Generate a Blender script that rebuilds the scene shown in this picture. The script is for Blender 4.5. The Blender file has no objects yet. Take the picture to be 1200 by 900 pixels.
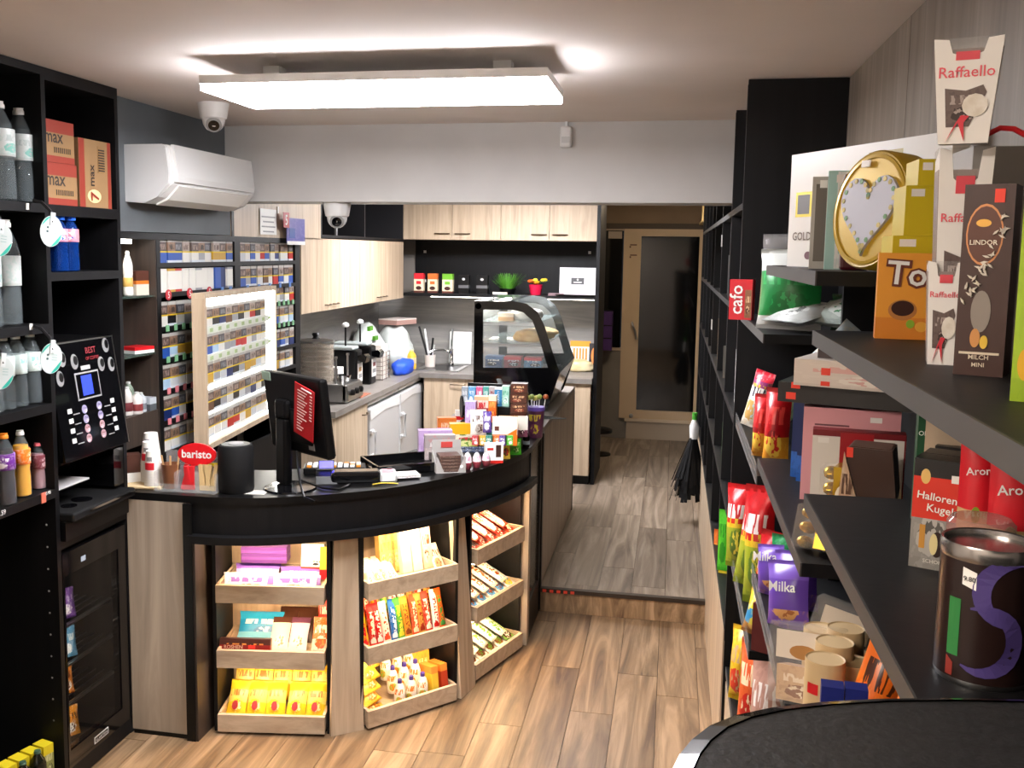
import bpy, bmesh, math, random
from mathutils import Vector, Matrix
random.seed(11)
scene = bpy.context.scene
COL = scene.collection
R = math.radians
# ---------------------------------------------------------------- camera
F, CX, CY, YAW, PIT, ROL = 1163., 555., 428., -.1975, -.1147, -.0131
CAM = Vector((0, 0, 2.08))
_f = Vector((math.sin(YAW)*math.cos(PIT), math.cos(YAW)*math.cos(PIT), math.sin(PIT)))
_r = Vector((math.cos(YAW), -math.sin(YAW), 0)); _d = _f.cross(_r)
RT = math.cos(ROL)*_r + math.sin(ROL)*_d
DN = -math.sin(ROL)*_r + math.cos(ROL)*_d
cam_data = bpy.data.cameras.new('camera'); cam = bpy.data.objects.new('camera', cam_data); COL.objects.link(cam)
cam_data.sensor_width = 36; cam_data.lens = F/1200*36
cam_data.shift_x = (600-CX)/1200; cam_data.shift_y = (CY-450)/1200
cam_data.clip_start = .02
m = Matrix((RT, -DN, -_f)).transposed().to_4x4(); m.translation = CAM
cam.matrix_world = m
scene.camera = cam
def at(px, py, ax, v):                      # the point of the pixel's ray on the plane axis = v
    d = RT*((px-CX)/F) + DN*((py-CY)/F) + _f
    return CAM + d*((v-CAM[ax])/d[ax])
# ---------------------------------------------------------------- world and exposure
w = bpy.data.worlds.new('world'); scene.world = w; w.use_nodes = True
w.node_tree.nodes['Background'].inputs[0].default_value = (.5, .55, .65, 1)
w.node_tree.nodes['Background'].inputs[1].default_value = .02
scene.view_settings.view_transform = 'Standard'; scene.view_settings.look = 'None'
scene.view_settings.gamma = 1; scene.view_settings.use_curve_mapping = False
scene.view_settings.exposure = 0.9
LED_MAIN, LED_KITCHEN, LED_FRONT, LED_HALL = 33., 44., 22., 16.
STRIP_WARM, STRIP_WHITE = 80., 30.
# ---------------------------------------------------------------- materials
def hx(s):
    s = s.lstrip('#'); v = [int(s[i:i+2], 16)/255 for i in (0, 2, 4)]
    return tuple(c/12.92 if c <= .04045 else ((c+.055)/1.055)**2.4 for c in v)
_M = {}
def mat(c, rough=.5, metal=0., spec=.5, trans=0., coat=0., ior=1.45, alpha=1.):
    key = (c, rough, metal, spec, trans, coat, alpha)
    if key in _M: return _M[key]
    m = bpy.data.materials.new('paint_%s' % c.lstrip('#')); m.use_nodes = True
    b = m.node_tree.nodes['Principled BSDF']; i = b.inputs
    i['Base Color'].default_value = (*hx(c), 1); i['Roughness'].default_value = rough
    i['Metallic'].default_value = metal; i['Specular IOR Level'].default_value = spec
    i['Transmission Weight'].default_value = trans; i['Coat Weight'].default_value = coat
    i['IOR'].default_value = ior; i['Alpha'].default_value = alpha
    _M[key] = m; return m
def emit(c, s):
    key = ('e', c, s)
    if key in _M: return _M[key]
    m = bpy.data.materials.new('glow_%s' % c.lstrip('#')); m.use_nodes = True
    i = m.node_tree.nodes['Principled BSDF'].inputs
    i['Base Color'].default_value = (*hx(c), 1)
    i['Emission Color'].default_value = (*hx(c), 1); i['Emission Strength'].default_value = s
    _M[key] = m; return m
def wood(name, c1, c2, scale=(10, 10, .9), rough=.45, c3=None, bump=.05, rnd=.0):
    m = bpy.data.materials.new(name); m.use_nodes = True; t = m.node_tree; n = t.nodes; L = t.links
    b = n['Principled BSDF']; b.inputs['Roughness'].default_value = rough
    tc = n.new('ShaderNodeTexCoord'); oi = n.new('ShaderNodeObjectInfo')
    mp = n.new('ShaderNodeMapping'); mp.inputs['Scale'].default_value = scale
    L.new(tc.outputs['Object'], mp.inputs['Vector'])
    ml = n.new('ShaderNodeMath'); ml.operation = 'MULTIPLY'; ml.inputs[1].default_value = 37.
    L.new(oi.outputs['Random'], ml.inputs[0])
    cb = n.new('ShaderNodeCombineXYZ'); [L.new(ml.outputs[0], cb.inputs[k]) for k in range(3)]
    L.new(cb.outputs[0], mp.inputs['Location'])
    nz = n.new('ShaderNodeTexNoise'); nz.inputs['Scale'].default_value = 1.; nz.inputs['Detail'].default_value = 7
    nz.inputs['Roughness'].default_value = .62; nz.inputs['Distortion'].default_value = 1.2
    L.new(mp.outputs[0], nz.inputs['Vector'])
    cr = n.new('ShaderNodeValToRGB'); e = cr.color_ramp.elements
    e[0].position = .33; e[0].color = (*hx(c1), 1); e[1].position = .66; e[1].color = (*hx(c2), 1)
    if c3: x = e.new(.5); x.color = (*hx(c3), 1)
    L.new(nz.outputs[0], cr.inputs[0])
    out = cr.outputs[0]
    if rnd:
        hs = n.new('ShaderNodeHueSaturation'); mr = n.new('ShaderNodeMapRange')
        mr.inputs['To Min'].default_value = 1-rnd; mr.inputs['To Max'].default_value = 1+rnd
        L.new(oi.outputs['Random'], mr.inputs[0]); L.new(mr.outputs[0], hs.inputs['Value'])
        L.new(out, hs.inputs['Color']); out = hs.outputs[0]
    L.new(out, b.inputs['Base Color'])
    bp = n.new('ShaderNodeBump'); bp.inputs['Strength'].default_value = bump; bp.inputs['Distance'].default_value = .01
    L.new(nz.outputs[0], bp.inputs['Height']); L.new(bp.outputs[0], b.inputs['Normal'])
    return m
_PR = {}
def pr(c1, c2, c3=None, scale=5., rough=.32, lo=.5, hi=.62, stretch=(1, 1, 1), v=False):   # printed packaging: base colour, a line of lettering-like marks, a round picture
    key = (c1, c2, c3, rough, v)
    if key in _PR: return _PR[key]
    m = bpy.data.materials.new('print_%s' % c1.lstrip('#')); m.use_nodes = True; t = m.node_tree; n = t.nodes; L = t.links
    b = n['Principled BSDF']; b.inputs['Roughness'].default_value = rough
    def math_(op, a, bb=None):
        q = n.new('ShaderNodeMath'); q.operation = op
        for k, x in enumerate((a, bb)):
            if x is None: continue
            if isinstance(x, (int, float)): q.inputs[k].default_value = x
            else: L.new(x, q.inputs[k])
        return q.outputs[0]
    tc = n.new('ShaderNodeTexCoord'); sp = n.new('ShaderNodeSeparateXYZ'); L.new(tc.outputs['Generated'], sp.inputs[0])
    oi = n.new('ShaderNodeObjectInfo'); rnd = oi.outputs['Random']
    u, w_ = (sp.outputs['Z'], sp.outputs['X']) if v else (sp.outputs['X'], sp.outputs['Z'])
    cb = n.new('ShaderNodeCombineXYZ'); L.new(math_('MULTIPLY', u, 16. if v else 11.), cb.inputs[0]); L.new(math_('MULTIPLY', w_, 3.), cb.inputs[1]); L.new(math_('MULTIPLY', rnd, 40.), cb.inputs[2])
    nz = n.new('ShaderNodeTexNoise'); nz.inputs['Scale'].default_value = 1.; nz.inputs['Detail'].default_value = 2.; L.new(cb.outputs[0], nz.inputs['Vector'])
    c0, hw = (.5, .22) if v else (.66, .11)
    band = math_('LESS_THAN', math_('ABSOLUTE', math_('SUBTRACT', w_, c0)), hw); inn = math_('LESS_THAN', math_('ABSOLUTE', math_('SUBTRACT', u, .5)), .36)
    txt = math_('MULTIPLY', math_('MULTIPLY', band, inn), math_('GREATER_THAN', nz.outputs[0], .49))
    cx = math_('ADD', math_('MULTIPLY', rnd, .3), .36)
    if v: dd = math_('ADD', math_('POWER', math_('MULTIPLY', math_('SUBTRACT', u, .17), 7.), 2.), math_('POWER', math_('MULTIPLY', math_('SUBTRACT', w_, .5), 2.6), 2.))
    else: dd = math_('ADD', math_('POWER', math_('MULTIPLY', math_('SUBTRACT', u, cx), 3.2), 2.), math_('POWER', math_('MULTIPLY', math_('SUBTRACT', w_, .3), 5.), 2.))
    nz2 = n.new('ShaderNodeTexNoise'); nz2.inputs['Scale'].default_value = 7.; L.new(tc.outputs['Generated'], nz2.inputs['Vector'])
    pic = math_('LESS_THAN', math_('ADD', dd, math_('MULTIPLY', math_('SUBTRACT', nz2.outputs[0], .5), 1.6)), .8)
    tone = math_('GREATER_THAN', nz2.outputs[0], .56)
    def mix(f, a, bb):
        q = n.new('ShaderNodeMix'); q.data_type = 'RGBA'; L.new(f, q.inputs[0])
        for k, x in ((6, a), (7, bb)):
            if isinstance(x, tuple): q.inputs[k].default_value = (*x, 1)
            else: L.new(x, q.inputs[k])
        return q.outputs[2]
    A1, A2, A3 = hx(c1), hx(c2), hx(c3 or c2); dk = tuple(x*.82 for x in A1)
    edge = math_('MULTIPLY', math_('LESS_THAN', w_, .1), .7)
    col = mix(edge, A1, dk); col = mix(math_('MULTIPLY', tone, .25), col, A3); pc = mix(tone, A3, A2); col = mix(pic, col, pc); col = mix(txt, col, A2)
    L.new(col, b.inputs['Base Color'])
    _PR[key] = m; return m
def noisy(name, c1, c2, scale, rough, bump=.1, metal=0.):
    m = bpy.data.materials.new(name); m.use_nodes = True; t = m.node_tree; n = t.nodes; L = t.links
    b = n['Principled BSDF']; b.inputs['Roughness'].default_value = rough; b.inputs['Metallic'].default_value = metal
    tc = n.new('ShaderNodeTexCoord'); nz = n.new('ShaderNodeTexNoise'); nz.inputs['Scale'].default_value = scale; nz.inputs['Detail'].default_value = 5
    L.new(tc.outputs['Object'], nz.inputs['Vector'])
    cr = n.new('ShaderNodeValToRGB'); e = cr.color_ramp.elements
    e[0].position = .35; e[0].color = (*hx(c1), 1); e[1].position = .65; e[1].color = (*hx(c2), 1)
    L.new(nz.outputs[0], cr.inputs[0]); L.new(cr.outputs[0], b.inputs['Base Color'])
    bp = n.new('ShaderNodeBump'); bp.inputs['Strength'].default_value = bump; bp.inputs['Distance'].default_value = .004
    L.new(nz.outputs[0], bp.inputs['Height']); L.new(bp.outputs[0], b.inputs['Normal'])
    return m
OAK = wood('light_oak', '#a8927a', '#c9b59c', (14, 14, .8), .5, '#bca78d')
OAKH = wood('light_oak_lying', '#a8927a', '#c9b59c', (2, 14, 14), .5, '#bca78d')
DOAK = wood('shaded_grey_oak', '#6c6156', '#8b7f72', (12, 12, .7), .55, '#7b6f63')  # grey oak darkened in the colour, standing in for dimmer light
GOAK = wood('grey_oak', '#8d8073', '#ab9d8d', (12, 12, .7), .5, '#9b8d7e')
SPLASH = wood('grey_board', '#7d7b79', '#9c9892', (1.2, 1.2, 14), .5, '#8b8885')
SPLASHY = wood('grey_board_side', '#7d7b79', '#9c9892', (14, 1.2, 12), .5, '#8b8885')
TOPM = wood('grey_worktop', '#6c6763', '#837d77', (3, 3, 3), .45)
PLANK = wood('oak_plank', '#553f2d', '#a18568', (11, .8, 3), .4, '#7d654a', .08, .16)
PLANK2 = wood('grey_oak_plank', '#5c5147', '#96887a', (11, .8, 3), .42, '#7b6d5e', .08, .14)
BLK = wood('black_laminate', '#08080a', '#0f0f11', (14, 14, 1), .5, bump=.05); BLK.node_tree.nodes['Principled BSDF'].inputs['Specular IOR Level'].default_value = .25
BLKEDGE = mat('#232224', .5, spec=.3)
DARKWOOD = wood('dark_wood', '#2c2420', '#43372f', (12, 12, .8), .5)
BLKM = mat('#070708', .38, spec=.35); BLKG = mat('#08080a', .12, coat=.3); BLKR = mat('#0d0d0e', .7, spec=.3)
WHITE = mat('#e9e8e4', .4); WPLAST = mat('#e4e4e2', .35); GREYP = mat('#8b8b8b', .45); RED = mat('#d01a22', .4)
STEEL = mat('#b9b9b8', .28, 1.); CHROME = mat('#d8d8d8', .12, 1.); BRONZE = mat('#6b5b4a', .35, .9)
def glass_mat(name, c, a, rough=.03):
    m = bpy.data.materials.new(name); m.use_nodes = True; t = m.node_tree; n = t.nodes; L = t.links
    b = n['Principled BSDF']; b.inputs['Base Color'].default_value = (*hx(c), 1); b.inputs['Roughness'].default_value = rough
    b.inputs['Alpha'].default_value = a
    return m
CLEAR = glass_mat('clear_glass', '#dfe8e8', .12); SMOKE = glass_mat('smoked_glass', '#0a0a0b', .45)
PET = glass_mat('clear_plastic', '#aebabe', .13, .06); FILM = glass_mat('plastic_film', '#e8e6e4', .13, .1)
DOORGLASS = mat('#0b0c0d', .06, coat=.2)
# ---------------------------------------------------------------- mesh helpers
class MB:
    def __init__(s): s.v = []; s.f = []; s.m = []
    def quad(s, pts, m=0):
        b = len(s.v); s.v += [tuple(p) for p in pts]; s.f.append(tuple(range(b, b+len(pts)))); s.m.append(m); return s
    def box(s, x0, y0, z0, x1, y1, z1, m=0):
        b = len(s.v); s.v += [(x0,y0,z0),(x1,y0,z0),(x1,y1,z0),(x0,y1,z0),(x0,y0,z1),(x1,y0,z1),(x1,y1,z1),(x0,y1,z1)]
        for q in ((0,3,2,1),(4,5,6,7),(0,1,5,4),(1,2,6,5),(2,3,7,6),(3,0,4,7)): s.f.append(tuple(b+k for k in q)); s.m.append(m)
        return s
    def obox(s, c, u, v, w, m=0):             # oriented box from a corner and three edge vectors
        c, u, v, w = map(Vector, (c, u, v, w)); b = len(s.v)
        s.v += [tuple(p) for p in (c, c+u, c+u+v, c+v, c+w, c+u+w, c+u+v+w, c+v+w)]
        for q in ((0,3,2,1),(4,5,6,7),(0,1,5,4),(1,2,6,5),(2,3,7,6),(3,0,4,7)): s.f.append(tuple(b+k for k in q)); s.m.append(m)
        return s
    def prism(s, poly, lo, hi, ax=2, m=0):    # polygon extruded along an axis
        def p3(a, c): return (c, a[0], a[1]) if ax == 0 else ((a[0], c, a[1]) if ax == 1 else (a[0], a[1], c))
        n = len(poly); b = len(s.v); s.v += [p3(a, lo) for a in poly] + [p3(a, hi) for a in poly]
        s.f.append(tuple(range(b+n-1, b-1, -1))); s.m.append(m); s.f.append(tuple(range(b+n, b+2*n))); s.m.append(m)
        for i in range(n):
            j = (i+1) % n; s.f.append((b+i, b+j, b+n+j, b+n+i)); s.m.append(m)
        return s
    def lathe(s, prof, n=20, m=0, c=(0, 0), a0=0.):  # prof: (r, z[, mat])
        b = len(s.v)
        for p in prof:
            for k in range(n):
                a = 2*math.pi*k/n+a0; s.v.append((c[0]+p[0]*math.cos(a), c[1]+p[0]*math.sin(a), p[1]))
        for i in range(len(prof)-1):
            mi = prof[i][2] if len(prof[i]) > 2 else m
            for k in range(n):
                k2 = (k+1) % n; s.f.append((b+i*n+k, b+i*n+k2, b+(i+1)*n+k2, b+(i+1)*n+k)); s.m.append(mi)
        s.f.append(tuple(b+k for k in range(n-1, -1, -1))); s.m.append(prof[0][2] if len(prof[0]) > 2 else m)
        t = b+(len(prof)-1)*n; s.f.append(tuple(t+k for k in range(n))); s.m.append(prof[-2][2] if len(prof[-2]) > 2 else m)
        return s
    def tube(s, pts, r, n=8, m=0):
        pts = [Vector(p) for p in pts]; b = len(s.v)
        for i, p in enumerate(pts):
            d = (pts[min(i+1, len(pts)-1)]-pts[max(i-1, 0)]).normalized()
            a = d.orthogonal().normalized() if abs(d.z) < .99 else Vector((1, 0, 0))
            if abs(d.z) < .99: a = d.cross(Vector((0, 0, 1))).normalized()
            c = d.cross(a)
            for k in range(n):
                t = 2*math.pi*k/n; s.v.append(tuple(p+(a*math.cos(t)+c*math.sin(t))*r))
        for i in range(len(pts)-1):
            for k in range(n):
                k2 = (k+1) % n; s.f.append((b+i*n+k, b+i*n+k2, b+(i+1)*n+k2, b+(i+1)*n+k)); s.m.append(m)
        s.f.append(tuple(b+k for k in range(n-1, -1, -1))); s.m.append(m)
        t = b+(len(pts)-1)*n; s.f.append(tuple(t+k for k in range(n))); s.m.append(m)
        return s
    def ball(s, c, rx, ry, rz, n=12, m=0):
        prof = []
        k = max(6, n//2)
        b = len(s.v)
        for i in range(k+1):
            a = math.pi*i/k
            for j in range(n):
                t = 2*math.pi*j/n; q = max(math.sin(a), 1e-3)
                s.v.append((c[0]+rx*q*math.cos(t), c[1]+ry*q*math.sin(t), c[2]-rz*math.cos(a)))
        for i in range(k):
            for j in range(n):
                j2 = (j+1) % n; s.f.append((b+i*n+j, b+i*n+j2, b+(i+1)*n+j2, b+(i+1)*n+j)); s.m.append(m)
        return s
    def mesh(s, name, mats, smooth=False, fix=True):
        me = bpy.data.meshes.new(name); me.from_pydata(s.v, [], s.f)
        for q in (mats if isinstance(mats, (list, tuple)) else [mats]): me.materials.append(q)
        me.polygons.foreach_set('material_index', s.m)
        if fix:
            bm = bmesh.new(); bm.from_mesh(me); bmesh.ops.recalc_face_normals(bm, faces=bm.faces); bm.to_mesh(me); bm.free()
        if smooth:
            me.polygons.foreach_set('use_smooth', [True]*len(me.polygons))
            me.set_sharp_from_angle(angle=R(38))
        me.update(); return me
    def build(s, name, mats, parent=None, loc=(0, 0, 0), rot=(0, 0, 0), smooth=False, bev=0.):
        o = obj(name, s.mesh(name, mats, smooth), parent, loc, rot)
        if bev:
            b = o.modifiers.new('bevel', 'BEVEL'); b.width = bev; b.segments = 2; b.limit_method = 'ANGLE'; b.angle_limit = R(40)
        return o
def obj(name, me, parent=None, loc=(0, 0, 0), rot=(0, 0, 0)):
    o = bpy.data.objects.new(name, me); COL.objects.link(o); o.location = loc; o.rotation_euler = rot
    if parent is not None: o.parent = parent
    return o
def tag(o, label, cat, group=None):
    o['label'] = label; o['category'] = cat
    if group: o['group'] = group
    return o
def thing(name, label, cat, loc=(0, 0, 0), rz=0., group=None, rot=None):
    return tag(obj(name, None, None, loc, rot or (0, 0, rz)), label, cat, group)
def struct(o): o['kind'] = 'structure'; return o
ORD = 'first second third fourth fifth sixth seventh eighth ninth tenth eleventh twelfth thirteenth fourteenth fifteenth'.split()
_T = {}
def text(parent, s, width, loc, rot, m, name='lettering', bold=0., ext=.0006):
    if (s, bold) not in _T:
        cu = bpy.data.curves.new('lettering', 'FONT'); cu.body = s; cu.align_x = 'CENTER'; cu.align_y = 'CENTER'; cu.resolution_u = 2
        cu.offset = .012+bold
        o = bpy.data.objects.new('lettering', cu); me = bpy.data.meshes.new_from_object(o)
        bpy.data.objects.remove(o)
        xs = [v.co.x for v in me.vertices] or [0, 1]; ys = [v.co.y for v in me.vertices] or [0, 1]
        cx, cy = (min(xs)+max(xs))/2, (min(ys)+max(ys))/2
        me.transform(Matrix.Translation((-cx, -cy, 0)))
        _T[s, bold] = (me, max(xs)-min(xs))
    me, wd = _T[s, bold]
    o = obj(name, me.copy(), parent, loc, rot); k = width/wd; o.scale = (k, k, 1)
    o.data.materials.clear(); o.data.materials.append(m)
    return o
FR = (R(90), 0, 0)                           # lettering on a front that faces -y
# ---------------------------------------------------------------- products
def slicebox(w, d, h, sl, bev=.0):
    b = MB(); z = 0; mats = []
    if not isinstance(sl, list): sl = [(1, sl)]
    tot = sum(a for a, _ in sl)
    for fr, mm in sl:
        if mm not in mats: mats.append(mm)
    n = len(sl); zs = [0]
    for fr, _ in sl: zs.append(zs[-1]+h*fr/tot)
    for z in zs: b.v += [(-w/2, -d/2, z), (w/2, -d/2, z), (w/2, d/2, z), (-w/2, d/2, z)]
    for i, (fr, mm) in enumerate(sl):
        for k in range(4):
            k2 = (k+1) % 4; b.f.append((i*4+k, i*4+k2, i*4+4+k2, i*4+4+k)); b.m.append(mats.index(mm))
    b.f.append((3, 2, 1, 0)); b.m.append(mats.index(sl[0][1])); t = 4*n
    b.f.append((t, t+1, t+2, t+3)); b.m.append(mats.index(sl[-1][1]))
    return b, mats
def deco(o, w, d, h, texts, patches):
    for k, p in enumerate(patches):
        x, z, pw, ph, mm = p[:5]; nm = p[5] if len(p) > 5 else 'printed_patch'
        b = MB()
        if len(p) > 6 and p[6] == 'o':
            pts = [(x+pw/2*math.cos(2*math.pi*i/20), z+ph/2*math.sin(2*math.pi*i/20)) for i in range(20)]
        elif len(p) > 6 and p[6] == 't':
            pts = [(x-pw/2, z-ph/2), (x+pw/2, z-ph/2), (x+pw/2, z+ph/2)]
        else:
            pts = [(x-pw/2, z-ph/2), (x+pw/2, z-ph/2), (x+pw/2, z+ph/2), (x-pw/2, z+ph/2)]
        e = .0003*(k+1)
        b.prism(pts, -d/2-e, -d/2+.0005, 1)
        b.build(nm, mm, o)
    for t in texts:
        text(o, t[0], t[1], (t[2], -d/2-.0008-.0003*len(patches), t[3]), (R(90), t[5] if len(t) > 5 else 0, 0), t[4])
def pbox(name, label, cat, loc, dim, rz, sl, group=None, texts=(), patches=(), tilt=0., roll=0., bev=0.):
    w, d, h = dim; b, mats = slicebox(w, d, h, sl)
    o = b.build(name, mats, None, loc, (tilt, roll, rz), bev=bev); tag(o, label, cat, group)
    deco(o, w, d, h, texts, patches); return o
_PL = {}
def pillow_mesh(w, t, h, bands, nx=8, nz=12, crimp=.06):
    mats = []
    for _, mm in bands:
        if mm not in mats: mats.append(mm)
    tot = sum(a for a, _ in bands)
    b = MB(); vs = [0, crimp*.5, crimp]+[crimp+(1-2*crimp)*i/(nz-4) for i in range(1, nz-4)]+[1-crimp, 1-crimp*.5, 1]
    for sgn in (-1, 1):
        base = len(b.v)
        for j, v in enumerate(vs):
            vv = min(max((v-crimp)/(1-2*crimp), 0), 1); pv = math.sin(math.pi*vv)**.45 if 0 < vv < 1 else 0
            for i in range(nx+1):
                u = i/nx; pu = math.sin(math.pi*u)**.5 if 0 < i < nx else 0
                wob = (.0 if pv else (.003 if i % 2 else -.003))
                sq = 1-.07*pv
                b.v.append(((u-.5)*w*sq, sgn*t/2*pv*pu+wob*w*1.5, v*h))
        for j in range(len(vs)-1):
            fr = (vs[j]+vs[j+1])/2*tot; acc = 0; mi = 0
            for a, mm in bands:
                acc += a
                if fr <= acc: mi = mats.index(mm); break
            else: mi = mats.index(bands[-1][1])
            for i in range(nx):
                q = base+j*(nx+1)+i; b.f.append((q, q+1, q+nx+2, q+nx+1) if sgn < 0 else (q+1, q, q+nx+1, q+nx+2)); b.m.append(mi)
    return b, mats
def pillow(name, label, cat, loc, dim, rz, bands, group=None, tilt=0., roll=0., texts=(), patches=(), crimp=.06):
    w, t, h = dim
    if not isinstance(bands, list): bands = [(1, bands)]
    key = (round(w, 3), round(t, 3), round(h, 3), tuple((a, mm.name) for a, mm in bands), crimp)
    if key not in _PL:
        b, mats = pillow_mesh(w, t, h, bands, crimp=crimp); _PL[key] = b.mesh(name, mats, True, fix=False)
    o = obj(name, _PL[key], None, loc, (tilt, roll, rz)); tag(o, label, cat, group)
    deco(o, w, t*.98, h, texts, patches); return o
def lathed(name, label, cat, loc, prof, mats, group=None, n=20, rot=(0, 0, 0), parts=()):
    o = MB().lathe(prof, n).build(name, mats, None, loc, rot, smooth=True); tag(o, label, cat, group)
    for nm, pf, mm in parts: MB().lathe(pf, n).build(nm, mm, o, smooth=True)
    return o
def fy(x0, x1, yt, yb, y):                   # pixel box on a plane y = const: centre x, base z, width, height
    a = at(x0, yb, 1, y); b = at(x1, yb, 1, y); c = at((x0+x1)/2, yt, 1, y)
    return (a.x+b.x)/2, (a.z+b.z)/2, b.x-a.x, c.z-(a.z+b.z)/2
def onz(x0, x1, yt, yb, z):                  # pixel box standing on height z: location, width, height
    p = at((x0+x1)/2, yb, 2, z); q = fy(x0, x1, yt, yb, p.y)
    return Vector((q[0], p.y, z)), q[2], q[3]
def fx(x0, x1, yt, yb, X):                   # pixel box on a plane x = const: y0, y1, z0, z1
    a = at(x0, yb, 0, X); b = at(x1, yb, 0, X); c = at((x0+x1)/2, yt, 0, X)
    return a.y, b.y, (a.z+b.z)/2, c.z
# ================================================================ the setting
ZC = 2.71; ZU = .14
WALLM = noisy('grey_paint', '#c2c0bd', '#cac8c5', 3, .8, .02)
CEILM = noisy('ceiling_paint', '#dcd4ce', '#e2dad4', 2, .85, .02)
ACWALL = noisy('slate_paint', '#5d6265', '#666b6e', 3, .75, .02)
BEIGE = noisy('beige_paint', '#8d7861', '#97826a', 3, .75, .02)
GREYW = noisy('dim_grey_paint', '#77716a', '#817b73', 3, .8, .02)
WALLW = noisy('warm_white_paint', '#cfcac4', '#d8d3cd', 2, .8, .02)
def planks(parent, x0, x1, y0, y1, zt, m, seed):
    rng = random.Random(seed); wd = .192; L = 1.28; meshes = {}
    x = x0; k = 0
    while x < x1-.01:
        xe = min(x+wd, x1); y = y0-rng.random()*L
        while y < y1:
            ya, yb = max(y, y0), min(y+L, y1)
            if yb-ya > .02:
                o = MB().box(-(xe-x)/2+.0012, -(yb-ya)/2+.0012, -.012, (xe-x)/2-.0012, (yb-ya)/2-.0012, 0).build('plank', m, parent, ((x+xe)/2, (ya+yb)/2, zt))
            y += L
        x += wd
fl = struct(MB().box(-2.75, -1.0, -.08, 1.0, 5.57, -.012).build('floor', mat('#3a3028', .8)))
planks(fl, -2.7, .62, -1.0, 5.555, 0., PLANK, 3)
fl2 = struct(MB().box(-2.75, 5.57, -.08, 1.0, 10.5, ZU-.012).build('floor', mat('#3a3028', .8)))
planks(fl2, -2.1, .62, 5.585, 10.42, ZU, PLANK2, 5)
st = struct(MB().box(-.70, 5.556, 0, .62, 5.569, ZU-.022).build('trim_1', PLANK))
ns = MB().box(-.70, 5.545, ZU-.022, .62, 5.584, ZU+.001).build('step_nosing', mat('#2b211a', .4), st)
for k in range(5):
    p = at(638+8.2*k, 691+.7*k, 1, 5.545)
    MB().box(p.x-.011, 5.543, ZU-.02, p.x+.011, 5.546, ZU-.004).build('tape_mark', mat('#d8452e', .5), st)
struct(MB().box(-2.75, -1.0, ZC, 1.0, 10.5, ZC+.06).build('ceiling', CEILM))
BY = 4.93
struct(MB().box(-2.33, BY, 2.322, .62, BY+.28, ZC).build('beam', WALLM))
struct(MB().box(-2.80, -1.0, 0, -2.74, 9.0, ZC).build('wall_left', WALLW))
struct(MB().box(.62, -1.0, 0, .68, 10.5, ZC).build('wall_right', WALLW))
struct(MB().box(-2.8, -1.06, 0, 1.0, -1.0, ZC).build('wall_front', WALLW))
struct(MB().box(-2.8, 8.9, 0, -.62, 8.96, ZC).build('wall_back', GREYW))
struct(MB().box(-.82, 8.96, 0, -.76, 10.5, ZC).build('wall_corridor', GREYW))
struct(MB().box(-2.74, 3.76, 2.145, -2.33, 4.985, ZC).build('wall_bulkhead', ACWALL))
# ---- far wall with the door
YD = 10.44
def dz(py): return at(770, py, 1, YD).z
def dx(px, py=380): return at(px, py, 1, YD).x
fw = struct(MB().box(-.82, YD, dz(262), .62, YD+.08, ZC).build('wall_door', BEIGE))
MB().box(-.82, YD, ZU, dx(734, 480), YD+.08, dz(412)).build('lower_wall', GREYW, fw)
MB().box(-.80, YD-.015, dz(412), dx(734, 480)+.01, YD+.08, dz(409)).build('window_sill', mat('#b9a48d', .5), fw)
MB().box(dx(826), YD, ZU, .62, YD+.08, dz(262)).build('side_wall', GREYW, fw)
MB().box(-.80, YD-.02, dz(268.5), .35, YD+.04, dz(262)).build('lintel', mat('#4f4337', .6), fw)
MB().box(-.80, YD-.012, ZU, dx(734, 500), YD, ZU+.07).build('skirting', GREYW, fw)
wn = struct(MB().box(-.80, YD+.02, dz(409), dx(730, 300)-.005, YD+.04, dz(270)).build('window_1', DOORGLASS))
MB().box(-.80, YD+.0, dz(270.5), dx(731, 270), YD+.05, dz(268.5)).build('window_frame', mat('#b9a48d', .5), wn)
MB().box(dx(713, 275), YD+.0, dz(280), dx(729, 275), YD+.02, dz(271.5)).build('vent_panel', mat('#b5a595', .6), wn)
FRM = mat('#c3ab8c', .45)
dr = struct(MB().box(dx(734, 490), YD-.03, ZU, dx(818, 490)+.04, YD+.05, dz(494.5)).build('door_1', mat('#a99a88', .6)))
MB().box(dx(732, 490), YD-.045, dz(494.5), dx(819, 490)+.02, YD+.05, dz(491)).build('threshold', mat('#c9b89f', .5), dr)
XL, XR = -.52, .285; GZ0, GZ1 = dz(481), dz(277); GX0, GX1 = dx(748.5), dx(816)
fb = MB(); fb.box(XL, YD-.03, dz(491), GX0, YD+.04, dz(268.5)); fb.box(GX1, YD-.03, dz(491), XR, YD+.04, dz(268.5))
fb.box(GX0, YD-.03, dz(491), GX1, YD+.04, GZ0); fb.box(GX0, YD-.03, GZ1, GX1, YD+.04, dz(268.5))
fb.build('door_frame', FRM, dr)
MB().box(GX0, YD-.005, GZ0, GX1, YD+.01, GZ1).build('pane', DOORGLASS, dr)
hp = at(744, 385, 1, YD-.06)
MB().tube([(hp.x-.03, YD-.03, hp.z+.06), (hp.x-.03, YD-.08, hp.z+.06), (hp.x+.0, YD-.085, hp.z-.02), (hp.x+.02, YD-.08, hp.z-.11)], .011).build('door_handle', STEEL, dr, smooth=True)
for py in (287, 299):
    q = at(743, py, 1, YD-.03)
    MB().box(q.x-.04, YD-.034, q.z-.006, q.x+.03, YD-.029, q.z+.006).build('notice_strip', mat('#5a3a30', .6), dr)
    MB().box(q.x-.045, YD-.034, q.z-.03, q.x-.03, YD-.029, q.z-.012).build('notice_strip', mat('#5a3a30', .6), dr)
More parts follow.
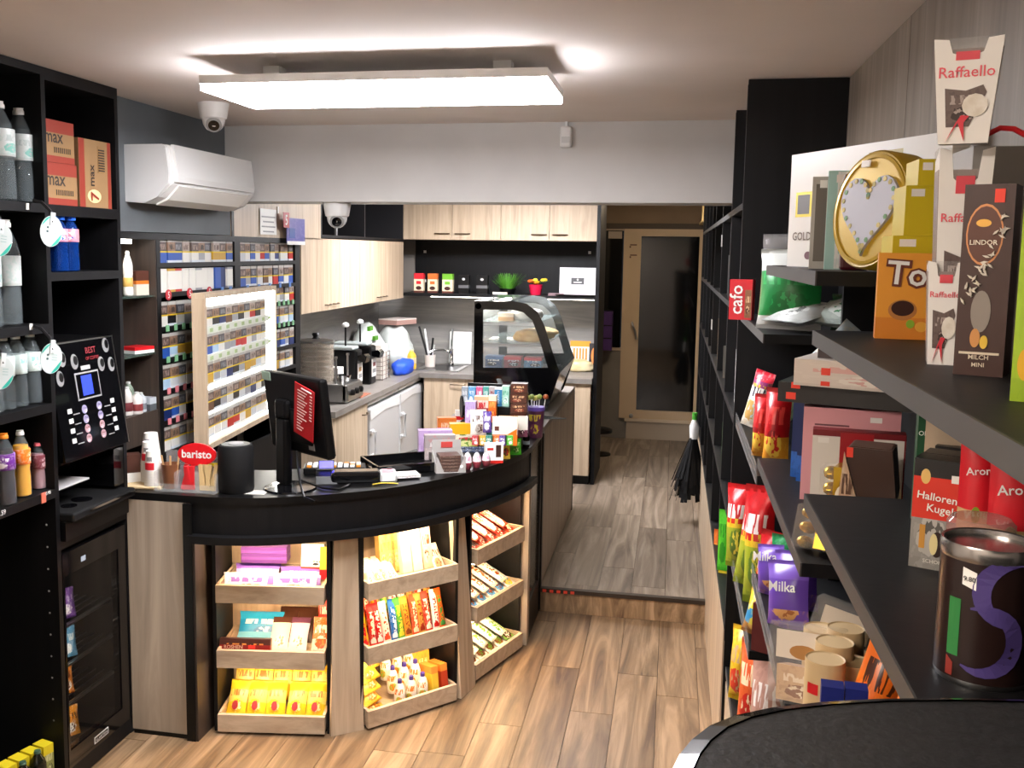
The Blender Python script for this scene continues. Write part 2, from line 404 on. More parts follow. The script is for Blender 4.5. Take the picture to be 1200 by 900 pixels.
q = at(739.5, 487, 1, YD-.03); MB().lathe([(.022, 0), (.022, .02), (.012, .028)], 12).build('door_bolt', GREYP, dr, (q.x, YD-.03, q.z), (R(90), 0, 0), True)
# ---- ceiling lamps
def panel_lamp(name, label, x0, y0, x1, y1, s, c='#fbfaff', zb=2.60, hang=True):
    t = thing(name, label, 'ceiling lamp', ((x0+x1)/2, (y0+y1)/2, ZC), group='flat LED panels on the ceiling')
    w, d = (x1-x0)/2, (y1-y0)/2; z0 = zb-ZC
    MB().box(-w-.002, -d-.002, z0+.0222, w+.002, d+.002, z0+.05).build('housing', WPLAST, t)
    MB().box(-w, -d, z0, w, d, z0+.022).build('diffuser', emit(c, s), t, bev=.004)
    if hang:
        for sx in (-.7, .7): MB().box(sx*w-.03, -.03, z0+.05, sx*w+.03, .03, 0).build('mount', WPLAST, t)
    return t
panel_lamp('led_panel', 'long flat white LED panel glowing on the ceiling before the beam', -1.575, 3.15, -.41, 3.585, LED_MAIN)
panel_lamp('led_panel', 'flat white LED panel on the kitchen ceiling hidden behind the beam', -1.7, 6.9, -.7, 7.4, LED_KITCHEN)
panel_lamp('led_panel', 'flat white LED panel on the ceiling by the shop front behind the viewer', -1.7, -.2, -.5, .23, LED_FRONT, '#fff1e2')
panel_lamp('led_panel', 'small square LED panel on the corridor ceiling hidden behind the beam', -.4, 8.7, .0, 9.1, LED_HALL, '#ffe6c4')
# ---- security cameras
def turret(label, loc, r, parts_dir):
    t = thing('dome_camera', label, 'security camera', loc, group='white dome cameras')
    MB().lathe([(r*.55, -r*1.15), (r*.85, -r*.95), (r*.93, -r*.5), (r, -.005), (r, 0)], 24).build('mount', WPLAST, t, smooth=True)
    c = Vector((0, 0, -r*1.1)); MB().ball(c, r*.72, r*.72, r*.72, 20).build('eyeball', WPLAST, t, smooth=True)
    d = Vector(parts_dir).normalized(); q = d.to_track_quat('Z', 'Y').to_euler()
    MB().lathe([(r*.5, r*.5), (r*.5, r*.64), (r*.4, r*.66)], 20).build('lens_ring', mat('#9a9a98', .4), t, c, q, True)
    MB().lathe([(r*.36, r*.6), (r*.36, r*.69), (r*.1, r*.71)], 16).build('lens', BLKG, t, c, q, True)
turret('white dome camera on the ceiling above the air conditioner', at(250, 121, 2, ZC), .068, (.5, -1, -.75))
turret('white dome camera hanging under the beam before the black cupboard niche', Vector((at(395, 236, 1, BY+.1).x, BY+.1, 2.322)), .073, (.3, -1, -.5))
p = at(664, 160, 1, BY)
t = thing('motion_sensor', 'small white motion sensor on the beam', 'sensor', (p.x, BY, p.z))
MB().box(-.028, -.04, -.055, .028, 0, .045).build('body', WPLAST, t, bev=.01); MB().box(-.02, -.044, -.035, .02, -.038, -.005).build('lens', mat('#c9c9c7', .3), t)
MB().box(-.006, -.02, .045, .006, 0, .075).build('bracket', WPLAST, t)
# ---- air conditioner
AX = -2.33; y0, y1 = 3.96, 4.82
zt, zb = at(205, 170, 0, -2.12).z, 2.272
t = thing('air_conditioner', 'white split air conditioner on the slate-grey wall', 'air conditioner', (AX, (y0+y1)/2, zb))
hy = (y1-y0)/2; H = zt-zb
prof = [(0, .0), (.09, -.005), (.15, .02), (.205, .075), (.215, .12), (.20, H-.01), (.185, H), (0, H)]
MB().prism([(a, b) for a, b in prof], -hy+.012, hy-.012, 1).build('body', WPLAST, t, smooth=False)
for s in (-1, 1):
    MB().prism([(a*1.0, b) for a, b in [(0, 0), (.09, -.005), (.15, .02), (.20, .075), (.205, .12), (.192, H-.012), (.178, H), (0, H)]], s*hy-.012, s*hy+.012, 1).build('end_cap', mat('#d6d6d5', .4), t)
MB().prism([(.196, .085), (.222, .085), (.226, .11), (.209, H+.001), (.195, H+.002)], -hy+.03, hy-.03, 1).build('front_panel', mat('#dcdcda', .3), t)
MB().prism([(.1, -.011), (.155, .012), (.21, .07), (.2, .075), (.15, .02), (.1, -.003)], -hy+.07, hy-.07, 1).build('louver', mat('#f0efe9', .35), t)
MB().box(.222, .0, .115, .2235, .09, .125).build('badge', GREYP, t)
# ---- notices on the wood panel beside the air conditioner
# ================================================================ left wall: black shelving with drinks, coffee machine and cooler
LX = -2.22; LB = -2.66
def boards(parent, specs, nm):
    for s in specs: MB().box(*s).build(nm, BLK, parent)
y_n, y_m, y_e = 2.30, 3.235, 3.72
t = thing('shelving_unit', 'tall black shelving unit holding drinks and the coffee machine', 'shelving', (LX, 0, 0))
D = LB-LX
def lb(nm, y0, z0, y1, z1, x0=D, x1=0., m=BLK): return MB().box(x0, y0, z0, x1, y1, z1).build(nm, m, t)
lb('back_panel', y_n, 0, y_e, ZC-.002, D, D+.01)
lb('side_panel', y_n, 0, y_n+.022, ZC-.002); lb('side_panel', y_m-.012, 0, y_m+.012, ZC-.002, D+.01); lb('side_panel', y_e-.024, 0, y_e, ZC-.002)
lb('top_panel', y_n+.022, ZC-.03, y_m-.012, ZC-.002, D+.01); lb('top_panel', y_m+.012, ZC-.045, y_e-.024, ZC-.002, D+.01)
SH1 = [2.228, 1.797, 1.505, 1.183]; SH2 = [2.228, 1.982]
for z in SH1: lb('shelf', y_n+.022, z-.032, y_m-.012, z, D+.01)
for z in SH2: lb('shelf', y_m+.012, z-(.032 if z < 2.1 else .04), y_e-.024, z, D+.01)
lb('shelf', y_m+.012, .945, y_e-.024, .975, D+.01); lb('shelf', y_n+.022, .03, y_m-.012, .062, D+.01); lb('plinth', y_m+.012, .005, y_e-.024, .07, D+.01)
for k in range(10):                                        # peg holes in the partition
    for xx in (-.04,): MB().lathe([(.004, 0), (.003, .0015)], 8).build('peg_hole', mat('#9a9a9a', .4), t, (xx, y_m-.012, .28+k*.085), (R(90), 0, 0))
def bottle(label, loc, r, h, body, capm, labm=None, lab=(.5, .75), liquid=None, group=None, name='bottle', waist=.9, n=20, cw=.43):
    pf = [(r*.8, 0), (r*.97, h*.02), (r, h*.06), (r*.97, h*.3), (r*waist, h*.42), (r*.98, h*.5), (r*.98, h*.68), (r*.8, h*.78), (r*.42, h*.9), (r*.36, h*.93)]
    o = MB().lathe(pf, n).build(name, body, None, loc, (0, 0, random.random()*3), smooth=True); tag(o, label, 'bottle', group)
    MB().lathe([(r*cw*.98, h*.93-r*(cw-.43)*.8), (r*cw, h*.935-r*(cw-.43)*.8), (r*cw, h*.965), (r*cw*.8, h*.985), (r*.38, h)], n).build('cap', capm, o, smooth=True)
    if labm: MB().lathe([(r*.99, h*lab[0]), (r*1.005, h*lab[0]+.001), (r*1.005, h*lab[1]), (r*.985, h*lab[1]+.001)], n).build('label', labm, o, smooth=True)
    if liquid: MB().lathe([(r*.76, h*.012), (r*.93, h*.03), (r*.93, h*.3), (r*waist*.95, h*.42), (r*.93, h*.5), (r*.93, h*.66), (r*.74, h*.78)], n).build('liquid', liquid, o, smooth=True)
    return o
CAPW = mat('#d9d9d5', .4); LABW = pr('#c6ccca', '#aab4b2', '#7fb8ac', 4); WATER = glass_mat('water', '#6c787a', .14, .05)
# top row: two large clear bottles
for k, (px0, px1, yt, yb, xx) in enumerate(((12, 36, 118, 232, -2.31), (-14, 12, 115, 232, -2.27))):
    z0 = SH1[0]; a, b = at(px0, 180, 0, xx).y, at(px1, 180, 0, xx).y
    bottle('large clear water bottle on the top shelf, ' + ('beside the cardboard cartons' if k == 0 else 'cut by the left picture edge'), (xx, (a+b)/2, z0), (b-a)/2*.9, .335, PET, CAPW, LABW, (.45, .72), WATER, 'large clear bottles')
# second shelf
for k, (px, xx) in enumerate(((8, -2.30), (-16, -2.28))):
    p = at(px, 330, 0, xx); bottle('clear sparkling water bottle with grey label, ' + ('second shelf from the top, beside the partition' if k == 0 else 'second shelf from the top, at the picture edge'), (xx, p.y, SH1[1]), .048, .37, PET, CAPW, LABW, (.38, .66), WATER, 'clear bottles on the second shelf')
# third shelf
for k, (px, xx) in enumerate(((37, -2.29), (20, -2.285), (5, -2.28), (-10, -2.275))):
    p = at(px, 450, 0, xx); bottle('small mint-labelled water bottle on the third shelf, %s from the partition' % ORD[k], (xx, p.y, SH1[2]), .037, .262, PET, CAPW, pr('#c9d8d4', '#8fc4ba', '#e4e9e6', 4), (.46, .72), WATER, 'mint-labelled water bottles')
# fourth shelf
bottle('small juice bottle with pink cap on the fourth shelf', (-2.285, at(45, 550, 0, -2.285).y, SH1[3]), .03, .172, PET, mat('#e06a76', .4), pr('#7c3a45', '#c9a9ae', None, 6), (.45, .75), mat('#a87f86', .2), None)
bottle('orange soda bottle with white cap on the fourth shelf', (-2.27, at(25, 550, 0, -2.27).y, SH1[3]), .033, .24, PET, CAPW, pr('#ef7a1c', '#f4ead8', None, 5), (.5, .72), mat('#e3a414', .15))
bottle('dark purple-labelled soda bottle with orange cap on the fourth shelf', (-2.25, at(6, 555, 0, -2.25).y, SH1[3]), .035, .25, PET, mat('#f08a22', .4), pr('#6b2a8c', '#e9e4ec', None, 5), (.5, .72), mat('#241016', .15))
# shelf wobblers and price tags
GREEN = mat('#27a58f', .45)
for k, (px, py, lab) in enumerate(((60, 271, 'white and green oval shelf tag hanging beside the blue water bottles'), (60, 420, 'white and green oval shelf tag hanging beside the coffee machine'), (0, 281, 'white and green oval shelf tag at the picture edge, upper one'), (2, 437, 'white and green oval shelf tag at the picture edge, lower one'))):
    c = at(px, py, 0, -2.13)
    o = thing('shelf_tag', lab, 'shelf tag', c, group='oval green and white shelf tags', rot=(0, R(8), R(62)))
    MB().prism([(.04*math.cos(i*math.pi/12), .054*math.sin(i*math.pi/12)) for i in range(24)], -.001, .001, 1).build('card', mat('#bcc5c3', .4), o)
    MB().prism([(.038*math.cos(a), .052*math.sin(a)) for a in [R(275+i*8) for i in range(11)]], -.002, -.001, 1).build('green_print', GREEN, o)
    MB().prism([(.038*math.cos(a), .052*math.sin(a)) for a in [R(100+i*8) for i in range(9)]], -.002, -.001, 1).build('green_print', GREEN, o)
    for i in range(3): MB().box(.002, -.002, .012-i*.009, .02, -.001, .014-i*.009).build('print_line', mat('#8aa8a4', .5), o)
    for i in range(2): MB().prism([(-.014+.004*math.cos(a), .012-i*.014+.004*math.sin(a)) for a in [j*R(45) for j in range(8)]], -.002, -.001, 1).build('dot', mat('#2b4a4a', .5), o)
    MB().tube([(0, 0, .03), (-.005, .01, .07), (-.02, .05, .10), (-.03, .085, .105)], .006, 6).build('arm', BLKEDGE, o, smooth=True); MB().box(-.008, -.004, .02, .008, .004, .065).build('clip', mat('#cfd6d6', .25), o)
for k, (px, py) in enumerate(((32, 242), (36, 383))):
    p = at(px, py, 0, LX); tag(MB().box(LX, p.y-.008, p.z-.011, LX+.002, p.y+.008, p.z+.011).build('price_label', WHITE), 'small white price label on the %s black shelf edge from the top' % ORD[k], 'price label', 'price labels on the left shelves')
p = at(52, 583, 0, LX+.004); o = tag(MB().box(LX, p.y-.014, p.z-.02, LX+.003, p.y+.012, p.z+.018).build('price_label', mat('#d9715a', .5)), 'salmon price label on the shelf edge under the sodas', 'price label')
text(o, '0.95', .03, (LX+.004, p.y+.024, p.z+.012), (R(90), 0, R(90)), WHITE)
p = at(3, 601, 0, LX+.004); o = tag(MB().box(LX, p.y-.02, p.z-.016, LX+.002, p.y+.02, p.z+.016).build('price_label', BLKM), 'black price label with white digits at the picture edge', 'price label'); text(o, '1.59', .036, (LX+.003, p.y, p.z), (R(90), 0, R(90)), WHITE)
# cartons
KRAFT = mat('#8a6b47', .7); KRED = mat('#862f20', .6); KBLK = mat('#2a211c', .6)
def carton(label, y0, y1, z0, z1, side):
    w, h = y1-y0, z1-z0
    if not side:
        o = pbox('cardboard_carton', label, 'carton', (-2.40, (y0+y1)/2, z0), (w, .34, h), R(90), [(.13, KRED), (.55, KRAFT), (.32, KRED)] if 0 else [(.16, KRED), (.54, KRAFT), (.30, KRED)], 'red and brown soda cartons', (('max', w*.62, -w*.2, h*.57, KBLK),), ((w*.1, h*.3, w*.65, h*.17, mat('#8a6a42', .7), 'barcode_box'),))
        for i in range(9): MB().box(-w*.2+i*w*.066, -.1715, h*.235, -w*.2+i*w*.066+w*.03, -.1705, h*.365).build('barcode_line', KBLK, o)
    else:
        o = pbox('cardboard_carton', label, 'carton', (-2.40, (y0+y1)/2, z0), (w, .34, h), R(90), KRAFT, 'red and brown soda cartons', (('max', h*.32, -w*.1, h*.48, KBLK, R(90) if 0 else R(-90)),), ((-w*.41, h*.5, w*.17, h*.995, KRED, 'red_band'), (w*.44, h*.5, w*.1, h*.995, KRED, 'red_band'), (-w*.05, h*.17, w*.42, h*.2, mat('#d9b98a', .6), 'emblem', 'o'), (w*.18, h*.72, w*.2, h*.4, mat('#8a6a42', .7), 'barcode_box')))
        text(o, '7', w*.16, (-w*.05, -.174, h*.17), (R(90), R(-90), 0), KRED)
        for i in range(9): MB().box(w*.09, -.1745, h*.55+i*h*.038, w*.27, -.1725, h*.55+i*h*.038+h*.018).build('barcode_line', KBLK, o)
a = fx(50, 91, 178, 237, LX-.01); z0 = SH2[0]
carton('brown soda carton with red bands, lower one of the two stacked', 3.252, a[1], z0, z0+.152, False)
b = fx(50, 87, 119, 178, LX-.01)
carton('brown soda carton with red bands, stacked on another carton', 3.252, b[1], z0+.153, z0+.305, False)
c = fx(92, 131, 147, 240, LX-.01); carton('brown soda carton standing upright on its end', c[0]+.01, c[1], z0, z0+.26, True)
# blue sports bottles
for k, px in enumerate((69, 82)):
    p = at(px, 290, 0, -2.26); zz = SH2[1]
    bl = glass_mat('blue_plastic', '#0d357c', .6, .06) if k == 0 else bl
    bottle('blue water bottle with blue sports cap, %s one' % ('nearer' if k == 0 else 'farther'), (-2.26, p.y+(.0), zz), .034, .215, bl, mat('#2a6be0', .35), pr('#d78a94', '#f1e9ea', '#2b5aa8', 4), (.52, .74), None, 'blue sports-cap bottles', cw=.7)
p = at(63, 290, 0, -2.31); bottle('blue water bottle half hidden behind the shelf tag', (-2.31, p.y+.03, SH2[1]), .034, .215, bl, mat('#2a6be0', .35), pr('#d78a94', '#f1e9ea', '#2b5aa8', 4), (.52, .74), None, 'blue sports-cap bottles', cw=.7)
# coffee machine
cm0 = y_m+.016; cm1 = y_e-.03
t = thing('coffee_machine', 'black coffee vending machine with blue screen in the shelving unit', 'coffee machine', (0, 0, .975))
B0 = .975
def Z(z): return z-B0
xt, xb = -2.255, -2.19; zt_, zb_ = 1.715, 1.275
MB().prism([(-2.60, Z(zb_-.02)), (-2.27, Z(zb_-.02)), (xb-.02, Z(zb_-.01)), (xt-.02, Z(zt_)), (-2.60, Z(zt_))], cm0, cm1, 1).build('body', BLKM, t)
MB().box(-2.60, cm0, Z(.98), -2.42, cm1, Z(zb_-.02)).build('rear_housing', BLKM, t)
MB().box(-2.46, cm1-.07, Z(1.10), -2.22, cm1, Z(zb_-.02)).build('pillar', BLKG, t)
MB().box(-2.42, cm0, Z(.976), -2.20, cm1, Z(1.05)).build('drip_base', BLKM, t)
MB().box(-2.42, cm0, Z(1.05), -2.165, cm1, Z(1.085)).build('drip_tray', BLKR, t, bev=.008)
MB().box(-2.164, cm0+.10, Z(1.07), -2.160, cm1, Z(1.078)).build('tray_trim', CHROME, t)
MB().lathe([(.04, 0), (.04, .003)], 20).build('cup_ring', BLKG, t, (-2.26, cm0+.2, Z(1.085))); MB().lathe([(.03, 0), (.03, .003)], 20).build('cup_ring', BLKG, t, (-2.25, cm0+.1, Z(1.085)))
MB().box(-2.40, cm0, Z(1.16), -2.25, cm0+.24, Z(1.166)).build('paper_leaflets', mat('#c9c6c6', .6), t)
# slanted door: local frame x along y, z up the slope
dl = math.hypot(zt_-zb_, xb-xt); ang = math.atan2(xb-xt, zt_-zb_)
pn = obj('control_door', None, t); pn.location = (xb-.012, (cm0+cm1)/2, Z(zb_)); pn.rotation_euler = Matrix.Rotation(R(90), 4, 'Z').to_euler()
me = MB().box(-(cm1-cm0)/2, -.012, 0, (cm1-cm0)/2, .012, dl).mesh('control_door', BLKG)
bpy.data.objects.remove(pn)
pn = obj('control_door', me, t, (xb-.012, (cm0+cm1)/2, Z(zb_)), (-ang, 0, R(90)))
pw = cm1-cm0
def pd(x, z, w, h, m, nm='printed_patch', shape=None):
    pts = [(x+w/2*math.cos(i*R(24)), z+h/2*math.sin(i*R(24))) for i in range(15)] if shape == 'o' else [(x-w/2, z-h/2), (x+w/2, z-h/2), (x+w/2, z+h/2), (x-w/2, z+h/2)]
    return MB().prism(pts, -.0135, -.0115, 1).build(nm, m, pn)
pd(0, dl-.003, pw*.98, .006, STEEL, 'top_trim'); pd(pw/2-.002, dl*.5, .004, dl, STEEL, 'edge_trim')
pd(-.0, dl*.60, pw*.36, dl*.24, mat('#9a9a9a', .4), 'screen_frame'); 
MB().box(-pw*.165, -.0145, dl*.495, pw*.165, -.0125, dl*.705).build('screen', BLKG, pn)
MB().box(-pw*.10, -.0150, dl*.515, pw*.06, -.0128, dl*.69).build('display', emit('#1b2f9a', 1.2), pn)
for j in range(4):
    for i, x in enumerate((-.05, .05)):
        pd(x, dl*(.40-.085*j), .034, .034, pr('#a9848a', '#6d4a44', '#d9cfd6', 3) if j > 1 else pr('#8c86a8', '#54466a', '#d9cfd6', 3), 'drink_button', 'o')
        pd(x*2.9, dl*(.40-.085*j)+.006, .026, .018, mat('#d5d5d5', .5), 'drink_label'); pd(x*2.1, dl*(.40-.085*j)-.01, .04, .004, GREYP, 'drink_label')
for x, z in ((-.14, .86), (-.065, .82), (.11, .76), (.16, .92), (.18, .74), (-.17, .70)):
    pd(x, dl*z, .045, .06, mat('#8a8a8a', .4), 'cup_symbol', 'o'); pd(x+.006, dl*z+.004, .026, .036, BLKM, 'cup_symbol', 'o').location.y = -.0012
DR = mat('#8a1c26', .5)
text(pn, 'BEST', .07, (.05, -.0142, dl*.90), FR, DR); text(pn, 'OF COFFEE', .09, (.055, -.0142, dl*.83), FR, DR); pd(0, dl*.755, .06, .016, mat('#b9b9b9', .4), 'maker_badge')
# glass-door cooler
t = thing('glass_door_cooler', 'black glass-door cooler with snacks under the coffee machine', 'cooler', (LX, (cm0+cm1)/2, .07))
w2 = (cm1-cm0)/2-.002; hh = .865
fb = MB(); d0 = -.40
fb.box(d0, -w2, 0, d0+.02, w2, hh); fb.box(d0, -w2, 0, -.04, -w2+.02, hh); fb.box(d0, w2-.02, 0, -.04, w2, hh); fb.box(d0, -w2, 0, -.04, w2, .05); fb.box(d0, -w2, hh-.05, -.04, w2, hh)
fb.build('cabinet', BLKM, t)
fb = MB(); fb.box(-.035, -w2, .0, 0, w2, .07); fb.box(-.035, -w2, hh-.10, 0, w2, hh-.012); fb.box(-.035, -w2, .07, 0, -w2+.012, hh-.1); fb.box(-.035, w2-.055, .07, 0, w2, hh-.1)
dro = fb.build('door_frame', BLKG, t)
MB().box(-.012, -w2+.012, .07, -.004, w2-.055, hh-.10).build('pane', SMOKE, dro)
MB().box(.0, -.05, .018, .002, .05, .045).build('maker_badge', mat('#b9b9b9', .4), dro); MB().box(.0015, -.045, .022, .0025, .045, .041).build('maker_badge', BLKG, dro)
text(dro, 'KLARSTEIN', .08, (.003, 0, .031), (R(90), 0, R(90)), mat('#b9b9b9', .4))
MB().box(0, -.1, hh-.075, .0015, -.07, hh-.055).build('control_display', emit('#8a94a0', .3), dro)
MB().box(d0+.03, -w2+.03, hh-.055, d0+.12, w2-.03, hh-.052).build('lamp', emit('#fff2df', 14), t); MB().box(-.06, -w2+.022, .08, -.045, -w2+.028, hh-.12).build('lamp', emit('#fff2df', 30), t)
shz = [.06, .22, .38, .54]
for z in shz[1:]:
    fb = MB(); 
    for i in range(9): fb.box(d0+.03+i*.038, -w2+.022, z-.004, d0+.033+i*.038, w2-.022, z)
    fb.box(-.05, -w2+.022, z-.006, -.045, w2-.022, z+.004); fb.build('wire_shelf', STEEL, t)
CG = 'snacks in the glass-door cooler'
base = Vector((LX, (cm0+cm1)/2, .07))
def cool(i, j, c1, c2, lab, z, kind):
    loc = base+Vector((-.085-.02*j, -w2+.065+.08*i, z))
    pillow('snack_pack', lab, 'snack', loc, (.075, .03, .12), R(60), pr(c1, c2, '#ffffff', 5), CG, tilt=R(-10))
for k, (c1, c2, nm, z) in enumerate((('#7a4aa6', '#c9b4dc', 'purple', .545), ('#c9a06a', '#8a5a34', 'tan', .385), ('#5aa0c8', '#e4eef2', 'pale blue', .385), ('#e58a24', '#7a3a1c', 'orange', .225), ('#e6951f', '#5c2a14', 'amber', .055))):
    for i in range(2):
        cool(i, k % 2, c1, c2, '%s snack pack behind the cooler glass, %s, %s' % (nm, ('lowest level', 'second level', 'third level', 'top level')[[.055, .225, .385, .545].index(z)], ('next to the partition', 'second from the partition')[i]), z if i == 0 or nm != 'pale blue' else z, 0) if not (nm == 'pale blue' and i == 0) and not (nm == 'tan' and i == 1) else None
# crates of small drinks on the bottom shelf
BZ = .062
for k in range(5):
    p = at(62-k*14, 880, 0, -2.30+.0*k)
    YL = mat('#d7c322', .5)
    pbox('juice_carton', 'yellow drink carton at the bottom left, %s from the partition' % ORD[k], 'carton', (-2.285-.012*k, 3.187-.055*k, BZ), (.045, .06, .142), R(75), [(.12, YL), (.62, pr('#8f9150', '#c7c493', '#55582c', 5)), (.26, YL)], 'yellow drink cartons on the bottom shelf')
for k, (dx_, dy_) in enumerate(((-.245, 3.135), (-.245, 3.05), (-.25, 2.97))):
    bottle('small dark beer bottle at the bottom left, %s from the partition' % ORD[k], (LX+dx_+.215, dy_-.03, BZ), .03, .16, glass_mat('dark_glass', '#10120c', .92, .08), mat('#3c5a48', .4), mat('#33402f', .5), (.3, .55), None, 'dark beer bottles on the bottom shelf')
# ================================================================ cigarette cabinet
KX = -2.33; KB = -2.70
t = thing('cigarette_cabinet', 'black wall cabinet with rows of cigarette packs behind the counter', 'cabinet', (0, 0, 0))
def kb(nm, y0, z0, y1, z1, x0=KB, x1=KX, m=BLK, par=None): return MB().box(x0, y0, z0, x1, y1, z1).build(nm, m, par or t)
KY0, KY1 = 3.76, 5.985; KT = 2.142
kb('back_panel', KY0, .0, KY1, KT, KB, KB+.012)
for a, b in ((KY0, KY0+.03), (4.20, 4.235), (5.03, 5.10), (5.905, KY1)): kb('upright', a, 0, b, KT-.03, KB+.012)
kb('top_panel', KY0, KT-.03, KY1, KT, KB+.012)
zr = lambda px, py: at(px, py, 0, KX).z
TOPZ = [zr(192, 308), zr(192, 343)]
for z in TOPZ:
    kb('shelf', 4.235, z-.022, 5.03, z, KB+.012); kb('shelf', 5.10, z-.022, 5.905, z, KB+.012)
LOWZ = [zr(195, y) for y in (383, 420, 457, 493, 530)]
for z in LOWZ: kb('shelf', 4.235, z-.022, 5.03, z, KB+.012)
RZ = [zr(335, y) for y in (353, 378, 405, 430)]
for z in RZ: kb('shelf', 5.10, z-.022, 5.905, z, KB+.012)
kb('shelf', 5.10, LOWZ[4]-.022, 5.905, LOWZ[4], KB+.012)
kb('base_front', 4.235, 0, 5.905, LOWZ[4]-.14, KX-.02, KX-.002)
# cubby: dark wood lining, glass shelves, lamp, drawer
kb('lining', KY0+.03, .9, 4.20, KT-.03, KB+.012, KB+.02, DARKWOOD); kb('lining', 4.192, .9, 4.20, KT-.03, KB+.02, KX-.002, DARKWOOD)
CUB = [zr(165, 347), zr(165, 416), zr(165, 486)]
for z in CUB[:2]: kb('glass_shelf', KY0+.03, z-.008, 4.192, z, KB+.02, KX-.01, glass_mat('green_glass', '#5f7a70', .35))
kb('drawer_front', KY0+.03, CUB[2]-.14, 4.192, CUB[2], KB+.02, KX-.005, DARKWOOD)
kb('cubby_lamp', 3.86, KT-.05, 4.04, KT-.031, KX-.09, KX-.03, emit('#fff6e8', 12))
# packs
YB = mat('#e0c21c', .4)
def pack_mesh(top, band, low, foot, w, d=.022, h=.088):
    b, ms = slicebox(w, d, h, [(.1, foot), (.32, low), (.06, band), (.38, top), (.14, mat('#b9b7b2', .4))]); return b.mesh('cigarette_pack', ms)
PH = [pr('#5a4a45', '#a08a80', '#2c2624', 5), pr('#8a6a55', '#3c2f2a', '#c2ad9c', 5), pr('#46464c', '#8b8c92', '#22242a', 5), pr('#a4948a', '#5c4338', '#d6ccc4', 5)]
LOWC = {'white': '#dcdad4', 'blue': '#2c55a8', 'gold': '#c49a3a', 'red': '#bb2420', 'grey': '#9a9ca2', 'black': '#1d1d20', 'pale blue': '#a9c4dc', 'silver': '#c4c8cc', 'brown': '#6b4a34', 'navy': '#1b2f66'}
_PK = {}
def packs(y0, y1, z, n, cols, where, x=KX, h=.088, ax=None, group='cigarette packs in the black cabinet', plain=False):
    w = (y1-y0)/n*.92; rng = random.Random(int(z*1000)+n)
    for k in range(n):
        c = cols[k % len(cols)]
        key = (c, round(w, 3), round(h, 3), k % 4, plain)
        if key not in _PK:
            lo = mat(LOWC[c], .35)
            if plain: b, ms = slicebox(w, .03, h, [(.1, lo), (.8, mat('#e2e0d8', .4) if c in ('white', 'gold', 'red', 'grey') else lo), (.1, lo)]); _PK[key] = b.mesh('cigarette_pack', ms)
            else: _PK[key] = pack_mesh(PH[k % 4], YB, lo, mat('#cfd6de', .4) if k % 3 else lo, w, .03, h)
        yy = y0+(k+.5)*(y1-y0)/n
        if ax is None: loc, rz = (x-.02-rng.random()*.012, yy, z), R(90)
        else: loc, rz = ax(yy, z)
        o = obj('cigarette_pack', _PK[key], None, loc, (0, 0, rz)); tag(o, '%s cigarette pack, %s from left %s' % (c, ORD[k], where), 'cigarette pack', group)
packs(4.245, 5.02, TOPZ[0], 10, ['blue', 'blue', 'blue', 'white', 'white', 'grey', 'white', 'gold', 'gold', 'blue'], 'on the top shelf left of the upright', h=.112)
packs(4.245, 5.02, TOPZ[1], 11, ['white', 'gold', 'red', 'white', 'white', 'grey', 'white', 'white', 'blue', 'navy', 'grey'], 'on the second shelf left of the upright', h=.11, plain=True)
packs(5.11, 5.895, TOPZ[0], 11, ['silver', 'white', 'blue', 'white', 'red', 'blue', 'white', 'navy', 'white', 'white', 'red'], 'on the top shelf right of the upright', h=.112)
packs(5.11, 5.895, TOPZ[1], 10, ['blue', 'grey', 'blue', 'silver', 'brown', 'white', 'red', 'blue', 'white', 'blue'], 'on the second shelf right of the upright', h=.112)
NAMES = ['third', 'fourth', 'fifth', 'sixth', 'seventh']
for z, nm, cs in zip(LOWZ, NAMES, (['white', 'black', 'white', 'grey'], ['blue', 'pale blue', 'gold', 'gold'], ['pale blue', 'silver', 'white', 'white'], ['navy', 'blue', 'white', 'black'], ['white', 'white', 'silver', 'grey'])):
    packs(4.245, 4.56, z, 4, cs, 'on the %s shelf beside the lit display' % nm, h=.115)
for z, nm, cs in zip(RZ, NAMES, (['white', 'grey', 'white', 'red'], ['blue', 'silver', 'white', 'pale blue'], ['navy', 'blue', 'grey', 'navy'], ['gold', 'white', 'silver', 'white'])):
    packs(5.60, 5.895, z, 4, cs, 'on the %s shelf right of the lit display' % nm, h=.105)
packs(4.62, 5.02, LOWZ[4], 5, ['silver', 'white', 'blue', 'black', 'white'], 'on the low shelf under the lit display', h=.1); packs(5.11, 5.6, LOWZ[4], 6, ['silver', 'blue', 'white', 'navy', 'gold', 'grey'], 'on the low shelf right of the upright', h=.1)
# price discs on the shelf edges
def discs(y0, y1, z, n, m, nm, x=KX):
    for k in range(n):
        yy = y0+(k+.5)*(y1-y0)/n
        MB().box(x, yy-.014, z-.018, x+.004, yy+.014, z+.012).build('price_tag', m, t)
TG, TR, TB = mat('#7fb98a', .5), mat('#c8323c', .5), mat('#5a86c4', .5)
for px in (197, 222, 245):
    p = at(px, 346, 0, KX); o = MB().lathe([(.026, 0), (.026, .004)], 14).build('price_disc', TR, t, (KX, p.y, TOPZ[1]-.012), (0, R(90), 0)); text(o, '5', .018, (0, 0, .0046), (0, 0, R(90)), WHITE)
discs(4.82, 5.02, TOPZ[1]-.005, 2, TB, ''); discs(5.11, 5.89, TOPZ[1]-.005, 5, TB, '')
for z, m in zip(LOWZ[:4], (TG, TG, mat('#d98088', .5), mat('#d98088', .5))): discs(4.245, 4.56, z-.005, 4, m, '')
for z, m in zip(RZ[:2], (TG, TG)): discs(5.60, 5.895, z-.005, 4, m, '')
